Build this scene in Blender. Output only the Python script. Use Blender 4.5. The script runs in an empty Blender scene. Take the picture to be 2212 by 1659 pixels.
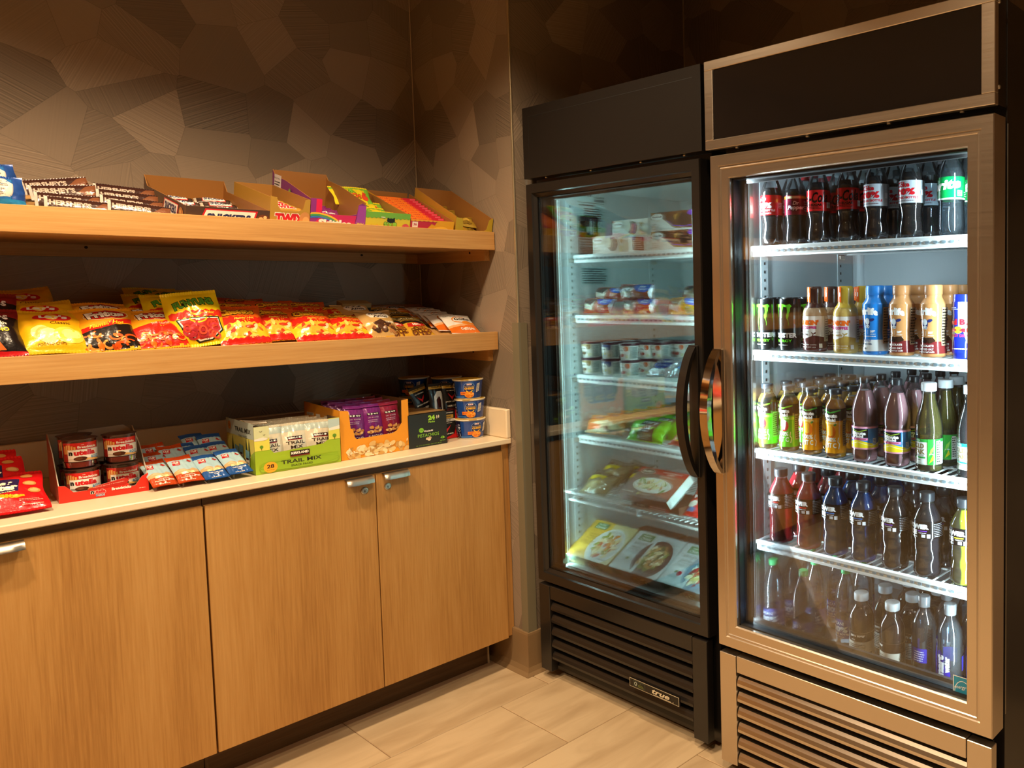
import bpy, math, random
from mathutils import Vector, Matrix
from mathutils.geometry import tessellate_polygon
PI = math.pi
RN = random.Random(11)
SC = bpy.context.scene
COL = SC.collection

# ------------------------------------------------------------------ camera, world, lights, exposure
def set_camera():
    f, yaw, pitch, roll, px, py = 1708.77, 0.92339, -0.061552, -0.011548, 1736.37, 734.525
    fw = Vector((math.sin(yaw)*math.cos(pitch), math.cos(yaw)*math.cos(pitch), math.sin(pitch)))
    r = Vector((math.cos(yaw), -math.sin(yaw), 0)); u = r.cross(fw)
    r2 = math.cos(roll)*r + math.sin(roll)*u; u2 = -math.sin(roll)*r + math.cos(roll)*u
    cd = bpy.data.cameras.new('camera'); co = bpy.data.objects.new('camera', cd); COL.objects.link(co)
    m = Matrix((r2, u2, -fw)).transposed().to_4x4(); m.translation = (-1.72993, -3.36891, 1.46613)
    co.matrix_world = m
    cd.sensor_fit = 'HORIZONTAL'; cd.sensor_width = 36; cd.lens = f/2212*36
    cd.shift_x = -(px-1106)/2212; cd.shift_y = -(829.5-py)/2212
    cd.clip_start = 0.05; cd.clip_end = 50
    SC.camera = co
set_camera()
wd = bpy.data.worlds.new('world'); SC.world = wd; wd.use_nodes = True
wd.node_tree.nodes['Background'].inputs[0].default_value = (1.0, .74, .46, 1)
wd.node_tree.nodes['Background'].inputs[1].default_value = .2
SC.view_settings.view_transform = 'Standard'; SC.view_settings.look = 'None'
SC.view_settings.exposure = 0.0; SC.view_settings.gamma = 1.0; SC.view_settings.use_curve_mapping = False
try:
    SC.cycles.transparent_max_bounces = 32; SC.cycles.max_bounces = 10; SC.cycles.caustics_reflective = False
    SC.cycles.caustics_refractive = False; SC.cycles.sample_clamp_indirect = 6
except Exception: pass

def spot(name, loc, to, power, col, size, blend=.5, rad=.05):
    l = bpy.data.lights.new(name, 'SPOT'); l.energy = power; l.color = col; l.spot_size = size; l.spot_blend = blend; l.shadow_soft_size = rad
    o = bpy.data.objects.new(name, l); COL.objects.link(o); o.location = loc
    o.rotation_euler = (Vector(to)-Vector(loc)).to_track_quat('-Z', 'Y').to_euler()
    return o
def area(name, loc, to, power, col, sx, sy, up='Y', spread=PI):
    l = bpy.data.lights.new(name, 'AREA'); l.shape = 'RECTANGLE'; l.size = sx; l.size_y = sy; l.energy = power; l.color = col; l.spread = spread
    o = bpy.data.objects.new(name, l); COL.objects.link(o); o.location = loc
    d = (Vector(to)-Vector(loc)).normalized()
    z = -d; y = Vector((0, 0, 1)); 
    if abs(z.z) > .9: y = Vector((0, 1, 0))
    x = y.cross(z).normalized(); y = z.cross(x)
    o.rotation_euler = Matrix((x, y, z)).transposed().to_euler()
    return o
WARM = (1.0, .74, .46)
# recessed ceiling downlights over the counter aisle
spot('downlight', (-1.75, -1.25, 2.78), (-1.75, -.95, 0), 165, WARM, 2.3, .6)
spot('downlight', (-.75, -1.35, 2.78), (-.75, -1.2, 0), 120, WARM, 2.3, .6)
spot('downlight', (-2.6, -2.3, 2.78), (-2.5, -2.2, 0), 110, WARM, 2.4, .6)
spot('downlight', (-1.15, -2.7, 2.78), (-1.1, -2.6, 0), 110, WARM, 2.4, .6)
spot('downlight', (-1.2, -4.2, 2.78), (-1.2, -4.2, 0), 130, WARM, 2.4, .6)
# cool light strips behind the door jambs of the two coolers
LEDR = (.70, .90, 1.0); LEDL = (.58, .97, .95)
area('cooler_led', (.034, -1.832, 1.13), (.40, -2.30, 1.13), 17, LEDR, .02, 1.38)
area('cooler_led', (.034, -2.548, 1.13), (.40, -2.10, 1.13), 15, LEDR, .02, 1.38)
area('freezer_led', (.066, -.872, 1.13), (.40, -1.30, 1.13), 16, LEDL, .02, 1.38)
area('freezer_led', (.085, -1.60, 1.13), (.38, -1.10, 1.13), 22, LEDL, .02, 1.38)

# ------------------------------------------------------------------ colours and materials
def lin(c): return tuple(((v/12.92) if v <= .04045 else ((v+.055)/1.055)**2.4) for v in c)
def hx(s):
    s = s.lstrip('#')
    if len(s) == 3: s = ''.join(a+a for a in s)
    return lin(tuple(int(s[i:i+2], 16)/255 for i in (0, 2, 4)))
MATS = {}
def setin(b, k, v):
    if k in b.inputs: b.inputs[k].default_value = v
def pbr(name, col, rough=.5, metal=0, coat=0, spec=.5, trans=0, emis=0, ecol=None, bump=None, ior=1.45, aniso=0, sheen=None):
    if name in MATS: return MATS[name]
    m = bpy.data.materials.new(name); m.use_nodes = True; nt = m.node_tree; b = nt.nodes['Principled BSDF']
    c = hx(col) if isinstance(col, str) else col
    setin(b, 'Base Color', (*c, 1)); setin(b, 'Roughness', rough); setin(b, 'Metallic', metal); setin(b, 'Coat Weight', coat); setin(b, 'Coat Roughness', .08)
    setin(b, 'Specular IOR Level', spec); setin(b, 'Transmission Weight', trans); setin(b, 'IOR', ior); setin(b, 'Anisotropic', aniso)
    if emis: setin(b, 'Emission Color', (*(ecol or c), 1)); setin(b, 'Emission Strength', emis)
    if bump:
        sc, st, di = bump
        tc = nt.nodes.new('ShaderNodeTexCoord'); n = nt.nodes.new('ShaderNodeTexNoise'); n.inputs['Scale'].default_value = sc; n.inputs['Detail'].default_value = 3
        bp = nt.nodes.new('ShaderNodeBump'); bp.inputs['Strength'].default_value = st; bp.inputs['Distance'].default_value = di
        nt.links.new(tc.outputs['Object'], n.inputs['Vector']); nt.links.new(n.outputs['Fac'], bp.inputs['Height']); nt.links.new(bp.outputs['Normal'], b.inputs['Normal'])
    MATS[name] = m; return m
def printmat(name, rough, coat=0, metal=0, bump=None, spec=.5, trans=0):
    m = pbr(name, (.8, .8, .8), rough, metal, coat, spec, trans, bump=bump); nt = m.node_tree
    if not any(n.type == 'ATTRIBUTE' for n in nt.nodes):
        a = nt.nodes.new('ShaderNodeAttribute'); a.attribute_name = 'Col'
        nt.links.new(a.outputs['Color'], nt.nodes['Principled BSDF'].inputs['Base Color'])
    return m
PF = printmat('printed_foil', .26, .25, .12, (38, .55, .004))
PP = printmat('printed_card', .42)
PG = printmat('printed_gloss', .16, .4)
PM = printmat('printed_metal_can', .22, .5, .35)
FOIL = pbr('silver_foil', '#c9ccd0', .22, 1, bump=(60, .8, .004))

def nodes(m): return m.node_tree.nodes, m.node_tree.links
def clear_mat(name, tint, gloss=1.0, diff=.0, dcol=(1, 1, 1), ior=1.5, rough=.02):
    """thin clear plastic or glass: see-through with a mirror-like film, optional milky share"""
    if name in MATS: return MATS[name]
    m = bpy.data.materials.new(name); m.use_nodes = True; N, L = nodes(m); N.clear()
    o = N.new('ShaderNodeOutputMaterial'); t = N.new('ShaderNodeBsdfTransparent'); t.inputs[0].default_value = (*tint, 1)
    g = N.new('ShaderNodeBsdfGlossy'); g.inputs['Roughness'].default_value = rough; fr = N.new('ShaderNodeFresnel'); fr.inputs[0].default_value = ior
    mu = N.new('ShaderNodeMath'); mu.operation = 'MULTIPLY'; mu.inputs[1].default_value = gloss; L.new(fr.outputs[0], mu.inputs[0])
    mx = N.new('ShaderNodeMixShader'); L.new(mu.outputs[0], mx.inputs[0]); L.new(t.outputs[0], mx.inputs[1]); L.new(g.outputs[0], mx.inputs[2])
    last = mx
    if diff:
        d = N.new('ShaderNodeBsdfDiffuse'); d.inputs[0].default_value = (*dcol, 1); tr = N.new('ShaderNodeBsdfTranslucent'); tr.inputs[0].default_value = (*dcol, 1)
        a = N.new('ShaderNodeAddShader'); m1 = N.new('ShaderNodeMixShader'); m1.inputs[0].default_value = .5; L.new(d.outputs[0], m1.inputs[1]); L.new(tr.outputs[0], m1.inputs[2])
        m2 = N.new('ShaderNodeMixShader'); m2.inputs[0].default_value = diff; L.new(t.outputs[0], m2.inputs[1]); L.new(m1.outputs[0], m2.inputs[2]); L.new(m2.outputs[0], mx.inputs[1])
    L.new(last.outputs[0], o.inputs[0]); MATS[name] = m; return m
def wood(name, along, c0, c1, c2):
    """oak veneer, grain runs along axis `along` (world)"""
    m = bpy.data.materials.new(name); m.use_nodes = True; N, L = nodes(m); b = N['Principled BSDF']
    g = N.new('ShaderNodeNewGeometry'); mp = N.new('ShaderNodeMapping')
    s = [170, 170, 170]; s['xyz'.index(along)] = 5; mp.inputs['Scale'].default_value = s; L.new(g.outputs['Position'], mp.inputs['Vector'])
    n = N.new('ShaderNodeTexNoise'); n.inputs['Scale'].default_value = 1; n.inputs['Detail'].default_value = 4; n.inputs['Roughness'].default_value = .65; L.new(mp.outputs[0], n.inputs['Vector'])
    mp2 = N.new('ShaderNodeMapping'); s2 = [9, 9, 9]; s2['xyz'.index(along)] = .8; mp2.inputs['Scale'].default_value = s2; L.new(g.outputs['Position'], mp2.inputs['Vector'])
    n2 = N.new('ShaderNodeTexNoise'); n2.inputs['Scale'].default_value = 1; n2.inputs['Detail'].default_value = 2; L.new(mp2.outputs[0], n2.inputs['Vector'])
    r = N.new('ShaderNodeValToRGB'); e = r.color_ramp.elements; e[0].position = .28; e[0].color = (*hx(c0), 1); e[1].position = .72; e[1].color = (*hx(c2), 1); k = e.new(.5); k.color = (*hx(c1), 1)
    ad = N.new('ShaderNodeMath'); ad.operation = 'MULTIPLY_ADD'; ad.inputs[1].default_value = .45; L.new(n2.outputs['Fac'], ad.inputs[0])
    sb = N.new('ShaderNodeMath'); sb.operation = 'MULTIPLY'; sb.inputs[1].default_value = .55; L.new(n.outputs['Fac'], sb.inputs[0]); L.new(sb.outputs[0], ad.inputs[2])
    L.new(ad.outputs[0], r.inputs['Fac']); L.new(r.outputs['Color'], b.inputs['Base Color']); b.inputs['Roughness'].default_value = .45; setin(b, 'Specular IOR Level', .35)
    MATS[name] = m; return m
OAKV = wood('oak_veneer_upright', 'z', '#9a6a35', '#b58549', '#c4965a')
OAKX = wood('oak_veneer_lengthwise', 'x', '#a37340', '#bb8c52', '#caa068')
OAKY = wood('oak_veneer_crosswise', 'y', '#a37340', '#bb8c52', '#caa068')
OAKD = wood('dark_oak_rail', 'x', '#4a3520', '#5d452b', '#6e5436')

def wallpaper(name, ax):
    m = bpy.data.materials.new(name); m.use_nodes = True; N, L = nodes(m); b = N['Principled BSDF']
    g = N.new('ShaderNodeNewGeometry'); sp = N.new('ShaderNodeSeparateXYZ'); L.new(g.outputs['Position'], sp.inputs[0])
    cb = N.new('ShaderNodeCombineXYZ'); L.new(sp.outputs['XY'.index(ax)], cb.inputs[0]); L.new(sp.outputs[2], cb.inputs[1])
    v = N.new('ShaderNodeTexVoronoi'); v.voronoi_dimensions = '2D'; v.inputs['Scale'].default_value = 6.2; v.inputs['Randomness'].default_value = 1; L.new(cb.outputs[0], v.inputs['Vector'])
    ve = N.new('ShaderNodeTexVoronoi'); ve.voronoi_dimensions = '2D'; ve.feature = 'DISTANCE_TO_EDGE'; ve.inputs['Scale'].default_value = 6.2; L.new(cb.outputs[0], ve.inputs['Vector'])
    sc = N.new('ShaderNodeSeparateColor'); L.new(v.outputs['Color'], sc.inputs[0])
    def M(op, a=None, b_=None, va=0, vb=0, clamp=False):
        n = N.new('ShaderNodeMath'); n.operation = op; n.use_clamp = clamp
        for i, (q, w) in enumerate(((a, va), (b_, vb))):
            if q is not None: L.new(q, n.inputs[i])
            else: n.inputs[i].default_value = w
        return n.outputs[0]
    ang = M('MULTIPLY', sc.outputs[0], vb=PI); 
    dx = M('MULTIPLY', M('COSINE', ang), sp.outputs['XY'.index(ax)]); dz = M('MULTIPLY', M('SINE', ang), sp.outputs[2])
    d = M('MULTIPLY', M('ADD', dx, dz), vb=230)
    n1 = N.new('ShaderNodeTexNoise'); n1.noise_dimensions = '1D'; n1.inputs['Scale'].default_value = 1; n1.inputs['Detail'].default_value = 2; L.new(d, n1.inputs['W'])
    bright = M('MULTIPLY_ADD', sc.outputs[1], vb=.55); bright.node.inputs[2].default_value = .62
    amp = M('MULTIPLY', sc.outputs[2], vb=.9)
    st = M('MULTIPLY', M('SUBTRACT', n1.outputs['Fac'], vb=.5), amp)
    fac = M('ADD', bright, st)
    edge = M('LESS_THAN', ve.outputs['Distance'], vb=.006)
    fac2 = M('MULTIPLY', fac, M('SUBTRACT', None, M('MULTIPLY', edge, vb=.22), va=1.0))
    mixc = N.new('ShaderNodeMix'); mixc.data_type = 'RGBA'; mixc.blend_type = 'MULTIPLY'; mixc.inputs[0].default_value = 1
    mixc.inputs[6].default_value = (*hx('#9c8b79'), 1)
    cc = N.new('ShaderNodeCombineColor'); [L.new(fac2, cc.inputs[i]) for i in range(3)]; L.new(cc.outputs[0], mixc.inputs[7])
    L.new(mixc.outputs[2], b.inputs['Base Color']); b.inputs['Roughness'].default_value = .5; setin(b, 'Specular IOR Level', .45); setin(b, 'Metallic', .15)
    bp = N.new('ShaderNodeBump'); bp.inputs['Strength'].default_value = .35; bp.inputs['Distance'].default_value = .002; L.new(st, bp.inputs['Height']); L.new(bp.outputs[0], b.inputs['Normal'])
    return m
WPX = wallpaper('facet_wallpaper_lengthwise', 'X'); WPY = wallpaper('facet_wallpaper_crosswise', 'Y')

def tilemat():
    m = bpy.data.materials.new('beige_floor_tile'); m.use_nodes = True; N, L = nodes(m); b = N['Principled BSDF']
    g = N.new('ShaderNodeNewGeometry'); oi = N.new('ShaderNodeObjectInfo'); mp = N.new('ShaderNodeMapping'); mp.inputs['Rotation'].default_value = (0, 0, .5); mp.inputs['Scale'].default_value = (2.2, 9, 1)
    ad = N.new('ShaderNodeVectorMath'); ad.operation = 'ADD'; cx = N.new('ShaderNodeCombineXYZ'); mm = N.new('ShaderNodeMath'); mm.operation = 'MULTIPLY'; mm.inputs[1].default_value = 9
    L.new(oi.outputs['Random'], mm.inputs[0]); L.new(mm.outputs[0], cx.inputs[2]); L.new(g.outputs['Position'], ad.inputs[0]); L.new(cx.outputs[0], ad.inputs[1]); L.new(ad.outputs[0], mp.inputs['Vector'])
    n = N.new('ShaderNodeTexNoise'); n.inputs['Scale'].default_value = 1.3; n.inputs['Detail'].default_value = 5; n.inputs['Distortion'].default_value = .6; L.new(mp.outputs[0], n.inputs['Vector'])
    r = N.new('ShaderNodeValToRGB'); e = r.color_ramp.elements; e[0].position = .32; e[0].color = (*hx('#b49a78'), 1); e[1].position = .62; e[1].color = (*hx('#cdb592'), 1)
    L.new(n.outputs['Fac'], r.inputs['Fac']); L.new(r.outputs['Color'], b.inputs['Base Color']); b.inputs['Roughness'].default_value = .32
    return m
TILE = tilemat()
def steelmat():
    m = pbr('brushed_steel', '#d6cabb', .3, 1, aniso=.3); N, L = nodes(m); b = N['Principled BSDF']
    tc = N.new('ShaderNodeNewGeometry'); mp = N.new('ShaderNodeMapping'); mp.inputs['Scale'].default_value = (30, 3, 300); n = N.new('ShaderNodeTexNoise'); n.inputs['Scale'].default_value = 1
    L.new(tc.outputs['Position'], mp.inputs['Vector']); L.new(mp.outputs[0], n.inputs['Vector'])
    mr = N.new('ShaderNodeMapRange'); mr.inputs[3].default_value = .29; mr.inputs[4].default_value = .36; L.new(n.outputs['Fac'], mr.inputs[0]); L.new(mr.outputs[0], b.inputs['Roughness'])
    return m
STEEL = steelmat()
CHROME = pbr('polished_chrome', '#cfc8c0', .07, 1)
BLACK = pbr('black_enamel', (.013, .011, .010), .34, coat=.15)
BLACKG = pbr('dark_glossy_panel', (.012, .009, .008), .12)
BLACKM = pbr('black_rubber', (.010, .010, .010), .6)
WHITE = pbr('white_enamel', '#dfe5e6', .38)
WIRE = pbr('white_coated_wire', '#e8eeee', .35)
LINER = pbr('cooler_liner', '#c3cdd0', .40)
LINERL = pbr('freezer_liner', '#ccd6d6', .45)
ALU = pbr('satin_aluminium', '#c9c2b6', .32, 1)
QUARTZ = pbr('cream_quartz', '#e6d3b4', .30, bump=(300, .05, .001))
CARD = pbr('brown_cardboard', '#a9793f', .75)
GLASS = clear_mat('door_glass', (.95, .97, .97), .9)
PET = clear_mat('clear_bottle_plastic', (.93, .96, .97), 1.5, .03, (.8, .9, .95))
WATER = clear_mat('still_water', (.80, .88, .93), .8, .05, (.75, .88, .95), 1.33)
# ------------------------------------------------------------------ mesh building
class MB:
    def __init__(s): s.v = []; s.f = []; s.c = []
    def add(s, vs, fs, c=(.8, .8, .8)):
        o = len(s.v); s.v += [tuple(p) for p in vs]; s.f += [tuple(i+o for i in q) for q in fs]
        s.c += (c if isinstance(c, list) else [c]*len(fs))
        return s
    def box(s, x0, x1, y0, y1, z0, z1, c=(.8, .8, .8), b=0):
        if b:
            b = min(b, abs(x1-x0)/2.1, abs(y1-y0)/2.1, abs(z1-z0)/2.1)
            P = []
            for sx in (0, 1):
                for sy in (0, 1):
                    for sz in (0, 1):
                        X = (x0, x1)[sx]; Y = (y0, y1)[sy]; Z = (z0, z1)[sz]; dx = b*(1-2*sx); dy = b*(1-2*sy); dz = b*(1-2*sz)
                        P += [(X, Y+dy, Z+dz), (X+dx, Y, Z+dz), (X+dx, Y+dy, Z)]
            def i(a, b_, c_, k): return (a*4+b_*2+c_)*3+k
            F = []
            for a in (0, 1):
                F.append((i(a,0,0,0), i(a,0,1,0), i(a,1,1,0), i(a,1,0,0))); F.append((i(0,a,0,1), i(1,a,0,1), i(1,a,1,1), i(0,a,1,1))); F.append((i(0,0,a,2), i(0,1,a,2), i(1,1,a,2), i(1,0,a,2)))
            for a in (0, 1):
                for q in (0, 1):
                    F.append((i(a,q,0,0), i(a,q,1,0), i(a,q,1,1), i(a,q,0,1))); F.append((i(a,0,q,0), i(a,1,q,0), i(a,1,q,2), i(a,0,q,2))); F.append((i(0,a,q,1), i(1,a,q,1), i(1,a,q,2), i(0,a,q,2)))
                    for w in (0, 1): F.append((i(a,q,w,0), i(a,q,w,1), i(a,q,w,2)))
            return s.add(P, F, c)
        P = [(x, y, z) for x in (x0, x1) for y in (y0, y1) for z in (z0, z1)]
        return s.add(P, [(0,1,3,2), (4,6,7,5), (0,4,5,1), (2,3,7,6), (0,2,6,4), (1,5,7,3)], c)
    def lathe(s, prof, n=28, c=(.8, .8, .8), mod=None, cap0=True, cap1=True):
        """prof: list of (r, z)"""
        vs = []; fs = []
        for (r, z) in prof:
            for k in range(n):
                a = 2*PI*k/n; rr, zz = (mod(r, z, a) if mod else (r, z)); vs.append((rr*math.sin(a), -rr*math.cos(a), zz))
        m = len(prof)
        for j in range(m-1):
            for k in range(n): fs.append((j*n+k, j*n+(k+1) % n, (j+1)*n+(k+1) % n, (j+1)*n+k))
        if cap0: fs.append(tuple(range(n-1, -1, -1)))
        if cap1: fs.append(tuple((m-1)*n+k for k in range(n)))
        return s.add(vs, fs, c)
    def tube(s, pts, r, n=8, c=(.8, .8, .8)):
        pts = [Vector(p) for p in pts]; vs = []; fs = []
        for i, p in enumerate(pts):
            t = (pts[min(i+1, len(pts)-1)]-pts[max(i-1, 0)]).normalized(); a = Vector((0, 0, 1)) if abs(t.z) < .9 else Vector((1, 0, 0)); u = t.cross(a).normalized(); w = t.cross(u)
            for k in range(n): vs.append(p+r*(math.cos(2*PI*k/n)*u+math.sin(2*PI*k/n)*w))
        for i in range(len(pts)-1):
            for k in range(n): fs.append((i*n+k, i*n+(k+1) % n, (i+1)*n+(k+1) % n, (i+1)*n+k))
        fs.append(tuple(range(n))); fs.append(tuple((len(pts)-1)*n+k for k in range(n)))
        return s.add(vs, fs, c)
    def prism(s, pts, th, fr, c=(.8, .8, .8), cin=None, crim=None):
        """flat panel from a 2-D outline; fr(u,v,d) gives the 3-D point, d is the depth behind the printed side"""
        n = len(pts); tr = tessellate_polygon([[Vector((p[0], p[1], 0)) for p in pts]])
        s.add([fr(p[0], p[1], 0) for p in pts], [tuple(t) for t in tr], c)
        s.add([fr(p[0], p[1], th) for p in pts], [tuple(t)[::-1] for t in tr], cin or c)
        s.add([fr(p[0], p[1], 0) for p in pts]+[fr(p[0], p[1], th) for p in pts], [(i, (i+1) % n, n+(i+1) % n, n+i) for i in range(n)], crim or cin or c)
        return s
    def mesh(s, name, mat, smooth=False):
        me = bpy.data.meshes.new(name); me.from_pydata(s.v, [], s.f); me.materials.append(mat)
        at = me.color_attributes.new('Col', 'FLOAT_COLOR', 'CORNER'); buf = []
        for q, c in zip(s.f, s.c): buf += [c[0], c[1], c[2], 1.0]*len(q)
        if len(buf) == len(at.data)*4: at.data.foreach_set('color', buf)
        if smooth: me.shade_smooth() if hasattr(me, 'shade_smooth') else me.polygons.foreach_set('use_smooth', [True]*len(me.polygons))
        if smooth and smooth != 2:
            try: me.set_sharp_from_angle(angle=math.radians(50))
            except Exception: pass
        me.update(); return me
def link(name, me, parent=None, loc=None, rot=None):
    o = bpy.data.objects.new(name, me); COL.objects.link(o)
    if parent: o.parent = parent
    if loc: o.location = loc
    if rot: o.rotation_euler = rot
    return o
def part(name, mb, mat, parent=None, smooth=False, label=None):
    o = link(name, mb.mesh(name, mat, smooth), parent)
    if label: o['label'] = label
    return o
def thing(name, label, cat, loc=(0, 0, 0), rot=(0, 0, 0), group=None, me=None):
    o = link(name, me, None, loc, rot); o['label'] = label; o['category'] = cat
    if group: o['group'] = group
    return o
def struct(name, mb, mat, parent=None, smooth=False):
    o = part(name, mb, mat, parent, smooth)
    if not parent: o['kind'] = 'structure'
    return o
def dup(t, loc, rot, label, group=None):
    def cp(o, par):
        c = o.copy(); COL.objects.link(c); c.parent = par
        for ch in [x for x in KIDS.get(o.name, [])]: 
            k = cp(ch, c); KIDS.setdefault(c.name, []).append(k)
        return c
    r = cp(t, None); r.location = loc; r.rotation_euler = rot; r['label'] = label
    if group: r['group'] = group
    elif 'group' in r: del r['group']
    return r
KIDS = {}
_link0 = link
def link(name, me, parent=None, loc=None, rot=None):
    o = _link0(name, me, parent, loc, rot)
    if parent: KIDS.setdefault(parent.name, []).append(o)
    return o
class Kind:
    """first placement moves the built thing, later ones copy it"""
    def __init__(s, build): s.build = build; s.t = None
    def put(s, loc, rot, label, group=None):
        if s.t is None:
            s.t = s.build(); t = s.t; t.location = loc; t.rotation_euler = rot; t['label'] = label
            if group: t['group'] = group
            return t
        return dup(s.t, loc, rot, label, group)

# ------------------------------------------------------------------ flat print: shapes in millimetres, cut to a grid and laid on a surface
TXT = {}
def glyphs(s, bold, shear):
    k = (s, round(bold, 3), round(shear, 2))
    if k in TXT: return TXT[k]
    cu = bpy.data.curves.new('t', 'FONT'); cu.body = s; cu.size = 1; cu.offset = bold; cu.shear = shear; cu.resolution_u = 2; cu.fill_mode = 'FRONT'
    ob = bpy.data.objects.new('t', cu); me = ob.to_mesh(); vs = [(v.co.x, v.co.y) for v in me.vertices]
    fs = [tuple(p.vertices) for p in me.polygons]; ob.to_mesh_clear(); bpy.data.objects.remove(ob); bpy.data.curves.remove(cu)
    TXT[k] = (vs, fs); return TXT[k]
def split(poly, ax, val):
    lo = []; hi = []; n = len(poly)
    for i in range(n):
        p = poly[i]; q = poly[(i+1) % n]; a = p[ax]-val; b = q[ax]-val
        if a <= 0: lo.append(p)
        if a >= 0: hi.append(p)
        if a*b < 0:
            t = a/(a-b); m = (p[0]+(q[0]-p[0])*t, p[1]+(q[1]-p[1])*t); lo.append(m); hi.append(m)
    return lo, hi
def cut(poly, ax, step):
    mn = min(p[ax] for p in poly); mx = max(p[ax] for p in poly); out = []; cur = poly
    k = math.floor(mn/step+1e-6)+1
    while k*step < mx-1e-6:
        lo, hi = split(cur, ax, k*step)
        if len(lo) >= 3: out.append(lo)
        cur = hi; k += 1
        if len(cur) < 3: break
    if len(cur) >= 3: out.append(cur)
    return out
class Art:
    def __init__(s, w, h, bg=None):
        s.w = w; s.h = h; s.bg = hx(bg) if bg else None; s.sh = []
    def _c(s, c): return hx(c) if isinstance(c, str) else c
    def tri(s, vs, fs, c): s.sh.append(([[vs[i] for i in f] for f in fs], s._c(c))); return s
    def rect(s, x0, y0, x1, y1, c): return s.tri([(x0, y0), (x1, y0), (x1, y1), (x0, y1)], [(0, 1, 2, 3)], c)
    def poly(s, pts, c):
        t = tessellate_polygon([[Vector((p[0], p[1], 0)) for p in pts]]); return s.tri(pts, [tuple(q) for q in t], c)
    def ell(s, cx, cy, rx, ry, c, n=20, rot=0):
        ca, sa = math.cos(rot), math.sin(rot); P = []
        for k in range(n):
            x = rx*math.cos(2*PI*k/n); y = ry*math.sin(2*PI*k/n); P.append((cx+x*ca-y*sa, cy+x*sa+y*ca))
        return s.tri(P, [tuple(range(n))], c)
    def ring(s, cx, cy, rx, ry, w, c, n=18, a0=0, a1=2*PI, rot=0):
        P = []; F = []; ca, sa = math.cos(rot), math.sin(rot)
        for k in range(n+1):
            a = a0+(a1-a0)*k/n
            for q in (0, w): x = (rx-q)*math.cos(a); y = (ry-q)*math.sin(a); P.append((cx+x*ca-y*sa, cy+x*sa+y*ca))
        return s.tri(P, [(2*k, 2*k+2, 2*k+3, 2*k+1) for k in range(n)], c)
    def line(s, pts, w, c):
        for (a, b) in zip(pts[:-1], pts[1:]):
            dx, dy = b[0]-a[0], b[1]-a[1]; l = math.hypot(dx, dy) or 1; nx, ny = -dy/l*w/2, dx/l*w/2
            s.tri([(a[0]+nx, a[1]+ny), (b[0]+nx, b[1]+ny), (b[0]-nx, b[1]-ny), (a[0]-nx, a[1]-ny)], [(0, 1, 2, 3)], c)
        return s
    def text(s, t, cx, cy, h, c, w=None, bold=0.0, shear=0.0, rot=0.0, out=None, sh=None, arc=0.0):
        vs, fs = glyphs(t, bold, shear)
        if not vs: return s
        x0 = min(v[0] for v in vs); x1 = max(v[0] for v in vs); y0 = min(v[1] for v in vs); y1 = max(v[1] for v in vs)
        k = h/(y1-y0); kx = (w/(x1-x0)) if w else k; ca, sa = math.cos(rot), math.sin(rot); mx, my = (x0+x1)/2, (y0+y1)/2; hw = (x1-x0)*kx/2
        def tf(p, ox=0, oy=0):
            x = (p[0]-mx)*kx; y = (p[1]-my)*k
            if arc: y += arc*(1-(x/hw)**2)
            return (cx+x*ca-y*sa+ox, cy+x*sa+y*ca+oy)
        if sh: s.tri([tf(p, sh[1], sh[2]) for p in vs], fs, sh[0])
        if out:
            vo, fo = glyphs(t, bold+out[1], shear); s.tri([tf(p) for p in vo], fo, out[0])
        return s.tri([tf(p) for p in vs], fs, c)
    def small(s, x0, y0, x1, y1, n, c, rn=None, g=.45):
        """rows of tiny illegible small print"""
        rn = rn or random.Random(int(x0*7+y0*13+n)); dy = (y1-y0)/n
        for i in range(n):
            y = y1-dy*(i+1)+dy*.25; x = x0; e = x1-(x1-x0)*rn.uniform(0, .25)
            while x < e-.5:
                l = min(rn.uniform(2.0, 6.0), e-x); s.rect(x, y, x+l, y+dy*g, c); x += l+1.0
        return s
    def scat(s, x0, y0, x1, y1, n, cols, r0, r1, asp=.6, seed=1, inside=None, shape='ell'):
        rn = random.Random(seed)
        for i in range(n):
            for _ in range(20):
                x = rn.uniform(x0, x1); y = rn.uniform(y0, y1)
                if inside is None or inside(x, y): break
            r = rn.uniform(r0, r1); a = rn.uniform(0, PI); c = cols[i % len(cols)]
            if shape == 'ell': s.ell(x, y, r, r*asp, c, 9, a)
            elif shape == 'ring': s.ring(x, y, r, r*asp, r*.38, c, 11, rot=a)
            else:
                s.ring(x, y, r, r*.8, r*.34, c, 8, a, a+PI*1.1)
        return s
    def flame(s, x0, x1, y, th, amp, c, n=14, seed=3):
        rn = random.Random(seed); up = []; dn = []
        for k in range(n+1):
            x = x0+(x1-x0)*k/n; up.append((x, y+th/2+(amp if k % 2 else 0)*rn.uniform(.5, 1.1))); dn.append((x, y-th/2-(amp if k % 2 else 0)*rn.uniform(.5, 1.1)))
        return s.tri(up+dn, [(k, k+1, n+2+k, n+1+k) for k in range(n)], c)
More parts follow.
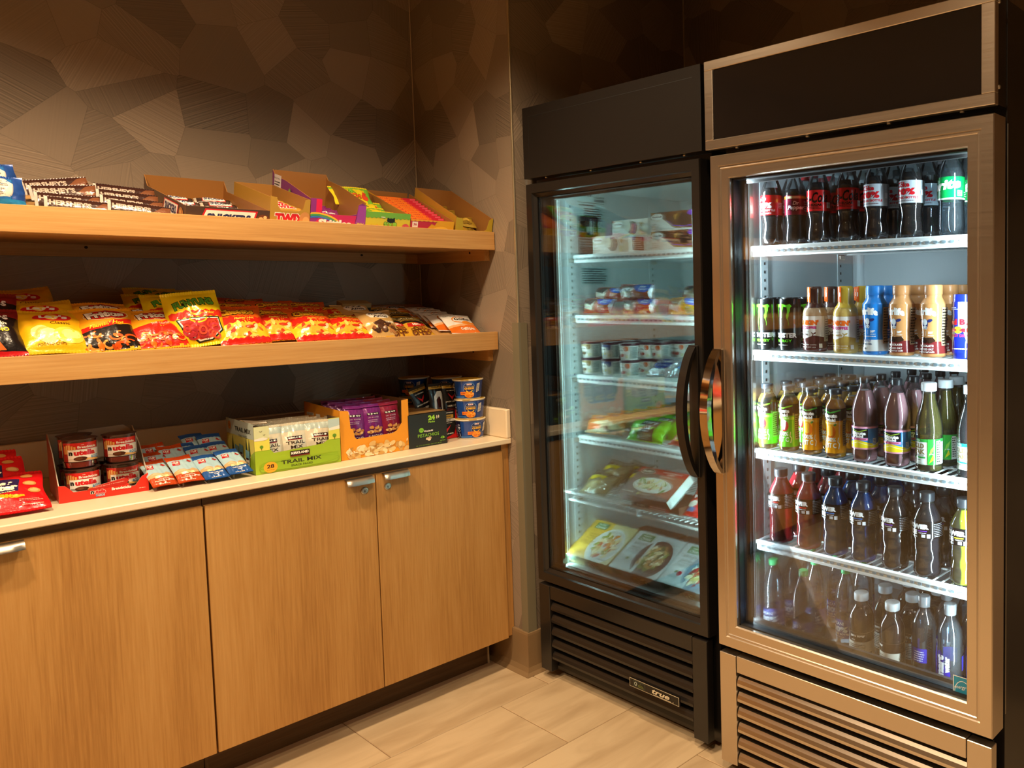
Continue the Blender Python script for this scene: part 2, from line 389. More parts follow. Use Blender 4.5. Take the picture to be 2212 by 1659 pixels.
    def lay(s, mp, gx, gy, o0=.0003, dl=.00011):
        """print shapes laid on the surface mp(x_mm, y_mm, offset_m)"""
        mb = MB(); nl = len(s.sh); dl = min(dl, .0035/max(nl, 1))
        for li, (polys, c) in enumerate(s.sh):
            idx = {}; vs = []; fs = []
            for p in polys:
                qs = []
                for x in range(len(p)): qs.append((min(max(p[x][0], 0), s.w), min(max(p[x][1], 0), s.h)))
                a = 0
                for i in range(len(qs)): j = (i+1) % len(qs); a += qs[i][0]*qs[j][1]-qs[j][0]*qs[i][1]
                if abs(a) < 1e-4: continue
                if a < 0: qs.reverse()
                pcs = [q2 for q1 in (cut(qs, 0, gx) if gx else [qs]) for q2 in (cut(q1, 1, gy) if gy else [q1])]
                for pc in pcs:
                    f = []
                    for (x, y) in pc:
                        k = (round(x, 3), round(y, 3))
                        if k not in idx: idx[k] = len(vs); vs.append(mp(x, y, o0+li*dl))
                        if not f or f[-1] != idx[k]: f.append(idx[k])
                    if len(f) > 2 and f[0] == f[-1]: f.pop()
                    if len(set(f)) >= 3: fs.append(tuple(f))
            mb.add(vs, fs, c)
        return mb
    def base(s, mp, gx, gy, c=None):
        a = Art(s.w, s.h); a.rect(0, 0, s.w, s.h, c or s.bg); return a.lay(mp, gx, gy, 0, 0)
def flat(w, h, fr): return lambda x, y, o: fr((x-w/2)/1000, y/1000, -o)
def card_front(y): return lambda u, v, d: (u, y+d, v)       # printed side looks to -y
def card_left(x): return lambda u, v, d: (x+d, -u, v)        # printed side looks to -x, u runs towards the front
def card_right(x): return lambda u, v, d: (x-d, u, v)
def card_top(z): return lambda u, v, d: (u, v, z-d)
def cyl(w, rfun, z0, th0=0.0):
    def f(x, y, o):
        z = z0+y/1000; r = rfun(z); a = (x-w/2)/1000/max(rfun.rn, .001)+th0; r += o
        return (r*math.sin(a), -r*math.cos(a), z)
    return f
def rprof(prof, off=0.0, rn=None):
    P = sorted([(z, r) for r, z in prof])
    def f(z):
        if z <= P[0][0]: return P[0][1]+off
        for (a, b) in zip(P[:-1], P[1:]):
            if z <= b[0]: t = (z-a[0])/max(b[0]-a[0], 1e-6); return a[1]+(b[1]-a[1])*t+off
        return P[-1][1]+off
    f.rn = rn or max(r for r, z in prof); return f
def smoothprof(P, k=3):
    """Catmull-Rom through (r,z) in mm -> metres"""
    out = []
    for i in range(len(P)-1):
        p0 = P[max(i-1, 0)]; p1 = P[i]; p2 = P[i+1]; p3 = P[min(i+2, len(P)-1)]
        for j in range(k):
            t = j/k
            q = [.5*((2*p1[d])+(-p0[d]+p2[d])*t+(2*p0[d]-5*p1[d]+4*p2[d]-p3[d])*t*t+(-p0[d]+3*p1[d]-3*p2[d]+p3[d])*t**3) for d in (0, 1)]
            out.append((max(q[0], .2)/1000, q[1]/1000))
    out.append((P[-1][0]/1000, P[-1][1]/1000)); return out

# ------------------------------------------------------------------ pillow bag
def bagmap(W, H, D, seed, seal=.055, pinch=.05, wr=1.0, sx=.55, flatb=0.0):
    rn = random.Random(seed); ph = [rn.uniform(0, 6.28) for _ in range(10)]; W /= 1000; H /= 1000; D /= 1000
    cr = [(rn.uniform(.15, .85), rn.uniform(.2, .85), rn.uniform(-1, 1), rn.uniform(.4, 1)) for _ in range(6)]
    def f(x, y, o, sgn=-1):
        u = min(max(x/1000/W, 0), 1); v = min(max(y/1000/H, 0), 1)
        vv = min(max((v-seal)/(1-2*seal), 0), 1)
        pr = (max(math.sin(PI*u), 0)**sx)*(max(math.sin(PI*vv), 0)**.55)
        X = (u-.5)*W*(1-pinch*math.sin(PI*vv)+.02*math.sin(9*v+ph[0])*wr)
        Z = v*H+.004*wr*math.sin(3.1*u+ph[1])*(v-.5)*H/.16
        dep = D/2*pr
        e0 = math.exp(-vv/.16); e1 = math.exp(-(1-vv)/.16); es = math.exp(-min(u, 1-u)/.10)
        dep += wr*pr*(.0034*e1*math.sin(u*38+ph[2])+.0030*e0*math.sin(u*33+ph[3])+.0022*es*math.sin(v*30+ph[4]))
        for (cu, cv, s_, w_) in cr:
            d = (u-cu)*math.cos(s_*1.5)+(v-cv)*math.sin(s_*1.5); dep += wr*pr*.0026*w_*math.exp(-(d/.045)**2)*(1 if s_ > 0 else -1)
        Y = sgn*(dep+o)+.0022*wr*math.sin(u*5+ph[5])*(v-.4)*2
        return (X, Y, Z)
    return f
def bag(name, W, H, D, art, seed, mat=None, cat=None, seal=.055, pinch=.05, wr=1.0, sx=.55, gx=None, gy=None, sealc=None, back=None):
    mat = mat or PF; mp = bagmap(W, H, D, seed, seal, pinch, wr, sx); gx = gx or W/20; gy = gy or H/22
    mb = art.base(mp, gx, gy); b2 = art.base(lambda x, y, o: mp(x, y, o, .85), gx, gy, hx(back) if back else None)
    n = len(mb.v); mb.v += b2.v; mb.f += [tuple(reversed([i+n for i in q])) for q in b2.f]; mb.c += b2.c
    me = mb.mesh(name, mat, 2); t = link(name, me); t['category'] = cat or 'bag'
    if art.sh: part('print', art.lay(mp, gx, gy), mat, t, 2)
    sc = hx(sealc) if sealc else art.bg
    for (nm, a, b) in (('top_seal', 1-seal*.95, 1.0), ('bottom_seal', 0.0, seal*.95)):
        m = MB(); k = 44; vs = []; fs = []
        for sg in (-1, 1):
            o = len(vs)
            for i in range(k+1):
                for j in (0, 1):
                    p = mp(W*i/k, H*(a if j == 0 else b), .0008+.0009*(i % 2), sg); vs.append((p[0], p[1], p[2]+(.0012*(i % 2) if (j == (1 if nm == 'top_seal' else 0)) else 0)))
            fs += [(o+2*i, o+2*i+2, o+2*i+3, o+2*i+1) for i in range(k)]
        m.add(vs, fs, sc); part(nm, m, mat, t)
    return t
# ------------------------------------------------------------------ room
WALLP = pbr('painted_wall', '#8a7660', .7)
struct('wall_back', MB().box(-4.1, 0, 0, .1, 0, 2.8), WPX)
struct('wall_side', MB().box(0, .9, -.712, 0, 0, 2.8), WPY)
struct('wall_alcove', MB().box(.0005, .9, -.7125, -.700, 0, 2.8), WPX)
struct('wall_rear', MB().box(.9, 1.0, -5.2, -.70, 0, 2.8), WPY)
struct('wall_left', MB().box(-4.2, -4.1, -5.2, .1, 0, 2.8), WALLP)
struct('wall_front', MB().box(-4.1, 1.0, -5.3, -5.2, 0, 2.8), WALLP)
struct('ceiling', MB().box(-4.1, 1.0, -5.2, .1, 2.8, 2.9), pbr('ceiling_paint', '#b7a88f', .8))
GROUT = pbr('tile_grout', '#8d7355', .8)
fl = struct('floor', MB().box(-4.1, 1.0, -5.2, .1, -.06, -.0025), GROUT)
tb = MB().box(.0015, .5835, .0015, .3885, -.008, 0, b=.0015).mesh('tile', TILE)
for j in range(-13, 1):
    y0 = -.84+.39*j+.39
    off = [-.006, -.205, -.404][(-j) % 3]
    for i in range(-8, 4):
        x0 = off+.585*i
        if x0 > .95 or x0+.585 < -3.2: continue
        link('tile', tb, fl, (x0, y0-.39, 0))
# tiled base along the niche pier
BASE = pbr('brown_base_tile', '#8a7050', .35)
def cove(nm, f):
    mb = MB(); pr = [(0, .163), (.011, .163), (.012, .155), (.012, .03), (.018, .012), (.03, .002), (.03, 0), (0, 0)]
    vs = []
    for t in (0, 1):
        for (d, z) in pr: vs.append(f(d, t, z))
    n = len(pr); mb.add(vs, [(i, (i+1) % n, n+(i+1) % n, n+i) for i in range(n)]+[tuple(range(n)), tuple(range(n, 2*n))])
    struct(nm, mb, BASE)
cove('baseboard_side', lambda d, t, z: (-d, -.45-(.262+d)*t, z))
cove('baseboard_alcove', lambda d, t, z: (-d*(1-t)+.9*t, -.7125-d, z))
CAULK = pbr('pale_caulk', '#b9a88e', .5); STRIP = pbr('corner_guard_metal', '#c8b899', .35, .7); GUARD = pbr('corner_guard_vinyl', '#77705c', .4)
struct('trim_1', MB().box(-.004, 0, -.004, 0, 1.0, 2.8, b=.0015), CAULK)
struct('trim_2', MB().box(-.0025, .004, -.7155, -.706, .163, 2.8, b=.001), STRIP)
mb = MB(); mb.box(-.003, 0, -.7125, -.675, .163, 1.36); mb.box(-.003, .034, -.7165, -.7125, .163, 1.36); struct('trim_3', mb, GUARD)
struct('trim_4', MB().box(.895, .9, -.7165, -.712, 1.0, 2.8), CAULK)
struct('trim_5', MB().box(-.05, -.044, -.503, -.497, .0, .132), CAULK)

# ------------------------------------------------------------------ counter with cabinets
SILV = pbr('lock_nickel', '#bdb6a6', .3, 1); KEY = pbr('keyhole_dark', (.02, .02, .02), .5)
ct = thing('countertop', 'cream quartz countertop with low splash running along the patterned wall', 'countertop')
part('slab', MB().box(-2.6, -.001, -.6424, -.001, .8933, .914, b=.003), QUARTZ, ct)
part('back_splash', MB().box(-2.6, -.021, -.021, -.0005, .914, 1.03, b=.002), QUARTZ, ct)
part('side_splash', MB().box(-.021, -.0005, -.6424, -.0005, .914, 1.027, b=.004), QUARTZ, ct)
def pull(x0, x1, z, parent):
    mb = MB(); pr = [(.0, .0), (-.012, .001), (-.024, -.003), (-.030, -.010), (-.032, -.019)]; th = .002; n = 10
    vs = []; fs = []
    for i in range(n+1):
        t = i/n; x = x0+(x1-x0)*t; e = min(t, 1-t)*n
        for (y, q) in pr: vs.append((x, -.6304+y*(1 if e >= 1 else .86), z+q))
    k = len(pr)
    for i in range(n):
        for j in range(k-1): fs.append((i*k+j, (i+1)*k+j, (i+1)*k+j+1, i*k+j+1))
    mb.add(vs, fs); m2 = [(a, b+.0015, c-th) for a, b, c in vs]; mb.add(m2, [tuple(reversed(f)) for f in fs])
    part('door_pull', mb, ALU, parent, True)
def lock(x, z, parent):
    mb = MB(); mb.lathe([(.0117, 0), (.0117, .003), (.0095, .0045), (.0078, .0045), (.0075, .0036), (.0005, .0036)], 24)
    mb.v = [(x+a, -.6304-c, z+b) for a, b, c in mb.v]
    o = part('cam_lock', mb, SILV, parent, True)
def cabinet(x0, x1, doors, label, mid=None):
    t = thing('base_cabinet', label, 'cabinet', group=None)
    part('carcass', MB().box(x0+.002, x1-.002, -.610, -.02, .132, .867), OAKV, t)
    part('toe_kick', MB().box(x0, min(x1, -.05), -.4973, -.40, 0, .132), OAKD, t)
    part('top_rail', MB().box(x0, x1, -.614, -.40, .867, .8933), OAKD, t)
    for (a, b, px0, px1, lk) in doors:
        d = part('door', MB().box(a+.0016, b-.0016, -.6304, -.611, .1319, .8676, b=.001), OAKV, t)
        if px0 is not None: pull(px0, px1, .8685, d)
        if lk: 
            lock(lk, .820, d); part('keyhole', MB().box(lk-.0009, lk+.0011, -.6352, -.6335, .8155, .8225), KEY, d)
    return t
cb = cabinet(-.983, -.031, [(-.983, -.5055, -.604, -.520, -.543), (-.5055, -.0325, -.485, -.402, -.468)], 'oak base cabinet with two locking doors next to the wall corner')
part('filler_panel', MB().box(-.031, -.002, -.618, -.60, .134, .8933), OAKV, cb)
cabinet(-1.935, -.985, [(-1.934, -1.460, None, None, None), (-1.460, -.985, -1.445, -1.359, None)], 'oak base cabinet below the red peanut cookie packs, no lock in view')

# ------------------------------------------------------------------ wall shelves: lipped board with a sloping insert
SL = math.tan(math.radians(14)); SLA = math.radians(14)
SCREW = pbr('dark_screw', '#3a2a1a', .4, .8)
def wall_shelf(zt, zb, label, cz):
    t = thing('wall_shelf', label, 'shelf')
    part('front_fascia', MB().box(-2.6, -.0035, -.5793, -.5600, zb, zt, b=.0012), OAKX, t)
    part('shelf_board', MB().box(-2.6, -.0035, -.5600, -.001, zb+.003, zb+.022), OAKX, t)
    z0 = zt-.028; mb = MB()
    vs = [(x, y, z0+(y+.56)*SL-d) for x in (-2.6, -.022) for y in (-.559, -.021) for d in (0, .005)]
    mb.add(vs, [(0, 1, 3, 2), (4, 6, 7, 5), (0, 4, 5, 1), (2, 3, 7, 6), (0, 2, 6, 4), (1, 5, 7, 3)]); part('sloped_insert', mb, OAKX, t)
    c = part('back_cleat', MB().box(-2.6, -.0205, -.0195, -.0005, cz, zb+.003), OAKX, t)
    for x in (-1.985, -1.085, -.247):
        s = MB().lathe([(.0045, 0), (.0045, .002), (.002, .0025)], 12); s.v = [(x+a, -.0195-q, cz+.03+b) for a, b, q in s.v]; part('screw', s, SCREW, c)
    c = part('side_cleat', MB().box(-.0205, -.0005, -.535, -.0005, cz-.003, zb+.003), OAKY, t)
    s = MB().lathe([(.0045, 0), (.0045, .002), (.002, .0025)], 12); s.v = [(-.0205-q, -.43+a, cz+.03+b) for a, b, q in s.v]; part('screw', s, SCREW, c)
    return z0
Z1 = wall_shelf(1.7071, 1.6377, 'upper oak wall shelf with tall lip holding candy boxes', 1.602)
Z2 = wall_shelf(1.3239, 1.2545, 'lower oak wall shelf with tall lip holding chip bags', 1.212)
def zs(z0, y): return z0+(y+.56)*SL

# ------------------------------------------------------------------ glass-door coolers (front looks to -x)
LEDM = pbr('led_dot', '#ffffff', .5, emis=14, ecol=(.85, .95, 1))
try: LEDM.cycles.emission_sampling = 'NONE'
except Exception: pass
SLOT = pbr('rail_slot_grey', '#6f7f86', .6)
def cooler(P):
    y0, y1 = P['y']; ya, yb = P['liner']; xf = P['xf']; xb = P['xb']; FM = P['frame']; t = thing(P['name'], P['label'], 'refrigerator')
    zT = P['ztop']; zfl = P['zfl']; xi = P['xi']; BODY = BLACK; LN = P['lin']
    # shell
    sh = MB()
    sh.box(xb, xi+.05, y0, ya+.0, .02, zT-.004); sh.box(xb, xi+.05, yb, y1, .02, zT-.004); sh.box(xi+.012, xi+.05, yb, ya, .02, zT-.004)
    sh.box(xb, xi+.012, yb, ya, P['zc'], zT-.004); sh.box(xb, xi+.012, yb, ya, .02, zfl-.012)
    part('cabinet_shell', sh, BODY, t)
    ln = MB(); e = .004
    ln.box(xb+.001, xi, ya-e, ya, zfl, P['zc']); ln.box(xb+.001, xi, yb, yb+e, zfl, P['zc']); ln.box(xi, xi+.01, yb, ya, zfl-.011, P['zc']); ln.box(xb+.001, xi, yb, ya, P['zc']-.006, P['zc']); ln.box(xb+.001, xi, yb, ya, zfl-.01, zfl)
    part('liner', ln, LN, t)
    # pilasters with slot rows
    for (yy, sg) in ((ya-e, -1), (yb+e, 1)):
        for xx in (xb+.075, xb+.075+P['pil']):
            pl = part('pilaster', MB().box(xx-.016, xx+.016, *sorted((yy, yy+sg*.004)), zfl+.03, P['zc']-.03), LN, t)
            m = MB(); k = int((P['zc']-zfl-.1)/.0254)
            for i in range(k): 
                z = zfl+.05+i*.0254; m.box(xx-.0032, xx+.0032, *sorted((yy+sg*.0042, yy+sg*.0046)), z, z+.0085)
            o = part('slot_row', m, BLACKM, pl); o['kind'] = 'stuff'
    # back duct panel
    part('duct_panel', MB().box(xi-.022, xi-.001, yb+.06, ya-.06, zfl+.02, P['zc']-.02, b=.008), LN, t)
    # header sign
    hz0, hz1 = P['head']; hy0, hy1 = P['hy']
    if FM is STEEL:
        b = .03; h = MB()
        part('header_box', MB().box(xf+.012, xb, hy1+.004, hy0-.004, hz0+.004, hz1-.004), BLACK, t)
        for (a, c, z_, w) in ((hy1, hy0, hz1-.027, hz1), (hy1, hy0, hz0, hz0+.027), (hy1, hy1+.034, hz0+.027, hz1-.027), (hy0-.033, hy0, hz0+.027, hz1-.027)):
            part('header_frame', MB().box(xf, xf+.02, a, c, z_, w, b=.0015), STEEL, t)
        part('header_panel', MB().box(xf+.004, xf+.013, hy1+.03, hy0-.03, hz0+.02, hz1-.02), BLACKG, t)
    else:
        part('header_box', MB().box(xf+.004, xb, hy1+.002, hy0-.002, hz0, hz1), BLACK, t)
        part('header_panel', MB().box(xf, xf+.004, hy1, hy0, hz0, hz1, b=.001), BLACK, t)
        for (a, c, z_, w) in ((hy1+.035, hy0-.035, hz1-.036, hz1-.034), (hy0-.037, hy0-.035, hz0+.03, hz1-.036)): part('header_groove', MB().box(xf-.0004, xf+.001, a, c, z_, w), BLACKM, t)
    # header underside screws
    for q in (.12, .4, .68, .9):
        s = MB().lathe([(.006, 0), (.005, -.003), (.001, -.004)], 10); s.v = [(xf+.02+a, hy0+(hy1-hy0)*q+b, hz0-.001+c) for a, b, c in s.v]; part('screw', s, ALU, t)
    # door: mitred frame, gasket ring, pane, handle
    dy0, dy1 = P['dy']; dz0, dz1 = P['dz']; w = P['fw']; d = MB()
    pr = P['prof']      # (inset, x) cross-section from outer edge to glass
    ring = []
    for (ins, x) in pr: ring.append([(x, dy0-ins, dz0+ins), (x, dy1+ins, dz0+ins), (x, dy1+ins, dz1-ins), (x, dy0-ins, dz1-ins)])
    dr = thing_part('door', t)
    for k, nm in enumerate(('bottom_rail', 'stile', 'top_rail', 'stile')):
        m = MB(); vs = []
        for r_ in ring: vs += [r_[k], r_[(k+1) % 4]]
        m.add(vs, [(2*i, 2*i+1, 2*i+3, 2*i+2) for i in range(len(ring)-1)]); o = part(nm, m, FM, dr)
    i0 = pr[-1][0]; gx = P['gx']
    g = MB()
    for (a, c, z_, z2) in ((dy1+i0, dy0-i0, dz0+i0, dz0+i0+.004), (dy1+i0, dy0-i0, dz1-i0-.004, dz1-i0), (dy1+i0, dy1+i0+.004, dz0+i0, dz1-i0), (dy0-i0-.004, dy0-i0, dz0+i0, dz1-i0)): g.box(pr[-1][1], xb-.004, a, c, z_, z2)
    for (a, c, z_, z2) in ((dy1+i0, dy0-i0, dz0+i0, dz0+i0+.014), (dy1+i0, dy0-i0, dz1-i0-.012, dz1-i0), (dy1+i0, dy1+i0+.012, dz0+i0, dz1-i0), (dy0-i0-.012, dy0-i0, dz0+i0, dz1-i0)): g.box(xb-.016, xb-.006, a, c, z_, z2)
    for (a, c, z_, z2) in ((dy1+.02, dy0-.02, dz0+.02, dz0+i0+.004), (dy1+.02, dy0-.02, dz1-i0-.004, dz1-.02), (dy1+.02, dy1+i0+.004, dz0+i0, dz1-i0), (dy0-i0-.004, dy0-.02, dz0+i0, dz1-i0)): g.box(xb-.016, xb-.001, a, c, z_, z2)
    part('gasket', g, BLACKM, dr)
    part('glass_pane', MB().box(gx, gx+.004, dy1+i0-.002, dy0-i0+.002, dz0+i0-.002, dz1-i0+.002), GLASS, dr)
    # handle
    hy, h0, h1, bow, hm, wd_ = P['handle']; m = MB(); n = 18; vs = []; fs = []
    for i in range(n+1):
        q = i/n; zz = h0+(h1-h0)*q; o = bow*(1-(2*q-1)**2)**.8; thk = .010+.006*math.sin(PI*q)
        for (a, b) in ((-o-thk, -wd_/2), (-o-thk, wd_/2), (-o+.002, wd_/2), (-o+.002, -wd_/2)): vs.append((P['hx']+a, hy+b, zz))
    for i in range(n):
        for j in range(4): fs.append((i*4+j, i*4+(j+1) % 4, (i+1)*4+(j+1) % 4, (i+1)*4+j))
    fs += [(0, 1, 2, 3), tuple(n*4+j for j in (3, 2, 1, 0))]; m.add(vs, fs)
    part('handle', m, hm, dr, True, 'chrome bow handle' if hm is CHROME else None)
    part('handle_plate', MB().box(P['hx']-.006, P['hx']+.001, hy-wd_/2-.004, hy+wd_/2+.004, h0-.004, h1+.004, b=.002), hm, dr)
    # edge trim of the door, seen in the slit
    part('edge_trim', MB().box(P['prof'][0][1]+.012, P['prof'][0][1]+.015, dy1-.0012, dy1, dz0+.03, dz1-.012), ALU, dr)
    # grille
    gr = thing_part('grille', t); pz0, pz1 = P['gz']; pw = .064; gy0, gy1 = P['gy']
    part('post', MB().box(xf, xf+.03, gy0-pw, gy0, pz0, pz1, b=.0015), FM, gr); part('post', MB().box(xf, xf+.03, gy1, gy1+pw, pz0, pz1, b=.0015), FM, gr)
    part('top_rail', MB().box(xf+.001, xf+.03, gy1+pw+.003, gy0-pw-.003, pz1-.05, pz1+.001, b=.0015), FM, gr)
    lv = MB(); L = (gy0-gy1)/2-pw-.003; pf = [(.0, .018), (-.006, .010), (-.010, .0), (-.009, -.009), (-.004, -.013), (.006, -.010), (.022, .018)]
    lv.add([(x, s_*L, z) for s_ in (-1, 1) for x, z in pf], [(i, (i+1) % 7, 7+(i+1) % 7, 7+i) for i in range(7)]+[tuple(range(7)), tuple(range(13, 6, -1))]); lm = lv.mesh('louver', FM)
    z = pz1-.05-.033
    while z > pz0+.02:
        link('louver', lm, gr, (xf+.012, (gy0+gy1)/2, z)); z -= .0475
    part('grille_backing', MB().box(xf+.034, xf+.038, gy1+.01, gy0-.01, pz0+.01, pz1), BLACKM, gr)
    part('base_frame', MB().box(xf+.05, xi, y1+.02, y0-.02, .02, .06), BLACKM, t)
    for a in (y0-.08, y1+.08):
        for x in (xf+.09, xi-.08): part('foot', MB().box(x-.02, x+.02, a-.02, a+.02, 0, .021), BLACKM, t)
    # shelves
    for (z, x0_, kind) in P['shelves']:
        s = MB(); sa, sb = ya-.014, yb+.014; n = int((sa-sb)/.026)
        for i in range(n+1):
            y = sa-.006-(sa-sb-.012)*i/n; s.tube([(x0_+.006, y, z-.004), (xi-.05, y, z-.004)], .0026, 5)
        for x in (x0_+.12, x0_+.3, xi-.05): s.tube([(x, sa, z-.009), (x, sb, z-.009)], .0032, 6)
        for y in (sa, sb): s.tube([(x0_+.004, y, z-.006), (xi-.05, y, z-.006)], .0035, 6)
        w_ = part('wire_shelf', s, WIRE, t)
        if kind == 'rail':
            part('front_rail', MB().box(x0_-.003, x0_+.007, sb, sa, z-.0145, z+.001, b=.004).box(x0_-.003, x0_+.006, sb+.002, sa-.004, z-.030, z-.0165, b=.005).box(x0_+.001, x0_+.006, sb+.003, sa-.004, z-.03, z), WIRE, w_)
            m = MB(); k = int((sa-sb)/.024)
            for i in range(k): y = sa-.02-i*(sa-sb-.03)/k; m.box(x0_-.0035, x0_-.002, y-.0125, y-.001, z-.0175, z-.0125)
            o = part('rail_slots', m, SLOT, w_); o['kind'] = 'stuff'
        else:
            m = MB()
            for zz, xo in ((z+.022, -.028), (z-.012, -.012)): m.tube([(x0_+.02, sa, zz), (x0_+xo, sa+.004, zz), (x0_+xo, sb, zz), (x0_+.02, sb, zz)], .0045, 8)
            for y in (sa-.21, sa-.40, sb+.02): m.tube([(x0_-.028, y, z+.022), (x0_-.03, y, z-.004), (x0_-.012, y, z-.012)], .004, 6)
            part('front_rail', m, WIRE, w_)
        for (yy, sg) in ((ya-.005, -1), (yb+.005, 1)):
            for x in (xb+.075, xb+.075+P['pil']): part('shelf_clip', MB().box(x-.013, x+.02, *sorted((yy, yy+sg*.010)), z-.028, z-.011, b=.003), ALU, w_)
    # led rows
    for (yy, sg) in ((ya-.006, -1), (yb+.006, 1)):
        st = part('led_channel', MB().box(xb+.002, xb+.016, *sorted((yy, yy+sg*.010)), zfl+.02, P['zc']-.02), ALU, t)
        m = MB(); k = 44
        for i in range(k): z = zfl+.04+i*(P['zc']-zfl-.08)/(k-1); m.box(xb+.016, xb+.0166, *sorted((yy+sg*.002, yy+sg*.008)), z, z+.007)
        o = part('led_row', m, LEDM, st); o['kind'] = 'stuff'
    return t, dr
def thing_part(name, parent):
    return link(name, None, parent)
RP = dict(name='beverage_cooler', label='tall glass-door cooler framed in brushed steel, full of bottled drinks', y=(-1.735, -2.622), liner=(-1.808, -2.590), xf=-.02, xb=.055, xi=.62, frame=STEEL, lin=LINER,
    ztop=2.138, zfl=.405, zc=1.858, head=(1.883, 2.138), hy=(-1.720, -2.624), dy=(-1.738, -2.622), dz=(.398, 1.864), fw=.07, gx=.012,
    prof=[(0, .045), (0, -.017), (.002, -.02), (.031, -.02), (.033, -.0165), (.037, -.0165), (.040, -.019), (.042, -.0165), (.066, -.0165), (.069, -.012), (.069, .0)],
    handle=(-1.757, .93, 1.295, .050, CHROME, .030), hx=-.021, gz=(.035, .377), gy=(-1.741, -2.621), pil=.41,
    shelves=[(1.600, .062, 'rail'), (1.292, .062, 'rail'), (.9955, .062, 'rail'), (.716, .062, 'rail')])
LP = dict(name='glass_door_freezer', label='tall black glass-door freezer stocked with ice cream and frozen meals', y=(-.765, -1.668), liner=(-.853, -1.640), xf=.013, xb=.062, xi=.71, frame=BLACK, lin=LINERL,
    ztop=2.150, zfl=.445, zc=1.866, head=(1.892, 2.150), hy=(-.760, -1.673), dy=(-.768, -1.662), dz=(.382, 1.872), fw=.05, gx=.030,
    prof=[(0, .055), (0, .018), (.002, .013), (.034, .013), (.037, .020), (.048, .028), (.048, .031)],
    handle=(-1.625, .895, 1.30, .052, BLACK, .032), hx=.012, gz=(.035, .368), gy=(-.770, -1.653), pil=.405,
    shelves=[(1.612, .140, 'rail'), (1.386, .140, 'rail'), (1.160, .140, 'rail'), (.928, .140, 'rail'), (.700, .105, 'wire')])
CR, CRd = cooler(RP)
CL, CLd = cooler(LP)
# cabinet bolts on the steel cooler's flank
for z in (1.925, 2.115):
    s = MB().lathe([(.0055, 0), (.0045, .004), (.001, .006)], 12); s.v = [(.003+a, -2.622-c, z+b) for a, b, c in s.v]; part('bolt', s, ALU, CR, True)
# maker plate on the freezer grille
a = Art(240, 30); a.rect(0, 0, 240, 2, '#c9c1a8').rect(0, 28, 240, 30, '#c9c1a8').rect(0, 0, 2, 30, '#c9c1a8').rect(238, 0, 240, 30, '#c9c1a8').rect(2, 2, 238, 28, '#15110d')
a.rect(18, 5, 78, 26, '#3c463c').rect(20, 7, 76, 24, '#141813').ring(31, 15.5, 6.5, 6.5, 2, '#c7d6cf').text('ON', 55, 19, 3, '#7d8a3a').small(44, 8, 72, 16, 2, '#7d8a3a').text('true', 155, 16, 15, '#d8cfb6', w=84, bold=.03, shear=.3).rect(120, 4, 205, 6, '#d8cfb6').ell(214, 6, 2, 2, '#d8cfb6', 8)
mp = lambda x, y, o: (-.0035-o, -1.302-x/1000, .130+y/1000)
gp = part('maker_plate', MB().box(-.0035, .003, -1.542, -1.302, .130, .160), BLACKG, CL); part('print', a.lay(mp, 0, 0), PP, gp)
# rating sticker on the cooler glass
a = Art(54, 60); a.rect(0, 0, 54, 60, '#e8eef0').rect(2, 2, 52, 58, '#2f8fb5').rect(2, 15, 52, 16.5, '#e8eef0').ring(27, 20, 23, 30, 1.6, '#e8eef0', 16, 0, PI).text('energy', 20, 31, 9, '#f3f6f6', w=32, shear=.4, rot=.12)
a.poly([(43+(8 if k % 2 == 0 else 3.4)*math.sin(k*PI/5), 34+(8 if k % 2 == 0 else 3.4)*math.cos(k*PI/5)) for k in range(10)], '#f3f6f6').text('ENERGY STAR', 27, 8.5, 5, '#e8eef0', w=44, bold=.01)
part('energy_sticker', a.lay(lambda x, y, o: (.0115-o, -2.505-x/1000, .452+y/1000), 0, 0), PP, CRd)
# notices on the freezer's side wall
def notice(nm, x0, z0, a):
    o = part(nm, a.base(lambda x, y, o: (x0+x/1000, -.8572-o, z0+y/1000), 0, 0), PP, CL); part('print', a.lay(lambda x, y, o: (x0+x/1000, -.8572-o, z0+y/1000), 0, 0), PP, o)
K = '#20343a'; a = Art(130, 235, '#c6dcda'); a.text('true', 50, 222, 15, K, w=36, bold=.03, shear=.3).text('10266591', 103, 213, 9, K, w=50, bold=.02).rect(80, 196, 128, 206, '#5d7378').rect(4, 190, 128, 191.5, K).small(8, 176, 90, 186, 1, K).small(30, 120, 120, 172, 6, K)
a.rect(6, 160, 126, 160.8, K).rect(6, 146, 126, 146.8, K).rect(6, 133, 126, 133.8, K).small(6, 100, 60, 116, 2, K).text('UL', 115, 108, 7, K).poly([(76, 88), (90, 88), (83, 76)], K).small(70, 92, 115, 98, 1, K).ring(115, 82, 6, 6, 1.2, K).small(8, 20, 70, 60, 4, '#8fa7a8').ring(115, 60, 6, 5, 1.2, K)
notice('rating_label', .172, 1.815-.235+.235-.19, a)
a = Art(95, 150, '#c6dcda'); a.rect(0, 148, 95, 150, '#3f9a55').rect(93, 66, 95, 150, '#3f9a55').rect(0, 66, 2, 150, '#3f9a55').rect(4, 128, 32, 146, '#1d2c33').text('ECO', 18, 96, 12, '#2d5f86', w=24, bold=.03).rect(5, 86, 31, 90, '#2d5f86').rect(36, 76, 72, 142, '#2a3a40').rect(56, 80, 68, 138, '#b9c9c8').ell(48, 100, 7, 16, '#aebdbb').small(76, 84, 92, 134, 6, '#3f7f55').rect(0, 0, 95, 64, '#2a3238').small(5, 6, 90, 60, 9, '#7d8a90')
notice('energy_guide', .172, 1.615, a)
a = Art(130, 70, '#bcd4d3'); a.small(4, 4, 126, 66, 7, '#3c545a'); notice('care_notice', .18, 1.500, a)
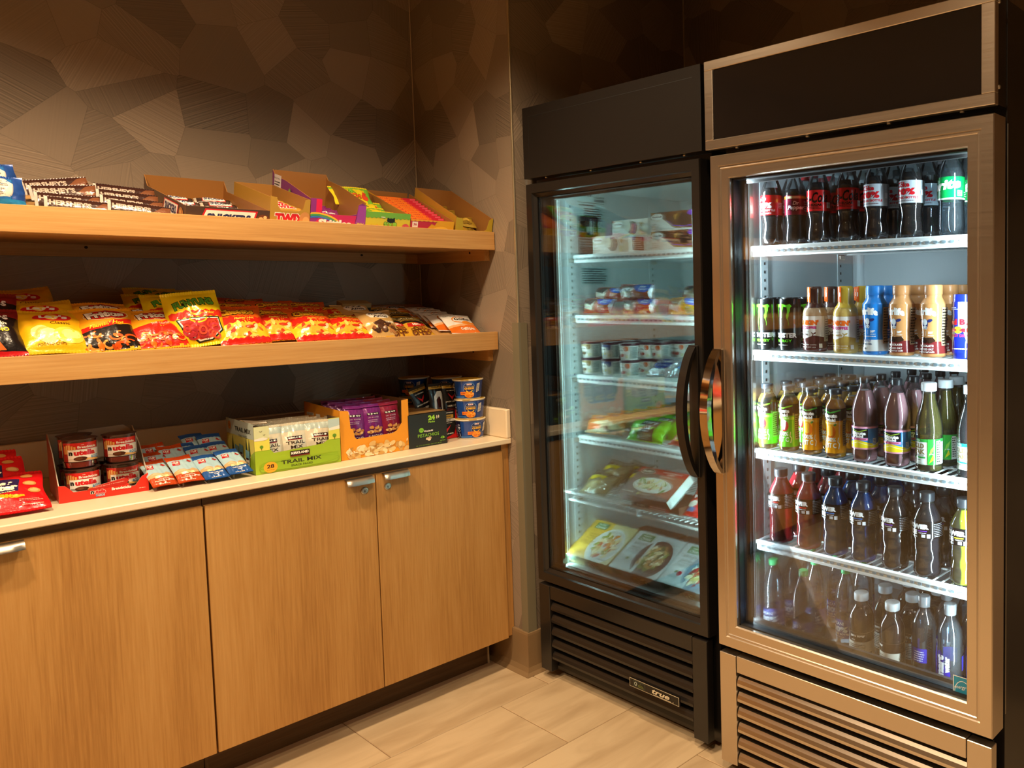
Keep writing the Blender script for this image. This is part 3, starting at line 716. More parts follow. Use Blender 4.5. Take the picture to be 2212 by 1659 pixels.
# ------------------------------------------------------------------ open display trays for candy
BRN = '#9c6a35'
def tray(name, label, x0, x1, y0, y1, zf, hf, hb, front, outc, zbase, left=None, inc=BRN, cutf=None, tilt=SLA, sidetop=None, cat='display box', fpts=None, th=.0022, leftart=None, base_y=None):
    """card tray, front edge at y0; hf/hb are side heights front/back"""
    t = thing(name, label, cat, ((x0+x1)/2, y0, zf), (tilt, 0, 0)); w = x1-x0; d = y1-y0; ic = hx(inc); oc = hx(outc)
    fp = fpts or [(-w/2, 0), (w/2, 0), (w/2, hf), (-w/2, hf)]
    p = part('front_panel', MB().prism(fp, th, card_front(0), oc, ic), PP, t)
    if front: part('print', front.lay(flat(front.w, front.h, card_front(-.0003)), 0, 0), PP, p)
    st = sidetop or [(0, hf), (d, hb)]
    p = part('side_panel', MB().prism([(-d, 0), (-th, 0)]+[(-max(a, th), b) for a, b in st], th, card_left(-w/2), hx(left) if left else oc, ic), PP, t)
    if leftart: part('print', leftart.lay(lambda x, y, o: (-w/2-o-.0003, d-x/1000, y/1000), 0, 0), PP, p)
    part('side_panel', MB().prism([(th, 0), (d, 0)]+[(max(a, th), b) for a, b in reversed(st)], th, card_right(w/2), oc, ic), PP, t)
    part('back_panel', MB().prism([(-w/2+th, 0), (w/2-th, 0), (w/2-th, st[-1][1]), (-w/2+th, st[-1][1])], th, lambda u, v, q: (u, d-q, v), ic, ic), PP, t)
    part('base_panel', MB().prism([(-w/2+th, th), (w/2-th, th), (w/2-th, d-th), (-w/2+th, d-th)], th, card_top(th), ic, oc), PP, t)
    return t
def inbox(x0, y0, zf, lx, ly, lz, tilt=SLA):
    """point given in tray coordinates (across, depth, up) -> world"""
    c, s = math.cos(tilt), math.sin(tilt); return (x0+lx, y0+ly*c-lz*s, zf+ly*s+lz*c)
YF = -.556

# chocolate bars, two fanned piles
def choc(sub):
    a = Art(142, 46, '#3b211c'); a.text("HERSHEY'S", 52, 27, 17, '#b9a79a', w=86, bold=.05).text(sub, 66, 9, 6, '#efe6da', bold=.02).poly([(98, 20), (120, 40), (142, 44), (142, 26), (118, 18)], '#7a4a30').poly([(100, 6), (118, 24), (142, 24), (142, 6)], '#6a3d28').poly([(112, 14), (124, 20), (142, 19), (142, 12)], '#8f5a3c').rect(0, 0, 6, 46, '#c8bfb6')
    if 'almond' in sub: a.ell(122, 14, 7, 4, '#c58a4a').ell(130, 10, 5, 3, '#d9a562')
    return bag('chocolate_bar', 142, 46, 13, a, 5, PF, 'candy bar', seal=.02, pinch=.0, wr=.15, sx=.14)
CH1 = Kind(lambda: choc('milk chocolate')); CH2 = Kind(lambda: choc('whole almonds'))
pos = ['rearmost', 'second from the back', 'second from the front', 'frontmost']
for i, (x, y, dz, rz) in enumerate(((-1.196, -.335, .030, .17), (-1.190, -.385, .020, .10), (-1.192, -.440, .004, -.02), (-1.184, -.495, .000, -.08))):
    CH1.put((x, y, zs(Z1, y)+.001+dz), (-.42, -rz, 0), 'dark brown plain chocolate bar, %s of the four beside the blue packs' % pos[i], 'plain chocolate bars on the upper shelf')
for i, (x, y, dz, rz) in enumerate(((-1.052, -.345, .024, -.06), (-1.057, -.395, .015, -.07), (-1.060, -.445, .006, -.09), (-1.056, -.498, .0, -.11))):
    CH2.put((x, y, zs(Z1, y)+.001+dz), (-.42, -rz, 0), 'dark brown almond chocolate bar, %s beside the nougat bar tray' % pos[i], 'almond chocolate bars on the upper shelf')
# cookie packs at the frame edge
def bluepack():
    a = Art(120, 95, '#2f6fb5'); a.poly([(8, 30), (88, 34), (104, 66), (84, 88), (6, 86)], '#e8ddd0').small(12, 40, 86, 82, 7, '#8c8884').rect(0, 0, 120, 26, '#2a86c0').poly([(88, 26), (120, 26), (120, 95), (100, 95)], '#254a94')
    return bag('cookie_pack', 120, 95, 40, a, 9, PF, 'cookie pack', wr=1.6, sealc='#27509c')
BP = Kind(bluepack)
BP.put((-1.345, -.505, zs(Z1, -.505)+.002), (-.25, 0, .15), 'crumpled blue and white cookie pack at the shelf lip, front one of two')
BP.put((-1.335, -.385, zs(Z1, -.385)+.012), (-.15, -.10, .2), 'crumpled blue and white cookie pack leaning behind the front one')

# nougat bar tray
w = .213; a = Art(213, 55); a.poly([(30, 0), (168, 0), (182, 50), (48, 50)], '#c8202a').poly([(35, 3), (165, 3), (176, 46), (51, 46)], '#f1ece2').text('SNICKERS', 107, 24, 26, '#1c2a5c', w=112, bold=.06, shear=.12).ell(196, 26, 17, 16, '#6d3a1e', 14).ell(190, 28, 6, 6, '#e0b074', 10).ell(200, 22, 6, 6, '#d9a262', 10).ell(201, 33, 5, 5, '#e6bd86', 10)
la = Art(400, 55); la.text('48', 14, 30, 24, '#d8d0c6', w=14, bold=.03).poly([(190, 6), (320, 6), (335, 48), (205, 48)], '#c8202a').poly([(196, 9), (316, 9), (329, 45), (209, 45)], '#f1ece2').text('SNICKERS', 262, 27, 26, '#1c2a5c', w=104, bold=.06, shear=.12).ell(358, 26, 20, 18, '#a8703a', 12).ell(352, 30, 7, 6, '#d9a262', 9)
tray('nougat_bar_tray', 'brown open tray of nougat bars with red outlined white logo panel', -.969, -.756, YF, -.165, Z1+.001, .055, .055, a, '#4a352b', Z1, sidetop=[(0, .055), (.36, .055), (.395, .085)], leftart=la)
def snk():
    a = Art(100, 30, '#3e2a22'); a.rect(20, 4, 82, 26, '#c8202a').rect(22, 6, 80, 24, '#f1ece2').text('SNICKERS', 51, 15, 11, '#1c2a5c', w=54, bold=.05, shear=.12).rect(0, 0, 5, 30, '#c9bfae').rect(95, 0, 100, 30, '#c9bfae')
    return bag('nougat_bar', 100, 30, 22, a, 6, PF, 'candy bar', seal=.03, pinch=0, wr=.5, sx=.25)
SK = Kind(snk); k = 0
for (lx, ly, lz, rz) in ((-.05, .10, .004, .03), (.052, .10, .004, -.04), (-.05, .16, .004, .05), (.052, .165, .004, .02), (-.052, .225, .006, -.05), (.05, .23, .006, .03), (-.048, .30, .008, .08), (.052, .30, .010, -.06)):
    p = inbox(-.8625, YF, Z1, lx, ly, lz+.012); SK.put(p, (-1.57+SLA+.25, 0, rz), 'wrapped nougat bar lying inside the brown tray on the upper shelf', 'nougat bars in the brown tray')
# caramel cookie bar box
w = .112; h = .098; fp = [(-w/2, 0), (w/2, 0), (w/2, h), (w/2-.014, h-.002), (w/2-.02, .066), (w/2-.035, .058), (-w/2+.03, .058), (-w/2+.022, .072), (-w/2+.018, h), (-w/2, h+.004)]
a = Art(112, 98); a.text('TWIX', 56, 34, 32, '#cf1f2a', w=84, bold=.07, out=('#f5efe4', .05), shear=.05).ell(98, 34, 16, 24, '#c98a4e', 14).ell(101, 28, 10, 16, '#dca768', 12)
tray('cookie_bar_box', 'tan card box of caramel cookie bars between brown and purple boxes', -.755, -.643, YF, -.25, Z1+.001, .098, .098, a, '#b48a35', Z1, fpts=fp, inc='#a8793c')
def twx():
    a = Art(98, 30, '#b98a35'); a.text('twix', 49, 15, 18, '#cf1f2a', w=58, bold=.05, out=('#f5efe4', .04)); return bag('cookie_bar', 98, 30, 20, a, 7, PF, 'candy bar', seal=.03, pinch=0, wr=.5, sx=.25)
TW = Kind(twx)
for i in range(5): TW.put(inbox(-.699, YF, Z1, 0, .03+.045*i, .055), (-1.25, 0, .02*(i % 3-1)), 'gold wrapped caramel cookie bar inside the tan card box', 'caramel cookie bars in the tan box')
# fruit chew bag box
w = .169; h = .105; fp = [(-w/2, 0), (w/2, 0), (w/2, .092), (w/2-.012, .10), (w/2-.024, .092), (w/2-.028, .062), (w/2-.05, .056), (-w/2+.035, .056), (-w/2+.032, h), (-w/2, h)]
a = Art(169, 105); a.poly([(0, 0), (169, 0), (169, 10), (120, 52), (32, 56), (30, 105), (0, 105)], '#8e2f86').rect(16, 60, 33, 103, '#e01f50').poly([(12, 0), (130, 0), (140, 56), (34, 56), (16, 30)], '#c9245f').ring(18, -10, 90, 70, 5, '#f2c230', 14, 0, PI*.6).ring(18, -10, 84, 64, 5, '#3fa55a', 14, 0, PI*.6).ring(18, -10, 78, 58, 5, '#3a78c8', 14, 0, PI*.6).poly([(132, 0), (169, 0), (169, 92), (145, 92), (142, 56)], '#9b3fa0').text('Skittles', 74, 28, 24, '#f6f2ee', w=100, bold=.06, sh=('#6d1d50', 1.2, -1.2)).text('Wild', 152, 30, 8, '#e8e04a', bold=.02, rot=-.1).text('Berry', 152, 19, 8, '#e8e04a', bold=.02, rot=-.1)
la = Art(330, 150); la.rect(12, 44, 70, 138, '#e8e2e6').small(16, 50, 66, 118, 8, '#3a3a40').text('Nutrition Facts', 41, 128, 6, '#222', w=48).ell(150, 92, 11, 17, '#6f8f4a', 14).ell(148, 96, 5, 8, '#93b06a', 10).ell(200, 70, 10, 12, '#b06a9a', 12)
tray('chew_box', 'purple box of rainbow chew bags with a scalloped window', -.641, -.473, YF, -.245, Z1+.001, .105, .125, a, '#7c2f78', Z1, fpts=fp, sidetop=[(0, .102), (.20, .128), (.295, .132), (.318, .150)], leftart=la)
def skt():
    a = Art(120, 88, '#8a2c7e'); a.ell(60, 42, 34, 20, '#c9245f').text('Skittles', 60, 58, 16, '#f6f2ee', w=86, bold=.05).text('Wild Berry', 70, 22, 9, '#e8a04a', w=60, bold=.03).scat(10, 10, 112, 40, 12, ['#5f7f3a', '#c03a8a', '#3a6fc0', '#b8324a'], 5, 8, .9, 4); return bag('chew_bag', 120, 88, 26, a, 12, PF, 'candy bag', wr=1.2)
SKT = Kind(skt)
for i, (ly, lz, tl) in enumerate(((.03, .004, -.9), (.075, .008, -.85), (.12, .012, -.9), (.165, .016, -.95), (.21, .022, -1.0))): SKT.put(inbox(-.557, YF, Z1, .004*(i % 3-1), ly, lz), (tl, 0, .05*(i % 3-1)), 'purple chew bag tucked in the purple window box', 'chew bags in the purple box')
# sour gummy box
w = .151; h = .075; a = Art(151, 75); a.flame(0, 151, 66, 18, 5, '#6fae3a', 22).text('SOUR', 84, 33, 19, '#8fce3a', w=46, bold=.06, out=('#15180e', .06)).text('PATCH', 84, 11, 17, '#e8542a', w=52, bold=.06, out=('#15180e', .06)).ell(84, 48, 14, 8, '#15180e', 12).ell(74, 52, 3, 6, '#15180e', 8).ell(94, 53, 3, 6, '#15180e', 8).text('100%', 58, 58, 5, '#f4f0d8', bold=.03, rot=-.1).ell(20, 26, 4, 5, '#d98a2a', 9).ell(20, 18, 6, 3, '#d98a2a', 9).ell(38, 28, 4, 5, '#e0a03a', 9).ell(38, 20, 6, 3, '#e0a03a', 9).ell(135, 24, 14, 16, '#d0525a', 14).ell(130, 28, 4, 4, '#b93c48', 9)
tray('sour_gummy_box', 'yellow-green box overflowing with sour gummy bags', -.4715, -.321, YF, -.20, Z1+.001, .075, .10, a, '#d6c22e', Z1, sidetop=[(0, .07), (.33, .10)])
def srp():
    a = Art(135, 95, '#e6cf2a'); a.flame(0, 135, 88, 12, 4, '#7fbf3a', 16).poly([(110, 0), (135, 0), (135, 95), (118, 95)], '#7fbf3a').text('SOUR', 50, 66, 19, '#7fc23a', w=62, bold=.06, out=('#15180e', .05)).text('PATCH', 56, 43, 19, '#e8642a', w=78, bold=.06, out=('#15180e', .05)).ell(110, 40, 12, 16, '#d84a30', 12).ell(112, 58, 8, 7, '#d84a30', 10).text('watermelon', 56, 24, 8, '#b8243a', bold=.03).scat(20, 6, 100, 20, 6, ['#d98a2a', '#8fce3a', '#d84a30'], 4, 7, .8, 2); return bag('gummy_bag', 135, 95, 24, a, 14, PF, 'candy bag', wr=1.0)
SRP = Kind(srp)
for i, (lx, ly, lz, tl, rz) in enumerate(((.002, .03, .008, -.75, 0), (-.003, .085, .016, -.8, .05), (.0, .14, .026, -.8, -.04), (-.022, .195, .062, -.70, .02), (.004, .21, .012, -.9, 0))):
    SRP.put(inbox(-.396, YF, Z1, lx, ly, lz), (tl, 0, rz), ['yellow sour gummy bag at the front of its box', 'yellow sour gummy bag second in the yellow-green box', 'yellow sour gummy bag third in the yellow-green box', 'yellow sour gummy bag riding highest on top of its box', 'yellow sour gummy bag buried at the back of its box'][i], 'sour gummy bags')
# fruit chew stick box
w = .160; h = .058; a = Art(160, 58); a.poly([(0, 20), (50, 16), (66, 34), (76, 46), (88, 40), (96, 58), (0, 58)], '#b8243f').rect(6, 30, 26, 50, '#efe6da').text('36', 16, 41, 10, '#b8243f', bold=.03).ell(105, 22, 34, 14, '#f0bf3a', 18, .15).text('Starburst', 104, 22, 17, '#b8243f', w=62, bold=.04, rot=.14, out=('#f7e6a0', .03)).flame(0, 96, 56, 3, 3, '#e8a82a', 12)
tray('chew_stick_box', 'yellow and crimson box packed with rows of pink fruit chew sticks', -.319, -.159, YF, -.20, Z1+.001, .058, .10, a, '#e0a51f', Z1, sidetop=[(0, .06), (.34, .105)])
def sbs():
    mb = MB().box(-.074, .074, -.008, .008, 0, .0155, hx('#d9482f'), b=.002); t = link('chew_stick', mb.mesh('chew_stick', PP)); t['category'] = 'candy stick'
    a = Art(148, 16); a.rect(0, 0, 92, 16, '#e8741f').rect(100, 0, 148, 16, '#c8253a').text('starburst', 44, 8, 11, '#c8202a', w=80, bold=.04, out=('#f4c93a', .035)).rect(126, 2, 146, 14, '#e05a6a')
    part('print', a.lay(flat(148, 16, card_front(-.0083)), 0, 0), PP, t); part('print', a.lay(lambda x, y, o: ((x-74)/1000, (y-8)/1000, .0157+o), 0, 0), PP, t); return t
SBS = Kind(sbs)
for r in range(12):
    SBS.put(inbox(-.239, YF, Z1, 0, .018+.0245*r, .034+.0040*r), (SLA-.25, 0, 0), 'pink and orange fruit chew stick in row %s from the front of its box' % ['one', 'two', 'three', 'four', 'five', 'six', 'seven', 'eight', 'nine', 'ten', 'eleven', 'twelve'][r], 'fruit chew sticks in the yellow box')
for r in range(12): SBS.put(inbox(-.239, YF, Z1, 0, .018+.0245*r, .0165+.0040*r), (SLA-.25, 0, 0), 'fruit chew stick in the hidden lower layer of the yellow box', 'lower layer of fruit chew sticks')
# golden peanut candy box
w = .148; h = .078; fp = [(-w/2, 0), (w/2, 0), (w/2, h+.004), (w/2-.016, h-.006), (w/2-.024, h-.042), (w/2-.034, h-.048), (-w/2+.04, h-.048), (-w/2+.03, h-.040), (-w/2+.026, h-.008), (-w/2, h)]
a = Art(148, 82); a.rect(64, 0, 84, 26, '#a8942a').small(8, 8, 40, 14, 1, '#c9b43a')
tray('gold_candy_box', 'plain mustard card box of gold candy packs against the side wall', -.152, -.004, YF, -.238, Z1+.001, .08, .135, a, '#b9a02c', Z1, fpts=fp, sidetop=[(0, .078), (.315, .135)], left='#b58a2e')
def gld():
    a = Art(120, 80, '#a98a2e'); a.poly([(10, 10), (60, 20), (70, 60), (20, 70)], '#d0742a').ell(40, 40, 16, 12, '#c8482a').text('& go', 40, 40, 12, '#2a1a14', bold=.03, out=('#f0e6c8', .03)).ell(90, 44, 14, 12, '#d9b24a').small(70, 10, 110, 26, 2, '#6a4a1a'); return bag('gold_candy_pack', 120, 80, 30, a, 19, pbr('gold_foil_back', '#b08f3a', .25, 1, bump=(50, .8, .004)) if False else PF, 'candy pack', wr=1.8)
GLD = Kind(gld)
for i, (lx, ly, lz, tl, rz) in enumerate(((.004, .045, .008, -1.15, .05), (-.002, .085, .030, -1.1, -.25), (.006, .13, .022, -1.0, .2), (-.01, .18, .03, -.95, -.1), (.002, .23, .035, -.9, .1))): GLD.put(inbox(-.079, YF, Z1, lx, ly, lz), (tl, 0, rz), ['gold candy pack lying in the window of the mustard box', 'gold candy pack tilted on top in the mustard box', 'gold candy pack third from the front of the mustard box', 'gold candy pack fourth from the front of the mustard box', 'gold candy pack deepest in the mustard box'][i], 'gold candy packs')

# ------------------------------------------------------------------ chip bags on the lower shelf
def lays():
    a = Art(145, 168, '#eab217'); a.ell(74, 118, 40, 17, '#c9201f', 20, -.1).ell(72, 119, 14, 13, '#f3d35a', 14).text("Lay's", 76, 119, 20, '#f8f2e4', w=58, bold=.05, rot=-.12).text('Classic', 86, 92, 11, '#5a3a12', w=44, bold=.01).ell(40, 62, 20, 26, '#f0d68a', 14, .4).ell(48, 54, 20, 26, '#e3be62', 14, .3).ell(56, 48, 20, 25, '#f2dc98', 14, .2).ell(98, 50, 34, 26, '#f3cf4a', 18).ell(104, 54, 22, 16, '#f7e08a', 16).text('POTATO CHIPS', 60, 24, 7, '#6a4a14', w=56); return bag('yellow_chip_bag', 145, 168, 62, a, 21, PF, 'chip bag', wr=1.5, sealc='#d8a81a')
def nacho():
    a = Art(145, 165, '#171214'); a.rect(0, 128, 145, 165, '#7c1418').text('DORITOS', 70, 126, 19, '#e8e0da', w=106, bold=.05, sh=('#5a0f12', 1.5, -1.5)).text("Flamin' Hot", 86, 98, 12, '#efe3c8', w=66, bold=.02, shear=.3).text('NACHO', 92, 78, 13, '#e8c83a', w=56, bold=.04).poly([(10, 10), (60, 20), (40, 62)], '#c9431f').poly([(60, 14), (104, 20), (84, 56)], '#d9642a').rect(0, 0, 145, 16, '#b81a1f').text('TORTILLA', 70, 8, 6, '#efe3c8'); return bag('black_red_chip_bag', 145, 165, 58, a, 22, PF, 'chip bag', wr=1.3, sealc='#7c1418')
def frit(hot):
    a = Art(132, 160, '#efa31c'); low = '#1d1612' if hot else '#cc2616'; a.poly([(0, 0), (132, 0), (132, 92), (70, 74), (0, 58)], low).poly([(0, 58), (70, 74), (132, 96), (132, 116), (60, 84), (0, 76)], '#cf2418').ell(72, 122, 48, 20, '#c2201c', 22, .12).ring(72, 122, 52, 23, 2, '#f6dd9a', 22, rot=.12).text('Fritos', 70, 123, 27, '#f7f0e2', w=86, bold=.06, rot=.10, out=('#3a1512', .05)).text('BRAND', 74, 103, 3.5, '#f6dd9a')
    if hot: a.text("Flamin' Hot", 68, 84, 12, '#f4c52a', w=86, bold=.03, shear=.4, rot=.18)
    else: a.text('THE ORIGINAL', 84, 86, 7, '#f4e6c8', w=62, rot=.15)
    a.scat(14, 10, 122, 52, 15, ['#e0661f', '#ea8a34', '#c9501a', '#f0a04a'], 11, 17, .8, 5 if hot else 8, shape='arc').scat(20, 12, 116, 46, 8, ['#e8741f', '#d9561a'], 6, 9, .6, 3); return bag('corn_chip_bag', 132, 160, 52, a, 23 if hot else 24, PF, 'chip bag', wr=1.1)
def funy():
    a = Art(142, 178, '#e8cc14'); a.text('FUNYUNS', 74, 132, 26, '#4f9a2e', w=104, bold=.06, out=('#17210f', .05), rot=.12, arc=4).flame(6, 142, 96, 16, 6, '#d5301f', 16).text("Flamin' Hot", 88, 97, 10, '#f3c83a', w=66, bold=.03, shear=.4, rot=.05).poly([(18, 84), (130, 84), (134, 40), (100, 14), (64, 10), (30, 40)], '#142014').poly([(22, 81), (127, 81), (130, 42), (98, 17), (66, 14), (34, 42)], '#f2efe2').poly([(26, 78), (124, 78), (127, 44), (97, 21), (68, 18), (38, 44)], '#b8322a').ring(74, 82, 24, 16, 4, '#e8cc14', 12, PI, 2*PI).scat(36, 24, 120, 70, 13, ['#d8442f', '#c43a44', '#e0563a', '#b3303a'], 11, 16, .85, 4, shape='ring'); return bag('yellow_onion_ring_bag', 142, 178, 58, a, 25, PF, 'chip bag', wr=1.2)
def chee():
    a = Art(140, 162, '#e2661a'); a.poly([(0, 0), (140, 0), (140, 60), (96, 86), (44, 80), (0, 58)], '#eec72a').flame(0, 140, 86, 20, 8, '#d5271a', 16, 5).text("Flamin' Hot", 80, 92, 9, '#f5d44a', w=60, bold=.03, shear=.35, rot=.08).text('Cheetos', 66, 122, 27, '#efb52a', w=100, bold=.07, rot=.06, out=('#1a1210', .07)).ell(70, 50, 46, 22, '#dfb23a', 16, .15).scat(22, 22, 122, 70, 16, ['#d0401c', '#e8a23a', '#e06a2a', '#f0d26a', '#c8371a', '#f4e2b0'], 8, 15, .42, 6).flame(0, 140, 12, 14, 5, '#cf2418', 18, 8); return bag('orange_cheese_puff_bag', 140, 162, 56, a, 26, PF, 'chip bag', wr=1.2, sealc='#d85a18')
def amos():
    a = Art(128, 150, '#c9a262'); a.ell(70, 108, 42, 24, '#efe9dc', 20).text('Famous', 68, 118, 15, '#1d1a1a', w=62, bold=.03, shear=.25, rot=.08).text('Amos', 74, 98, 17, '#1d1a1a', w=56, bold=.03, shear=.25, rot=.08).poly([(36, 60), (66, 76), (100, 66), (96, 40), (50, 36)], '#4a2f22').rect(84, 62, 112, 74, '#e8dfc8').scat(30, 18, 108, 50, 14, ['#8f5d34', '#5a3a26', '#b07a48', '#3c261c'], 7, 12, .7, 4).rect(0, 142, 128, 150, '#d8b478'); return bag('tan_cookie_bag', 128, 150, 50, a, 27, PF, 'cookie bag', wr=1.3)
def sny():
    a = Art(112, 150, '#c9982c'); a.rect(0, 96, 112, 130, '#1d1815').rect(6, 100, 106, 102, '#d8b45a').rect(6, 124, 106, 126, '#d8b45a').text("SNYDER'S", 56, 114, 13, '#d9c48a', w=80, bold=.05).text('OF HANOVER', 56, 104.5, 3.5, '#d9c48a', w=46).rect(10, 76, 102, 92, '#1d1815').poly([(24, 50), (98, 58), (96, 76), (26, 70)], '#c0281f').text('Minis', 62, 64, 11, '#f4ead2', w=34, bold=.03, rot=.08).scat(18, 12, 98, 48, 12, ['#7a431c', '#9c5a26', '#5f3214'], 9, 13, .8, 3, shape='ring'); return bag('pretzel_bag', 112, 150, 36, a, 28, PF, 'pretzel bag', wr=1.0)
def gold():
    a = Art(122, 128, '#e8e4dc'); a.poly([(0, 0), (122, 0), (122, 52), (0, 34)], '#e0711f').poly([(0, 34), (122, 52), (122, 60), (0, 46)], '#ecb27a').ring(64, 82, 34, 24, 5, '#e0842a', 18, .6, 5.4).text('Goldfish', 74, 86, 19, '#1d1a1a', w=68, bold=.04, out=('#f6f2ea', .05), rot=.08).ell(84, 60, 22, 12, '#e88a2a', 14).poly([(100, 60), (116, 72), (114, 48)], '#e88a2a').text('CHEDDAR', 74, 26, 12, '#f6efe2', w=62, bold=.04).small(8, 108, 60, 116, 1, '#9a9488'); return bag('fish_cracker_bag', 122, 128, 26, a, 29, PF, 'cracker bag', wr=.8)
KL = dict(lays=(Kind(lays), 168), nacho=(Kind(nacho), 165), fh=(Kind(lambda: frit(1)), 160), fo=(Kind(lambda: frit(0)), 160), fu=(Kind(funy), 178), ch=(Kind(chee), 162), am=(Kind(amos), 150), sn=(Kind(sny), 150), go=(Kind(gold), 128))
FR = 'front row of the lower shelf'
BAGS = [ # kind, x, y, top z, roll, yaw, label
 ('nacho', -1.375, -.500, 1.440, 0, .05, 'black and red nacho chip bag at the shelf lip beside the yellow chip bags', None),
 ('nacho', -1.368, -.395, 1.482, 0, .0, 'black and red nacho chip bag standing behind the front nacho bag', None),
 ('lays', -1.242, -.490, 1.436, .02, .05, 'plain yellow potato chip bag at the shelf lip with shiny crumpled front', None),
 ('lays', -1.252, -.400, 1.460, -.03, -.04, 'plain yellow potato chip bag in the middle of three in a row front to back', None),
 ('lays', -1.263, -.290, 1.498, -.06, .06, 'plain yellow potato chip bag rearmost of its row against the dark wall', None),
 ('fh', -1.136, -.490, 1.436, -.02, -.05, 'corn chip bag with black lower half, front of its row', None),
 ('fh', -1.122, -.385, 1.452, .02, .0, 'corn chip bag hidden behind the black-bottomed front one', None),
 ('fo', -1.020, -.492, 1.430, -.06, -.05, 'corn chip bag with red lower half at the shelf lip', None),
 ('fo', -1.008, -.400, 1.436, .03, .0, 'corn chip bag hidden behind the red-bottomed front one', None),
 ('fu', -.920, -.478, 1.484, -.10, -.08, 'bright yellow onion ring bag standing tallest at the shelf lip', None),
 ('fu', -.950, -.395, 1.474, .03, .05, 'yellow onion ring bag directly behind the tall front one', None),
 ('fu', -.978, -.315, 1.476, .05, .0, 'yellow onion ring bag third in its row from the lip', None),
 ('fu', -.950, -.225, 1.499, .01, .0, 'yellow onion ring bag rearmost, its top edge against the wall', None),
 ('fu', -.900, -.255, 1.492, -.02, .05, 'yellow onion ring bag at the back beside the rearmost one', None),
 ('ch', -.808, -.495, 1.438, -.03, .0, 'orange cheese puff bag in front, next to the tall yellow onion bag', None),
 ('ch', -.708, -.470, 1.428, .03, -.06, 'orange cheese puff bag in front, second along from the yellow onion bag', None),
 ('ch', -.600, -.497, 1.420, .02, .0, 'orange cheese puff bag in front, third along with a silver crumpled edge', None),
 ('ch', -.494, -.500, 1.404, .06, -.04, 'orange cheese puff bag in front, beside the tan cookie bag', None),
 ('ch', -.765, -.365, 1.452, .02, .05, 'orange cheese puff bag in the back row nearest the onion bags', None),
 ('ch', -.655, -.360, 1.452, -.02, .0, 'orange cheese puff bag in the back row, second from the onion bags', None),
 ('ch', -.560, -.355, 1.448, .02, -.05, 'orange cheese puff bag in the back row, third from the onion bags', None),
 ('ch', -.470, -.380, 1.428, .0, .0, 'orange cheese puff bag in the back row nearest the tan cookie bags', None),
 ('ch', -.71, -.255, 1.462, .02, .0, 'orange cheese puff bag against the wall behind the second back-row one', None),
 ('am', -.388, -.498, 1.412, .03, .0, 'tan cookie bag at the shelf lip with white oval logo', None),
 ('am', -.405, -.385, 1.436, -.04, .05, 'tan cookie bag standing behind the front tan bag', None),
 ('sn', -.262, -.505, 1.386, .03, .0, 'gold and black pretzel bag lying at the lip beside the fish cracker bags', None),
 ('sn', -.330, -.500, 1.390, .04, .05, 'gold and black pretzel bag lying at the lip beside the tan cookie bag', None),
 ('sn', -.262, -.425, 1.406, .02, .0, 'gold and black pretzel bag in the second row back', None),
 ('sn', -.270, -.350, 1.418, .0, .0, 'gold and black pretzel bag in the third row back', None),
 ('sn', -.345, -.36, 1.412, .0, .05, 'gold and black pretzel bag behind the one by the tan cookie bag', None),
 ('go', -.084, -.505, 1.387, .05, .0, 'white and orange fish cracker pack at the very front of its row', None),
 ('go', -.110, -.455, 1.393, .04, .03, 'white and orange fish cracker pack second in its row', None),
 ('go', -.112, -.405, 1.402, .03, .0, 'white and orange fish cracker pack third in its row', None),
 ('go', -.105, -.350, 1.410, .02, .02, 'white and orange fish cracker pack fourth in its row', None),
 ('go', -.100, -.290, 1.416, .02, .0, 'white and orange fish cracker pack rearmost in its row', None),
 ('go', -.200, -.250, 1.425, .0, .0, 'white fish cracker pack standing alone at the back by the pretzel bags', None)]
GRP = dict(lays='yellow chip bags', nacho='nacho chip bags', fh='hot corn chip bags', fo='corn chip bags', fu='onion ring bags', ch='cheese puff bags', am='tan cookie bags', sn='pretzel bags', go='fish cracker bags')
for (k, x, y, zt, rl, yw, lb, _) in BAGS:
    K_, H = KL[k]; zb = zs(Z2, y)+.006; c = min(1, (zt-zb)/(H/1000)); tl = -math.acos(max(c, .35))
    K_.put((x, y+.004, zb), (tl, rl, yw), lb, GRP[k])
# a dark carton edge standing behind the tan cookie bags
t = thing('dark_cookie_carton', 'low black and tan carton standing behind the tan cookie bags', 'carton', (-.385, -.262, zs(Z2, -.262)+.003), (SLA, 0, 0))
part('carton_body', MB().box(-.05, .05, 0, .05, 0, .068, hx('#1b1714'), b=.001), PP, t); part('carton_lid', MB().box(-.0505, .0505, -.0005, .0505, .052, .0685, hx('#8f7648')), PP, t)

# ------------------------------------------------------------------ things on the counter
CZ = .9145
def pack_nut():
    a = Art(150, 150, '#d3151b'); a.poly([(12, 60), (96, 64), (104, 112), (58, 122), (10, 106)], '#2a1f4a').text('Nutter', 52, 100, 19, '#f6efcf', w=74, bold=.06, rot=-.04).text('Butter', 58, 80, 19, '#f6efcf', w=78, bold=.06, rot=-.04).text('Bites', 80, 50, 15, '#f0b41f', w=52, bold=.06, rot=-.06).small(60, 62, 96, 67, 1, '#e8d8a8').ell(122, 92, 14, 9, '#c98a4a', 12).ell(122, 92, 10, 6, '#dca868', 12).ell(128, 64, 13, 9, '#c98a4a', 12).ell(128, 65, 9, 6, '#e0b070', 12).ell(30, 34, 14, 10, '#b87a3a', 12).ell(118, 124, 12, 8, '#c98a4a', 12).small(92, 26, 140, 36, 2, '#ef8a7a').small(96, 14, 140, 20, 1, '#ef8a7a'); return bag('peanut_cookie_pack', 150, 150, 36, a, 31, PF, 'cookie pack', wr=1.0)
NB = Kind(pack_nut)
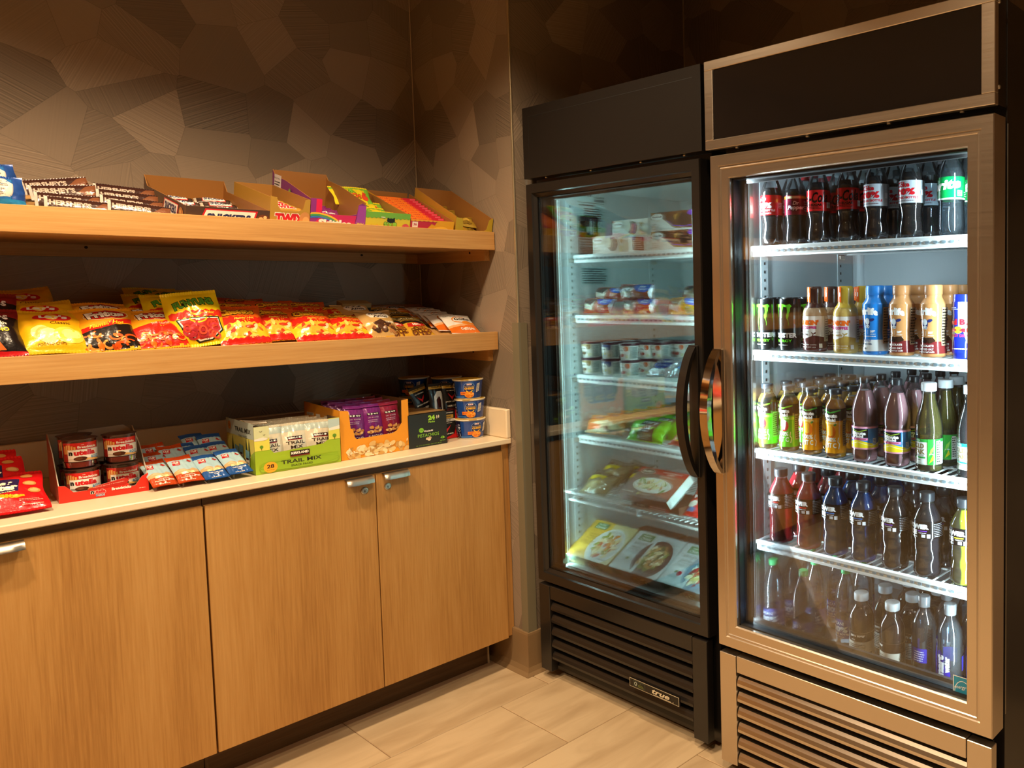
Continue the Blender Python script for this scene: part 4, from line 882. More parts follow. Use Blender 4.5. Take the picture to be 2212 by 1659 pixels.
for (x, y, z, rx, rz, l) in ((-1.366, -.560, .010, -1.02, -.02, 'front red peanut cookie pack lying on the counter edge'), (-1.378, -.485, .034, -.92, .10, 'second red peanut cookie pack propped on the front one'), (-1.400, -.425, .04, -.85, -.05, 'rear red peanut cookie pack at the bottom of the heap')): NB.put((x, y, CZ+z), (rx, 0, rz), l, 'red peanut cookie packs')
# hazelnut cups in a printed tray
TX, TY = -1.1695, -.490
w = .190; d = .215
t = thing('hazelnut_cup_tray', 'red open tray holding stacked hazelnut snack cups on the counter', 'display box', (TX, TY, CZ), (0, 0, -.08)); oc = hx('#d32a1c'); ic = hx('#b9ad9c'); th = .0022
fp = [(-w/2, 0), (w/2, 0), (w/2, .052), (w/2-.014, .044), (w/2-.03, .020), (w/2-.04, .020), (w/2-.055, .046), (-w/2+.075, .034), (-w/2+.072, .026), (-w/2+.03, .026), (-w/2+.014, .046), (-w/2, .048)]
p = part('front_panel', MB().prism(fp, th, card_front(0), oc, ic), PP, t)
a = Art(190, 52); a.poly([(56, 24), (62, 30), (140, 46), (148, 40), (140, 28)], '#b3241a').text('hazelnut spread + breadsticks', 104, 34, 3.4, '#f0c9b8', w=66, rot=.10).text('n', 68, 18, 8, '#1a1414', bold=.06, out=('#f4efe6', .04)).text('utella', 84, 18.5, 11, '#c8202a', w=24, bold=.06, out=('#f4efe6', .04)).text('&GO!', 84, 8, 6, '#4a8fc0', bold=.03, out=('#f4efe6', .04)).text('Breadsticks', 130, 20, 7.5, '#f6efe6', w=42, bold=.04).small(168, 10, 184, 13, 1, '#efc0b0'); part('print', a.lay(flat(190, 52, card_front(-.0003)), 0, 0), PP, p)
for (nm, fr, u) in (('side_panel', card_left(-w/2), -1), ('side_panel', card_right(w/2), 1)): part(nm, MB().prism([(u*th, 0), (u*d, 0), (u*d, .165), (u*(d-.012), .168), (u*.10, .125), (u*th, .048)], th, fr, hx('#b8402c'), ic), PP, t)
part('back_panel', MB().prism([(-w/2+th, 0), (w/2-th, 0), (w/2-th, .155), (w/2-.02, .172), (-w/2+.07, .168), (-w/2+.065, .162), (-w/2+th, .165)], th, lambda u, v, q: (u, d-q, v), ic, ic), PP, t)
part('base_panel', MB().prism([(-w/2+th, th), (w/2-th, th), (w/2-th, d-th), (-w/2+th, d-th)], th, card_top(th), ic, ic), PP, t)
CUPB = pbr('hazelnut_spread', '#3a1d12', .25, coat=.3); CUPC = clear_mat('cup_plastic', (.75, .62, .52), 1.5, .12, (.35, .2, .12)); LIDF = pbr('brown_foil_lid', '#5a3a30', .3, .6, bump=(90, .5, .002))
def nute():
    pr = smoothprof([(30, 0), (33, 2), (34.5, 20), (35, 22), (35, 60), (36, 76), (37, 80)], 2); t = link('hazelnut_cup', None); t['category'] = 'snack cup'
    part('cup', MB().lathe(pr, 32), CUPB, t, True); part('foil_lid', MB().lathe([(.0375, .080), (.0395, .0805), (.0395, .082), (.037, .0825), (.020, .0822), (.004, .0828)], 32), LIDF, t, True); part('rim_band', MB().lathe([(.0345, .018), (.0362, .018), (.0362, .004), (.033, .003)], 32, cap0=False, cap1=False), clear_mat('red_tinted_rim', (.8, .35, .28), 1.5, .35, (.7, .12, .08)), t, True)
    rf = rprof(pr, .0006, .0355); a = Art(92, 52, '#f2ece4'); a.poly([(0, 0), (14, 0), (14, 52), (0, 52)], '#9c2a20').poly([(14, 34), (92, 34), (92, 52), (0, 52)], '#cc2620')
    for i, x in enumerate((5, 11, 17, 23, 29)): a.rect(x, 22, x+4.5, 48-abs(i-1.5)*2.5, '#d99a4a').rect(x+1, 22, x+2, 47-abs(i-1.5)*2.5, '#eebf78')
    a.text('Breadsticks', 58, 40, 6.5, '#f8efe6', w=42, bold=.03).text('with', 47, 46.5, 2.5, '#f8efe6').rect(16, 8, 92, 33, '#f2ece4').text('n', 22, 23, 10, '#181212', bold=.07).text('utella', 52, 24.5, 15, '#cc2228', w=46, bold=.06).text('&GO!', 74, 11, 9, '#4a93c4', w=22, bold=.03, shear=.2, rot=.05).ell(42, 8, 14, 6, '#4a2616', 14).ell(38, 9, 8, 4, '#6b3a22', 12).poly([(52, 4), (84, 0), (86, 4), (56, 9)], '#dca456').rect(88, 2, 92, 50, '#e8e2da')
    mp = cyl(92, rf, .020); l = part('label_band', a.base(mp, 4, 26), PG, t, 2); part('print', a.lay(mp, 4, 26), PG, l, 2); return t
NC = Kind(nute)
c_, s_ = math.cos(-.08), math.sin(-.08)
def tr(lx, ly): return (TX+lx*c_-ly*s_, TY+lx*s_+ly*c_)
for (lx, ly, zz, l) in ((-.040, .050, 0, 'hazelnut snack cup in the lower front of its tray, nearer the cookie packs'), (.045, .048, 0, 'hazelnut snack cup in the lower front of its tray, nearer the energy bars'), (-.042, .052, .0832, 'hazelnut snack cup stacked on top at the tray front, nearer the cookie packs'), (.044, .060, .0832, 'hazelnut snack cup stacked on top at the tray front, nearer the energy bars'), (-.044, .132, 0, 'lower hazelnut cup in the hidden second row of the tray'), (-.044, .135, .0832, 'upper hazelnut cup peeking over the stacked front cup'), (.042, .135, 0, 'lower hazelnut cup behind the energy bar side of the tray')):
    x, y = tr(lx, ly); NC.put((x, y, CZ+.0023+zz), (0, 0, -.12+RN.uniform(-.1, .1)), l, 'hazelnut cups')
part('acetate_window', MB().box(.02, .088, .004, .0045, .052, .098), clear_mat('acetate', (.95, .95, .93), 1.2), t)
# energy bars
def clif(orange):
    b = '#b8451c' if orange else '#24559a'; a = Art(64, 118, b); a.rect(0, 34, 64, 98, '#a9cbd8').poly([(0, 34), (64, 34), (64, 44), (48, 52), (36, 46), (20, 54), (0, 46)], '#c9a878').poly([(8, 44), (20, 54), (30, 45), (36, 46), (30, 40)], '#d9c09a').poly([(6, 74), (24, 70), (28, 90), (10, 94)], '#b8202a').text('CLIF', 17, 85, 9, '#f2ede4', w=15, bold=.06, rot=-.2).text('BAR', 18.5, 76, 4, '#f2ede4', w=9, rot=-.2).poly([(44, 84), (52, 90), (58, 82), (50, 78)], '#b8322a').ell(50, 90, 2.5, 2.5, '#7a4a30', 8).poly([(14, 30), (50, 32), (49, 40), (15, 38)], '#efe0a8').text('ENERGY', 32, 35, 3, '#4a3a20', w=22)
    if orange: a.text('CRUNCHY', 34, 25, 4, '#f6e6d0', w=28, bold=.03).text('PEANUT BUTTER', 34, 18.5, 4.5, '#f6e6d0', w=48, bold=.04)
    else: a.text('CHOCOLATE', 34, 24, 4.5, '#e8eef6', w=38, bold=.03).text('CHIP', 34, 17.5, 4, '#e8eef6', w=14, bold=.03)
    a.small(18, 6, 48, 10, 1, '#e8d8c8'); return bag('energy_bar', 64, 118, 18, a, 33 if orange else 34, PF, 'energy bar', wr=.7, seal=.07, sx=.3)
CO = Kind(lambda: clif(1)); CBl = Kind(lambda: clif(0))
for i, (x, y, z, rx, rz) in enumerate(((-1.043, -.536, .012, -1.02, .13), (-.985, -.548, .014, -1.0, .10), (-1.02, -.47, .024, -.98, .14), (-1.045, -.44, .02, -1.0, .2), (-.985, -.45, .036, -1.0, .05), (-1.01, -.40, .04, -1.0, .12))):
    CO.put((x, y, CZ+z), (rx, 0, rz), ['orange-ended energy bar at the counter front, next to the red cup tray', 'orange-ended energy bar at the counter front, next to the blue-ended bars', 'orange-ended energy bar lying behind the front pair', 'orange-ended energy bar half hidden by the cup tray', 'orange-ended energy bar behind the one beside the blue bars', 'orange-ended energy bar rearmost of its heap'][i], 'orange-ended energy bars')
for i, (x, y, z, rx, rz) in enumerate(((-.923, -.553, .012, -1.05, .09), (-.862, -.552, .016, -1.02, .12), (-.928, -.485, .03, -1.0, .02), (-.872, -.475, .032, -1.0, .1), (-.93, -.42, .032, -1.0, .2), (-.875, -.40, .044, -.95, .0), (-.90, -.36, .05, -1.0, .1))):
    CBl.put((x, y, CZ+z), (rx, 0, rz), ['blue-ended energy bar at the counter front, next to the orange-ended bars', 'blue-ended energy bar at the counter front, next to the green trail mix box', 'blue-ended energy bar right behind the front one by the orange bars', 'blue-ended energy bar right behind the front one by the trail mix box', 'blue-ended energy bar third back on the orange bar side', 'blue-ended energy bar third back on the trail mix side', 'blue-ended energy bar rearmost of its heap'][i], 'blue-ended energy bars')
# trail mix box
w = .245; d = .26; h = .150; x0 = -.700; y0 = -.546
t = thing('trail_mix_box', 'open green and yellow box of trail mix bags on the counter', 'display box', (x0, y0, CZ), (0, 0, -.03)); GR = hx('#9ab82a'); IC = hx('#7a5a36')
fp = [(-w/2, 0), (w/2, 0), (w/2, h), (w/2-.028, h), (w/2-.032, h-.005), (w/2-.034, .082), (w/2-.052, .070), (-w/2+.052, .062), (-w/2+.042, .075), (-w/2+.040, h-.008), (-w/2+.034, h), (-w/2, h)]
p = part('front_panel', MB().prism(fp, .002, card_front(0), GR, IC), PP, t)
a = Art(245, 150); a.rect(0, 74, 41, 150, '#dcd65a').rect(211, 80, 245, 150, '#dcd65a').rect(211, 118, 245, 148, '#b9cfd0').poly([(212, 118), (245, 124), (245, 112), (212, 110)], '#f0ece0').rect(0, 112, 41, 150, '#cfd4a8').poly([(0, 112), (24, 116), (38, 110), (30, 106), (0, 106)], '#f0e2d8').rect(18, 76, 19.5, 84, '#4a5a1a').ell(18.8, 86, 5, 5, '#5f8f2a', 10).ell(228, 92, 6, 6, '#5f8f2a', 10).rect(227, 80, 229, 88, '#4a5a1a').line([(14, 136), (18, 133), (22, 136)], 1, '#4a4636').line([(24, 124), (27, 122), (30, 125)], 1, '#4a4636')
a.rect(96, 44, 152, 60, '#2a1512').rect(96, 42, 152, 45, '#7a1a1a').text('KIRKLAND', 124, 53, 8, '#f4efe4', w=50, bold=.05).poly([(14, 6), (232, 6), (240, 20), (236, 36), (20, 32), (10, 20)], '#8db025').ring(125, 20, 114, 15, .8, '#6f8f1a', 24).text('TRAIL MIX', 128, 28, 12, '#2a2a14', w=116, bold=.02).text('SNACK PACKS', 128, 14, 6.5, '#3a3f14', w=62, bold=.02).ell(40, 19, 19, 17, '#eda62a', 22).text('28', 40, 22, 12, '#2a1a10', w=20, bold=.03).text('1 oz Packs', 40, 11, 3, '#3a2a10', w=20); part('print', a.lay(flat(245, 150, card_front(-.0003)), 0, 0), PP, p)
p = part('side_panel', MB().prism([(-d, 0), (-.002, 0), (-.002, h), (-.10, h+.012), (-d, h-.004)], .002, card_left(-w/2), hx('#d8cf62'), IC), PP, t)
a = Art(260, 160); a.rect(0, 110, 260, 160, '#b9c8c0').poly([(0, 0), (260, 0), (260, 60), (180, 40), (90, 52), (0, 40)], '#7a6a34').poly([(200, 0), (260, 0), (260, 74), (230, 60)], '#8fb02a').text('TRAIL MIX', 160, 132, 15, '#2a2a1c', w=150, bold=.03).text('SNACK PACKS', 160, 112, 8, '#4a4a30', w=80).ell(34, 138, 14, 14, '#d98f2a', 14).text('28', 34, 138, 9, '#6a2a10')
for x in (60, 190, 215): a.poly([(x-9, 56), (x+9, 56), (x, 110)], '#33442a')
for (x, y, r) in ((96, 46, .2), (140, 52, 0), (200, 40, -.3)): a.poly([(x-18, y-34), (x+18, y-34), (x+20, y+30), (x-16, y+34)], '#6f9fb0').poly([(x-16, y-32), (x+16, y-32), (x+18, y+4), (x-15, y+6)], '#d9d2c0').rect(x-12, y+2, x+12, y+8, '#2a1512').text('TRAIL MIX', x, y-8, 5, '#2a2a1c', w=24)
part('print', a.lay(lambda x, y, o: (-w/2-o-.0003, d-x/1000, y/1000), 0, 0), PP, p)
part('side_panel', MB().prism([(.002, 0), (d, 0), (d, h-.004), (.10, h), (.002, h)], .002, card_right(w/2), GR, IC), PP, t); part('back_panel', MB().prism([(-w/2, 0), (w/2, 0), (w/2, h-.004), (-w/2, h-.004)], .002, lambda u, v, q: (u, d-q, v), IC, IC), PP, t)
part('top_flap', MB().prism([(-w/2, .06), (-w/2+.048, .035), (-w/2+.052, .06), (-w/2, .13)], .0015, lambda u, v, q: (u, v, h+.004+(v-.03)*.08-q), hx('#d9d4c4'), IC), PP, t); part('base_panel', MB().box(-w/2+.002, w/2-.002, .002, d-.002, .0, .002, IC), PP, t)
def trl():
    a = Art(86, 140, '#d3cbb4'); a.rect(0, 112, 86, 140, '#b3c3be').rect(22, 86, 66, 96, '#2a1512').rect(22, 84, 66, 86.5, '#8a1a1a').text('KIRKLAND', 44, 91, 5, '#f4efe4', w=38, bold=.04).text('TRAIL', 44, 76, 10, '#3a2a1c', w=56, bold=.02).text('MIX', 46, 62, 10, '#3a2a1c', w=38, bold=.02).poly([(0, 0), (86, 0), (86, 40), (60, 34), (30, 44), (0, 36)], '#a9b43a').poly([(36, 34), (56, 38), (52, 50), (40, 48)], '#5f93a8').poly([(56, 30), (66, 32), (62, 42)], '#d99a2a').scat(18, 6, 72, 28, 16, ['#b8682a', '#8a3a1c', '#d9b06a', '#5a6fb0', '#6a4a2a', '#c94a2a'], 4, 8, .8, 3).small(60, 30, 80, 54, 5, '#6a6a50'); return bag('trail_mix_bag', 86, 140, 34, a, 36, PF, 'snack bag', wr=.9)
TM = Kind(trl); nm = ['one', 'two', 'three']
for r in range(4):
    for c in range(3):
        TM.put((x0-.072+.070*c+.004*r, y0+.012+.055*r+.006*(c % 2), CZ+.006), (-.22-.05*r, .04*(c-1), .04*(1-c)), ('trail mix bag in the window of the green box, %s' % ['next to its printed side', 'in the middle', 'next to the orange box'][c]) if r == 0 else 'trail mix bag in the rows behind the window of the green box', 'trail mix bags in the window' if r == 0 else 'trail mix bags in the back rows')
# nut pack box
w = .236; d = .25; h = .182; x0 = -.4545; y0 = -.535
t = thing('nut_pack_box', 'open orange box of purple nut packs with printed cashews', 'display box', (x0, y0, CZ), (0, 0, .05)); OC = hx('#e8981c')
fp = [(-w/2, 0), (w/2, 0), (w/2, h), (w/2-.024, h-.002), (w/2-.026, .10), (w/2-.045, .075), (w/2-.06, .068), (-w/2+.052, .066), (-w/2+.046, .074), (-w/2+.042, .10), (-w/2+.034, .105), (-w/2+.030, h-.02), (-w/2+.026, h-.016), (-w/2, h-.012)]
p = part('front_panel', MB().prism(fp, .002, card_front(0), OC, IC), PP, t)
a = Art(236, 182); a.scat(20, 4, 228, 30, 46, ['#e6c88a', '#d9b06a', '#f0dcae', '#c99a52'], 9, 14, .62, 7).scat(60, 26, 220, 44, 18, ['#e6c88a', '#f0dcae', '#d9b06a'], 9, 13, .62, 9).scat(20, 4, 228, 40, 22, ['#b8863c', '#f4e4c0'], 5, 9, .35, 12); part('print', a.lay(flat(236, 182, card_front(-.0003)), 0, 0), PP, p)
p = part('side_panel', MB().prism([(-d, .0), (-.002, 0), (-.002, h-.012), (-d, h+.004)], .002, card_left(-w/2), hx('#d9901f'), IC), PP, t)
a = Art(250, 180); a.rect(20, 140, 70, 150, '#efe6d4').small(24, 141, 68, 149, 2, '#4a3a20').rect(90, 136, 120, 148, '#efe6d4').rect(150, 134, 170, 146, '#efe6d4').rect(196, 130, 240, 144, '#efe6d4').small(200, 131, 238, 143, 3, '#4a3a20'); part('print', a.lay(lambda x, y, o: (-w/2-o-.0003, d-x/1000, y/1000), 0, 0), PP, p)
part('side_panel', MB().prism([(.002, 0), (d, 0), (d, h+.004), (.002, h)], .002, card_right(w/2), OC, IC), PP, t); part('back_panel', MB().prism([(-w/2, 0), (w/2, 0), (w/2, h+.004), (-w/2, h+.004)], .002, lambda u, v, q: (u, d-q, v), hx('#b07a34'), IC), PP, t); part('base_panel', MB().box(-w/2+.002, w/2-.002, .002, d-.002, 0, .002, IC), PP, t)
def ntp(word, c):
    a = Art(70, 128, c); a.rect(14, 88, 56, 97, '#1c1016').text('KIRKLAND', 35, 92.5, 5, '#efe6dc', w=36, bold=.04).text('DRY ROASTED', 35, 80, 4, '#d9b8d0', w=36).small(16, 62, 54, 74, 2, '#b08aa8').scat(14, 26, 58, 46, 12, ['#c98a4a', '#e0b070', '#b8743a'], 5, 8, .7, 5).text(word, 36, 13, 11, '#efdcec', w=52, bold=.02).rect(0, 118, 70, 128, c); return bag('nut_pack', 70, 128, 26, a, 38, PF, 'nut pack', wr=.8, seal=.05)
NA = Kind(lambda: ntp('ALMOND', '#6f1f6e')); NW = Kind(lambda: ntp('CASHEW', '#7c1836'))
for c, K2 in enumerate((NA, NA, NW)):
    for r in range(4):
        K2.put((x0-.062+.064*c, y0+.016+.052*r, CZ+.050+.003*r), (-.16-.04*r, .05*(1-c), .03*(c-1)), (['purple nut pack leaning in the window beside the box side print', 'purple nut pack in the middle of the orange window', 'wine red nut pack in the window beside the pistachio box'][c]) if r == 0 else ('purple nut pack in the rows behind the orange window' if c < 2 else 'wine red nut pack in the row behind the front one'), ['purple nut packs in the window', 'wine red nut pack rows'][c == 2] if r == 0 else ['purple nut packs in the back rows', 'wine red nut packs in the back rows'][c == 2])
part('inner_pad', MB().box(-w/2+.004, w/2-.004, .006, d-.006, .004, .048, IC), PP, t)
# pistachio box
t = thing('pistachio_box', 'closed black box of pistachio packs standing beside the orange nut box', 'carton', (-.268, -.531, CZ), (0, 0, .02)); w = .144; h = .121
p = part('carton_body', MB().box(-w/2, w/2, 0, .20, 0, h, hx('#20221f'), b=.001), PP, t); part('carton_flap', MB().prism([(-w/2+.002, .004), (w/2-.002, .004), (w/2-.002, .19), (-w/2+.002, .19)], .001, lambda u, v, q: (u, v, h+.0025-q+.02*max(0, .05-v)), hx('#8a6a3c'), IC), PP, t)
a = Art(144, 121); a.text('24', 86, 104, 18, '#9ad03a', w=26, bold=.06).text('Packs', 86, 89, 6.5, '#9ad03a', w=24, bold=.03).ell(106, 104, 2.5, 7, '#cfc2a8', 8).ell(113, 105, 2.5, 6, '#cfc2a8', 8).ell(46, 62, 9, 9, '#7fbf2a', 16).text('no shells', 46, 62, 3, '#1f2a10', w=14, rot=-.2).text('Wonderful', 72, 57, 6.5, '#eee8dc', w=34, bold=.04).text('PISTACHIOS', 72, 42, 12, '#8cc63a', w=80, bold=0).ell(68, 28, 7, 5, '#d9c0a0', 10).ell(76, 30, 7, 5, '#c9ab84', 10).ell(74, 24, 6, 4, '#e3cfb2', 10).poly([(116, 24), (124, 32), (124, 20)], '#6fae2a').poly([(134, 24), (126, 32), (126, 20)], '#8cc63a').text('PLANT PROTEIN', 125, 14, 3.5, '#8cc63a', w=20).text('24 - 0.75 OZ PACKS  NET WT 18 OZ', 72, 7, 3.4, '#7fae3a', w=96); part('print', a.lay(flat(144, 121, card_front(-.0003)), 0, 0), PP, p)
# jerky box and packs
t = thing('jerky_box', 'red and black open carton of jerky packs behind the pistachio box', 'display box', (-.1475, -.455, CZ), (0, 0, .03)); w = .098; h = .110; d = .17
p = part('front_panel', MB().box(-w/2, w/2, 0, .002, 0, h, hx('#cc1a20')), PP, t)
a = Art(98, 110); a.poly([(0, 16), (34, 6), (70, 18), (76, 40), (76, 110), (0, 110)], '#1c1918').text('11g PROTEIN', 40, 101, 5, '#f2ece2', w=56, bold=.03).rect(2, 80, 68, 94, '#b8923c').text('ORIGINAL', 36, 87, 7, '#201a14', w=48, bold=.03).rect(2, 68, 74, 78, '#d9d4cc').text('BEEF STEAK', 36, 73, 6, '#201a14', w=44, bold=.04).text('MADE WITH 100% BEEF', 36, 62, 3.4, '#efe8dc', w=52).poly([(24, 54), (32, 46), (40, 40), (48, 46), (56, 54), (51, 42), (44, 34), (40, 26), (36, 34), (29, 42)], '#d0282a').text("JACK LINK'S", 40, 20, 6, '#efe8dc', w=52, bold=.04); part('print', a.lay(flat(98, 110, card_front(-.0003)), 0, 0), PP, p)
part('side_panel', MB().box(-w/2, -w/2+.002, .002, d, 0, h, hx('#1c1918')), PP, t); part('side_panel', MB().box(w/2-.002, w/2, .002, d, 0, h, hx('#b8181e')), PP, t); part('back_panel', MB().box(-w/2, w/2, d-.002, d, 0, h, IC), PP, t); part('base_panel', MB().box(-w/2, w/2, 0, d, 0, .002, IC), PP, t)
def jrk():
    a = Art(72, 180, '#1d1a19'); a.rect(0, 160, 72, 180, '#b8923c').text('ORIGINAL', 36, 168, 7, '#201a14', w=48, bold=.03).text('11g PROTEIN', 36, 150, 5, '#efe8dc', w=40, bold=.03).poly([(20, 142), (28, 134), (36, 128), (44, 134), (52, 142), (47, 130), (40, 122), (36, 114), (32, 122), (25, 130)], '#d0282a').text("JACK LINK'S", 36, 108, 6.5, '#efe8dc', w=56, bold=.04).text('100% BEEF', 36, 92, 7, '#efe8dc', w=42, bold=.03).rect(0, 0, 72, 66, '#c81a20').rect(12, 56, 60, 84, '#5a2420').ell(28, 70, 10, 8, '#8a4038').ell(46, 72, 9, 7, '#7a332c').rect(8, 40, 64, 54, '#d9d4cc').text('BEEF STEAK', 36, 47, 7, '#201a14', w=48, bold=.04); return bag('jerky_pack', 72, 180, 16, a, 41, PF, 'jerky pack', wr=.6)
JK = Kind(jrk)
def jrw():
    a = Art(72, 180, '#1d1a19'); a.poly([(14, 40), (18, 130), (30, 150), (48, 150), (56, 130), (58, 40)], '#d9d9d6').poly([(26, 44), (26, 118), (34, 130), (42, 128), (46, 112), (46, 46)], '#3a1714').poly([(30, 50), (31, 116), (36, 122), (38, 60)], '#542520').rect(0, 160, 72, 180, '#b8923c').text('ORIGINAL', 36, 168, 7, '#201a14', w=48, bold=.03); return bag('jerky_pack', 72, 180, 16, a, 43, PF, 'jerky pack', wr=.6)
JW = Kind(jrw)
JK.put((-.118, -.436, CZ+.032), (-.08, 0, .0), 'black and red jerky pack standing at the front of its carton')
JW.put((-.168, -.425, CZ+.034), (-.10, .03, .05), 'black jerky pack with a clear window showing dark meat')
JK.put((-.178, -.390, CZ+.034), (-.12, -.28, .15), 'black jerky pack slumped sideways behind the windowed one')
# macaroni cups
YLID = pbr('peel_lid_gold', '#c9a13c', .4); CREAM = pbr('cup_rim_cream', '#e6dcc2', .45)
def mac():
    pr = [(.0445, 0), (.0455, .001), (.0475, .02), (.053, .068), (.0545, .072), (.0563, .0725), (.0563, .0755), (.053, .076)]
    t = link('macaroni_cup', None); t['category'] = 'noodle cup'; part('cup_wall', MB().lathe(pr[:4], 36, cap1=False), PP, t, True); part('rim', MB().lathe(pr[3:], 36, cap0=False, cap1=False), CREAM, t, True); part('peel_lid', MB().lathe([(.0545, .0757), (.050, .0764), (.02, .0766), (.001, .0766)], 36).box(-.014, .014, -.060, -.052, .0752, .0760), YLID, t, True)
    a = Art(168, 66, '#20458f'); a.rect(0, 0, 40, 66, '#161a3a').small(6, 8, 26, 56, 8, '#8f98b8').ring(33, 52, 4, 4, 1.2, '#c9d2e6').poly([(28, 38), (38, 38), (38, 44), (28, 44)], '#c9d2e6').line([(33, 36), (28, 30), (33, 24), (38, 30), (33, 36)], 1, '#c9d2e6').line([(33, 20), (36, 8)], 2, '#c9d2e6').ell(98, 38, 21, 24, '#6f93c8', 22).ell(98, 38, 19.5, 22.5, '#1a2a60', 22).rect(90, 51, 106, 57, '#e8e4ea').text('Kraft', 98, 54, 3.6, '#b8202a', w=12, bold=.04).text('MACARONI & CHEESE', 98, 45, 3.6, '#e6c86a', w=32).text('CHEESE', 98, 38, 7.5, '#e8b02a', w=33, bold=.05).ring(98, 32, 12, 10, 3.6, '#f0c62a', 12, PI*1.05, PI*1.95).rect(66, 14, 88, 26, '#e8761c').text('original', 77, 20, 4.6, '#7a1a14', w=17, bold=.03).ell(98, 14, 17, 12, '#e88a1f', 16).scat(86, 6, 110, 22, 8, ['#f2a83a', '#d9701a'], 4, 7, .5, 5).poly([(122, 22), (134, 26), (136, 58), (124, 54)], '#e8e2d8').small(124, 26, 134, 54, 6, '#5a5a66').rect(40, 4, 80, 8, '#3a78c0')
    mp = cyl(168, rprof(pr, .0005, .050), .004); l = part('sleeve', a.base(mp, 4, 22), PG, t, 2); part('print', a.lay(mp, 4, 22), PG, l, 2); return t
MC = Kind(mac); mz = .0768
for i in range(3): MC.put((-.0815+.003*(i > 0)-.004*(i == 2), -.492+.002*i, CZ+mz*i), (0, 0, (-.35, -.75, -.72)[i]), 'blue macaroni cup, %s of the stack beside the side splash' % ['bottom', 'middle', 'top'][i], 'macaroni cups in the front stack')
for i in range(3): MC.put((-.090, -.345, CZ+mz*i), (0, 0, -.9), 'blue macaroni cup in the stack behind the jerky packs, %s' % ['bottom', 'middle', 'top'][i], 'macaroni cups in the second stack')
for i in range(3): MC.put((-.165, -.235, CZ+mz*i), (0, 0, -1.1), 'blue macaroni cup in the dim stack nearest the corner, %s' % ['bottom', 'middle', 'top'][i], 'macaroni cups in the corner stack')
# ------------------------------------------------------------------ freezer stock (front looks to -x)
RX = -PI/2
def carton(name, label, W, H, D, loc, rot, front, top=None, side='#cfd6d4', cat='carton', group=None, right=None, body=None):
    t = thing(name, label, cat, loc, rot, group)
    b = part('carton_body', MB().box(-W/2000, W/2000, 0, D/1000, 0, H/1000, hx(body or side), b=.0008), PP, t)
    if front: part('print', front.base(flat(W, H, card_front(-.0004)), 0, 0), PP, b) if front.bg else None; part('print', front.lay(flat(W, H, card_front(-.0005)), 0, 0), PP, b)
    if top: part('print', top.lay(lambda x, y, o: ((x-W/2)/1000, y/1000, H/1000+.0004+o), 0, 0), PP, b)
    if right: part('print', right.lay(lambda x, y, o: (W/2000+.0004+o, x/1000, y/1000), 0, 0), PP, b)
    return t
def hd(dark):
    a = Art(200, 64); bg = '#efe9e0'; a.rect(0, 0, 200, 64, bg)
    if dark:
        a.poly([(0, 40), (60, 40), (110, 8), (200, 4), (200, 64), (0, 64)], '#6b3c1f').poly([(170, 48), (200, 46), (200, 64), (186, 64)], '#6a2fa0').line([(80, 34), (106, 16), (160, 12), (198, 14)], 3, '#7a3fb0').line([(78, 30), (104, 12), (160, 8)], 1.5, '#e0b04a').poly([(112, 50), (132, 56), (136, 40), (118, 34)], '#c98a3a').ell(160, 34, 36, 22, '#3a1f14', 22, -.1)
        for k in range(6): a.line([(134+k*9, 20), (142+k*9, 50)], .8, '#6a4028')
        a.ell(104, 58, 12, 6, '#8a4a24').ell(10, 60, 8, 5, '#b87a2a'); a.text('chocolate', 18, 24, 6, '#4a3a34', w=26).text('dark chocolate', 24, 16, 6, '#4a3a34', w=36).small(8, 6, 36, 11, 1, '#7a6a64')
    else:
        a.poly([(0, 34), (60, 34), (100, 8), (150, 4), (200, 8), (200, 64), (0, 64)], '#d8d2c4').ring(62, 20, 34, 26, 4, '#b9b4a8', 16, .2, 2.2).ell(112, 32, 30, 25, '#5a3324', 22, -.15).ell(92, 38, 12, 18, '#e8dcc4', 14).scat(98, 14, 138, 52, 22, ['#d9b48a', '#8a5a3c', '#c99a6a'], 2, 3.2, .6, 4).poly([(160, 56), (166, 48), (174, 50), (168, 40), (170, 32), (162, 38), (154, 34), (158, 44), (150, 50), (158, 50)], '#b8862a').rect(150, 4, 166, 24, '#d9c48a').ell(182, 20, 10, 14, '#e6dcc0').text('vanilla milk', 20, 22, 5.5, '#6a5a50', w=30).text('chocolate almond', 24, 14, 5.5, '#6a5a50', w=40).small(6, 5, 40, 10, 1, '#8a7a70').rect(0, 56, 8, 64, '#a8342a')
    a.ell(34, 48, 30, 13, '#b89a6a', 22).ell(34, 48, 29, 12, '#f6f2ea', 22).text('Haagen-Dazs', 34, 48, 7.5, '#5a1f3a', w=46, bold=.03); return a
rt = Art(110, 64); rt.rect(10, 6, 100, 58, '#e6e2da').rect(16, 8, 70, 56, '#7a2f38').small(20, 12, 66, 52, 6, '#c9b0a8')
G = 'ice cream bar boxes'; S1 = 1.6135
def hdb(dark, y, x, z, l, rz=RX): return carton('ice_cream_bar_box', l, 200, 64, 110, (x, y, z), (0, 0, rz), hd(dark), None, '#dcd8d0', 'carton', G, rt)
hdb(0, -1.055, .165, S1, 'white almond ice cream bar box at the front of the top freezer shelf')
hdb(0, -1.060, .285, S1, 'almond ice cream bar box hidden behind the front one on the shelf')
hdb(0, -1.052, .262, S1+.0645, 'almond ice cream bar box stacked on the second layer, set back')
hdb(1, -1.385, .155, S1, 'dark chocolate ice cream bar box, lower one by the door edge')
hdb(1, -1.383, .158, S1+.0645, 'dark chocolate ice cream bar box, upper one by the door edge')
hdb(1, -1.27, .30, S1, 'dark chocolate ice cream bar box behind the two by the door edge')
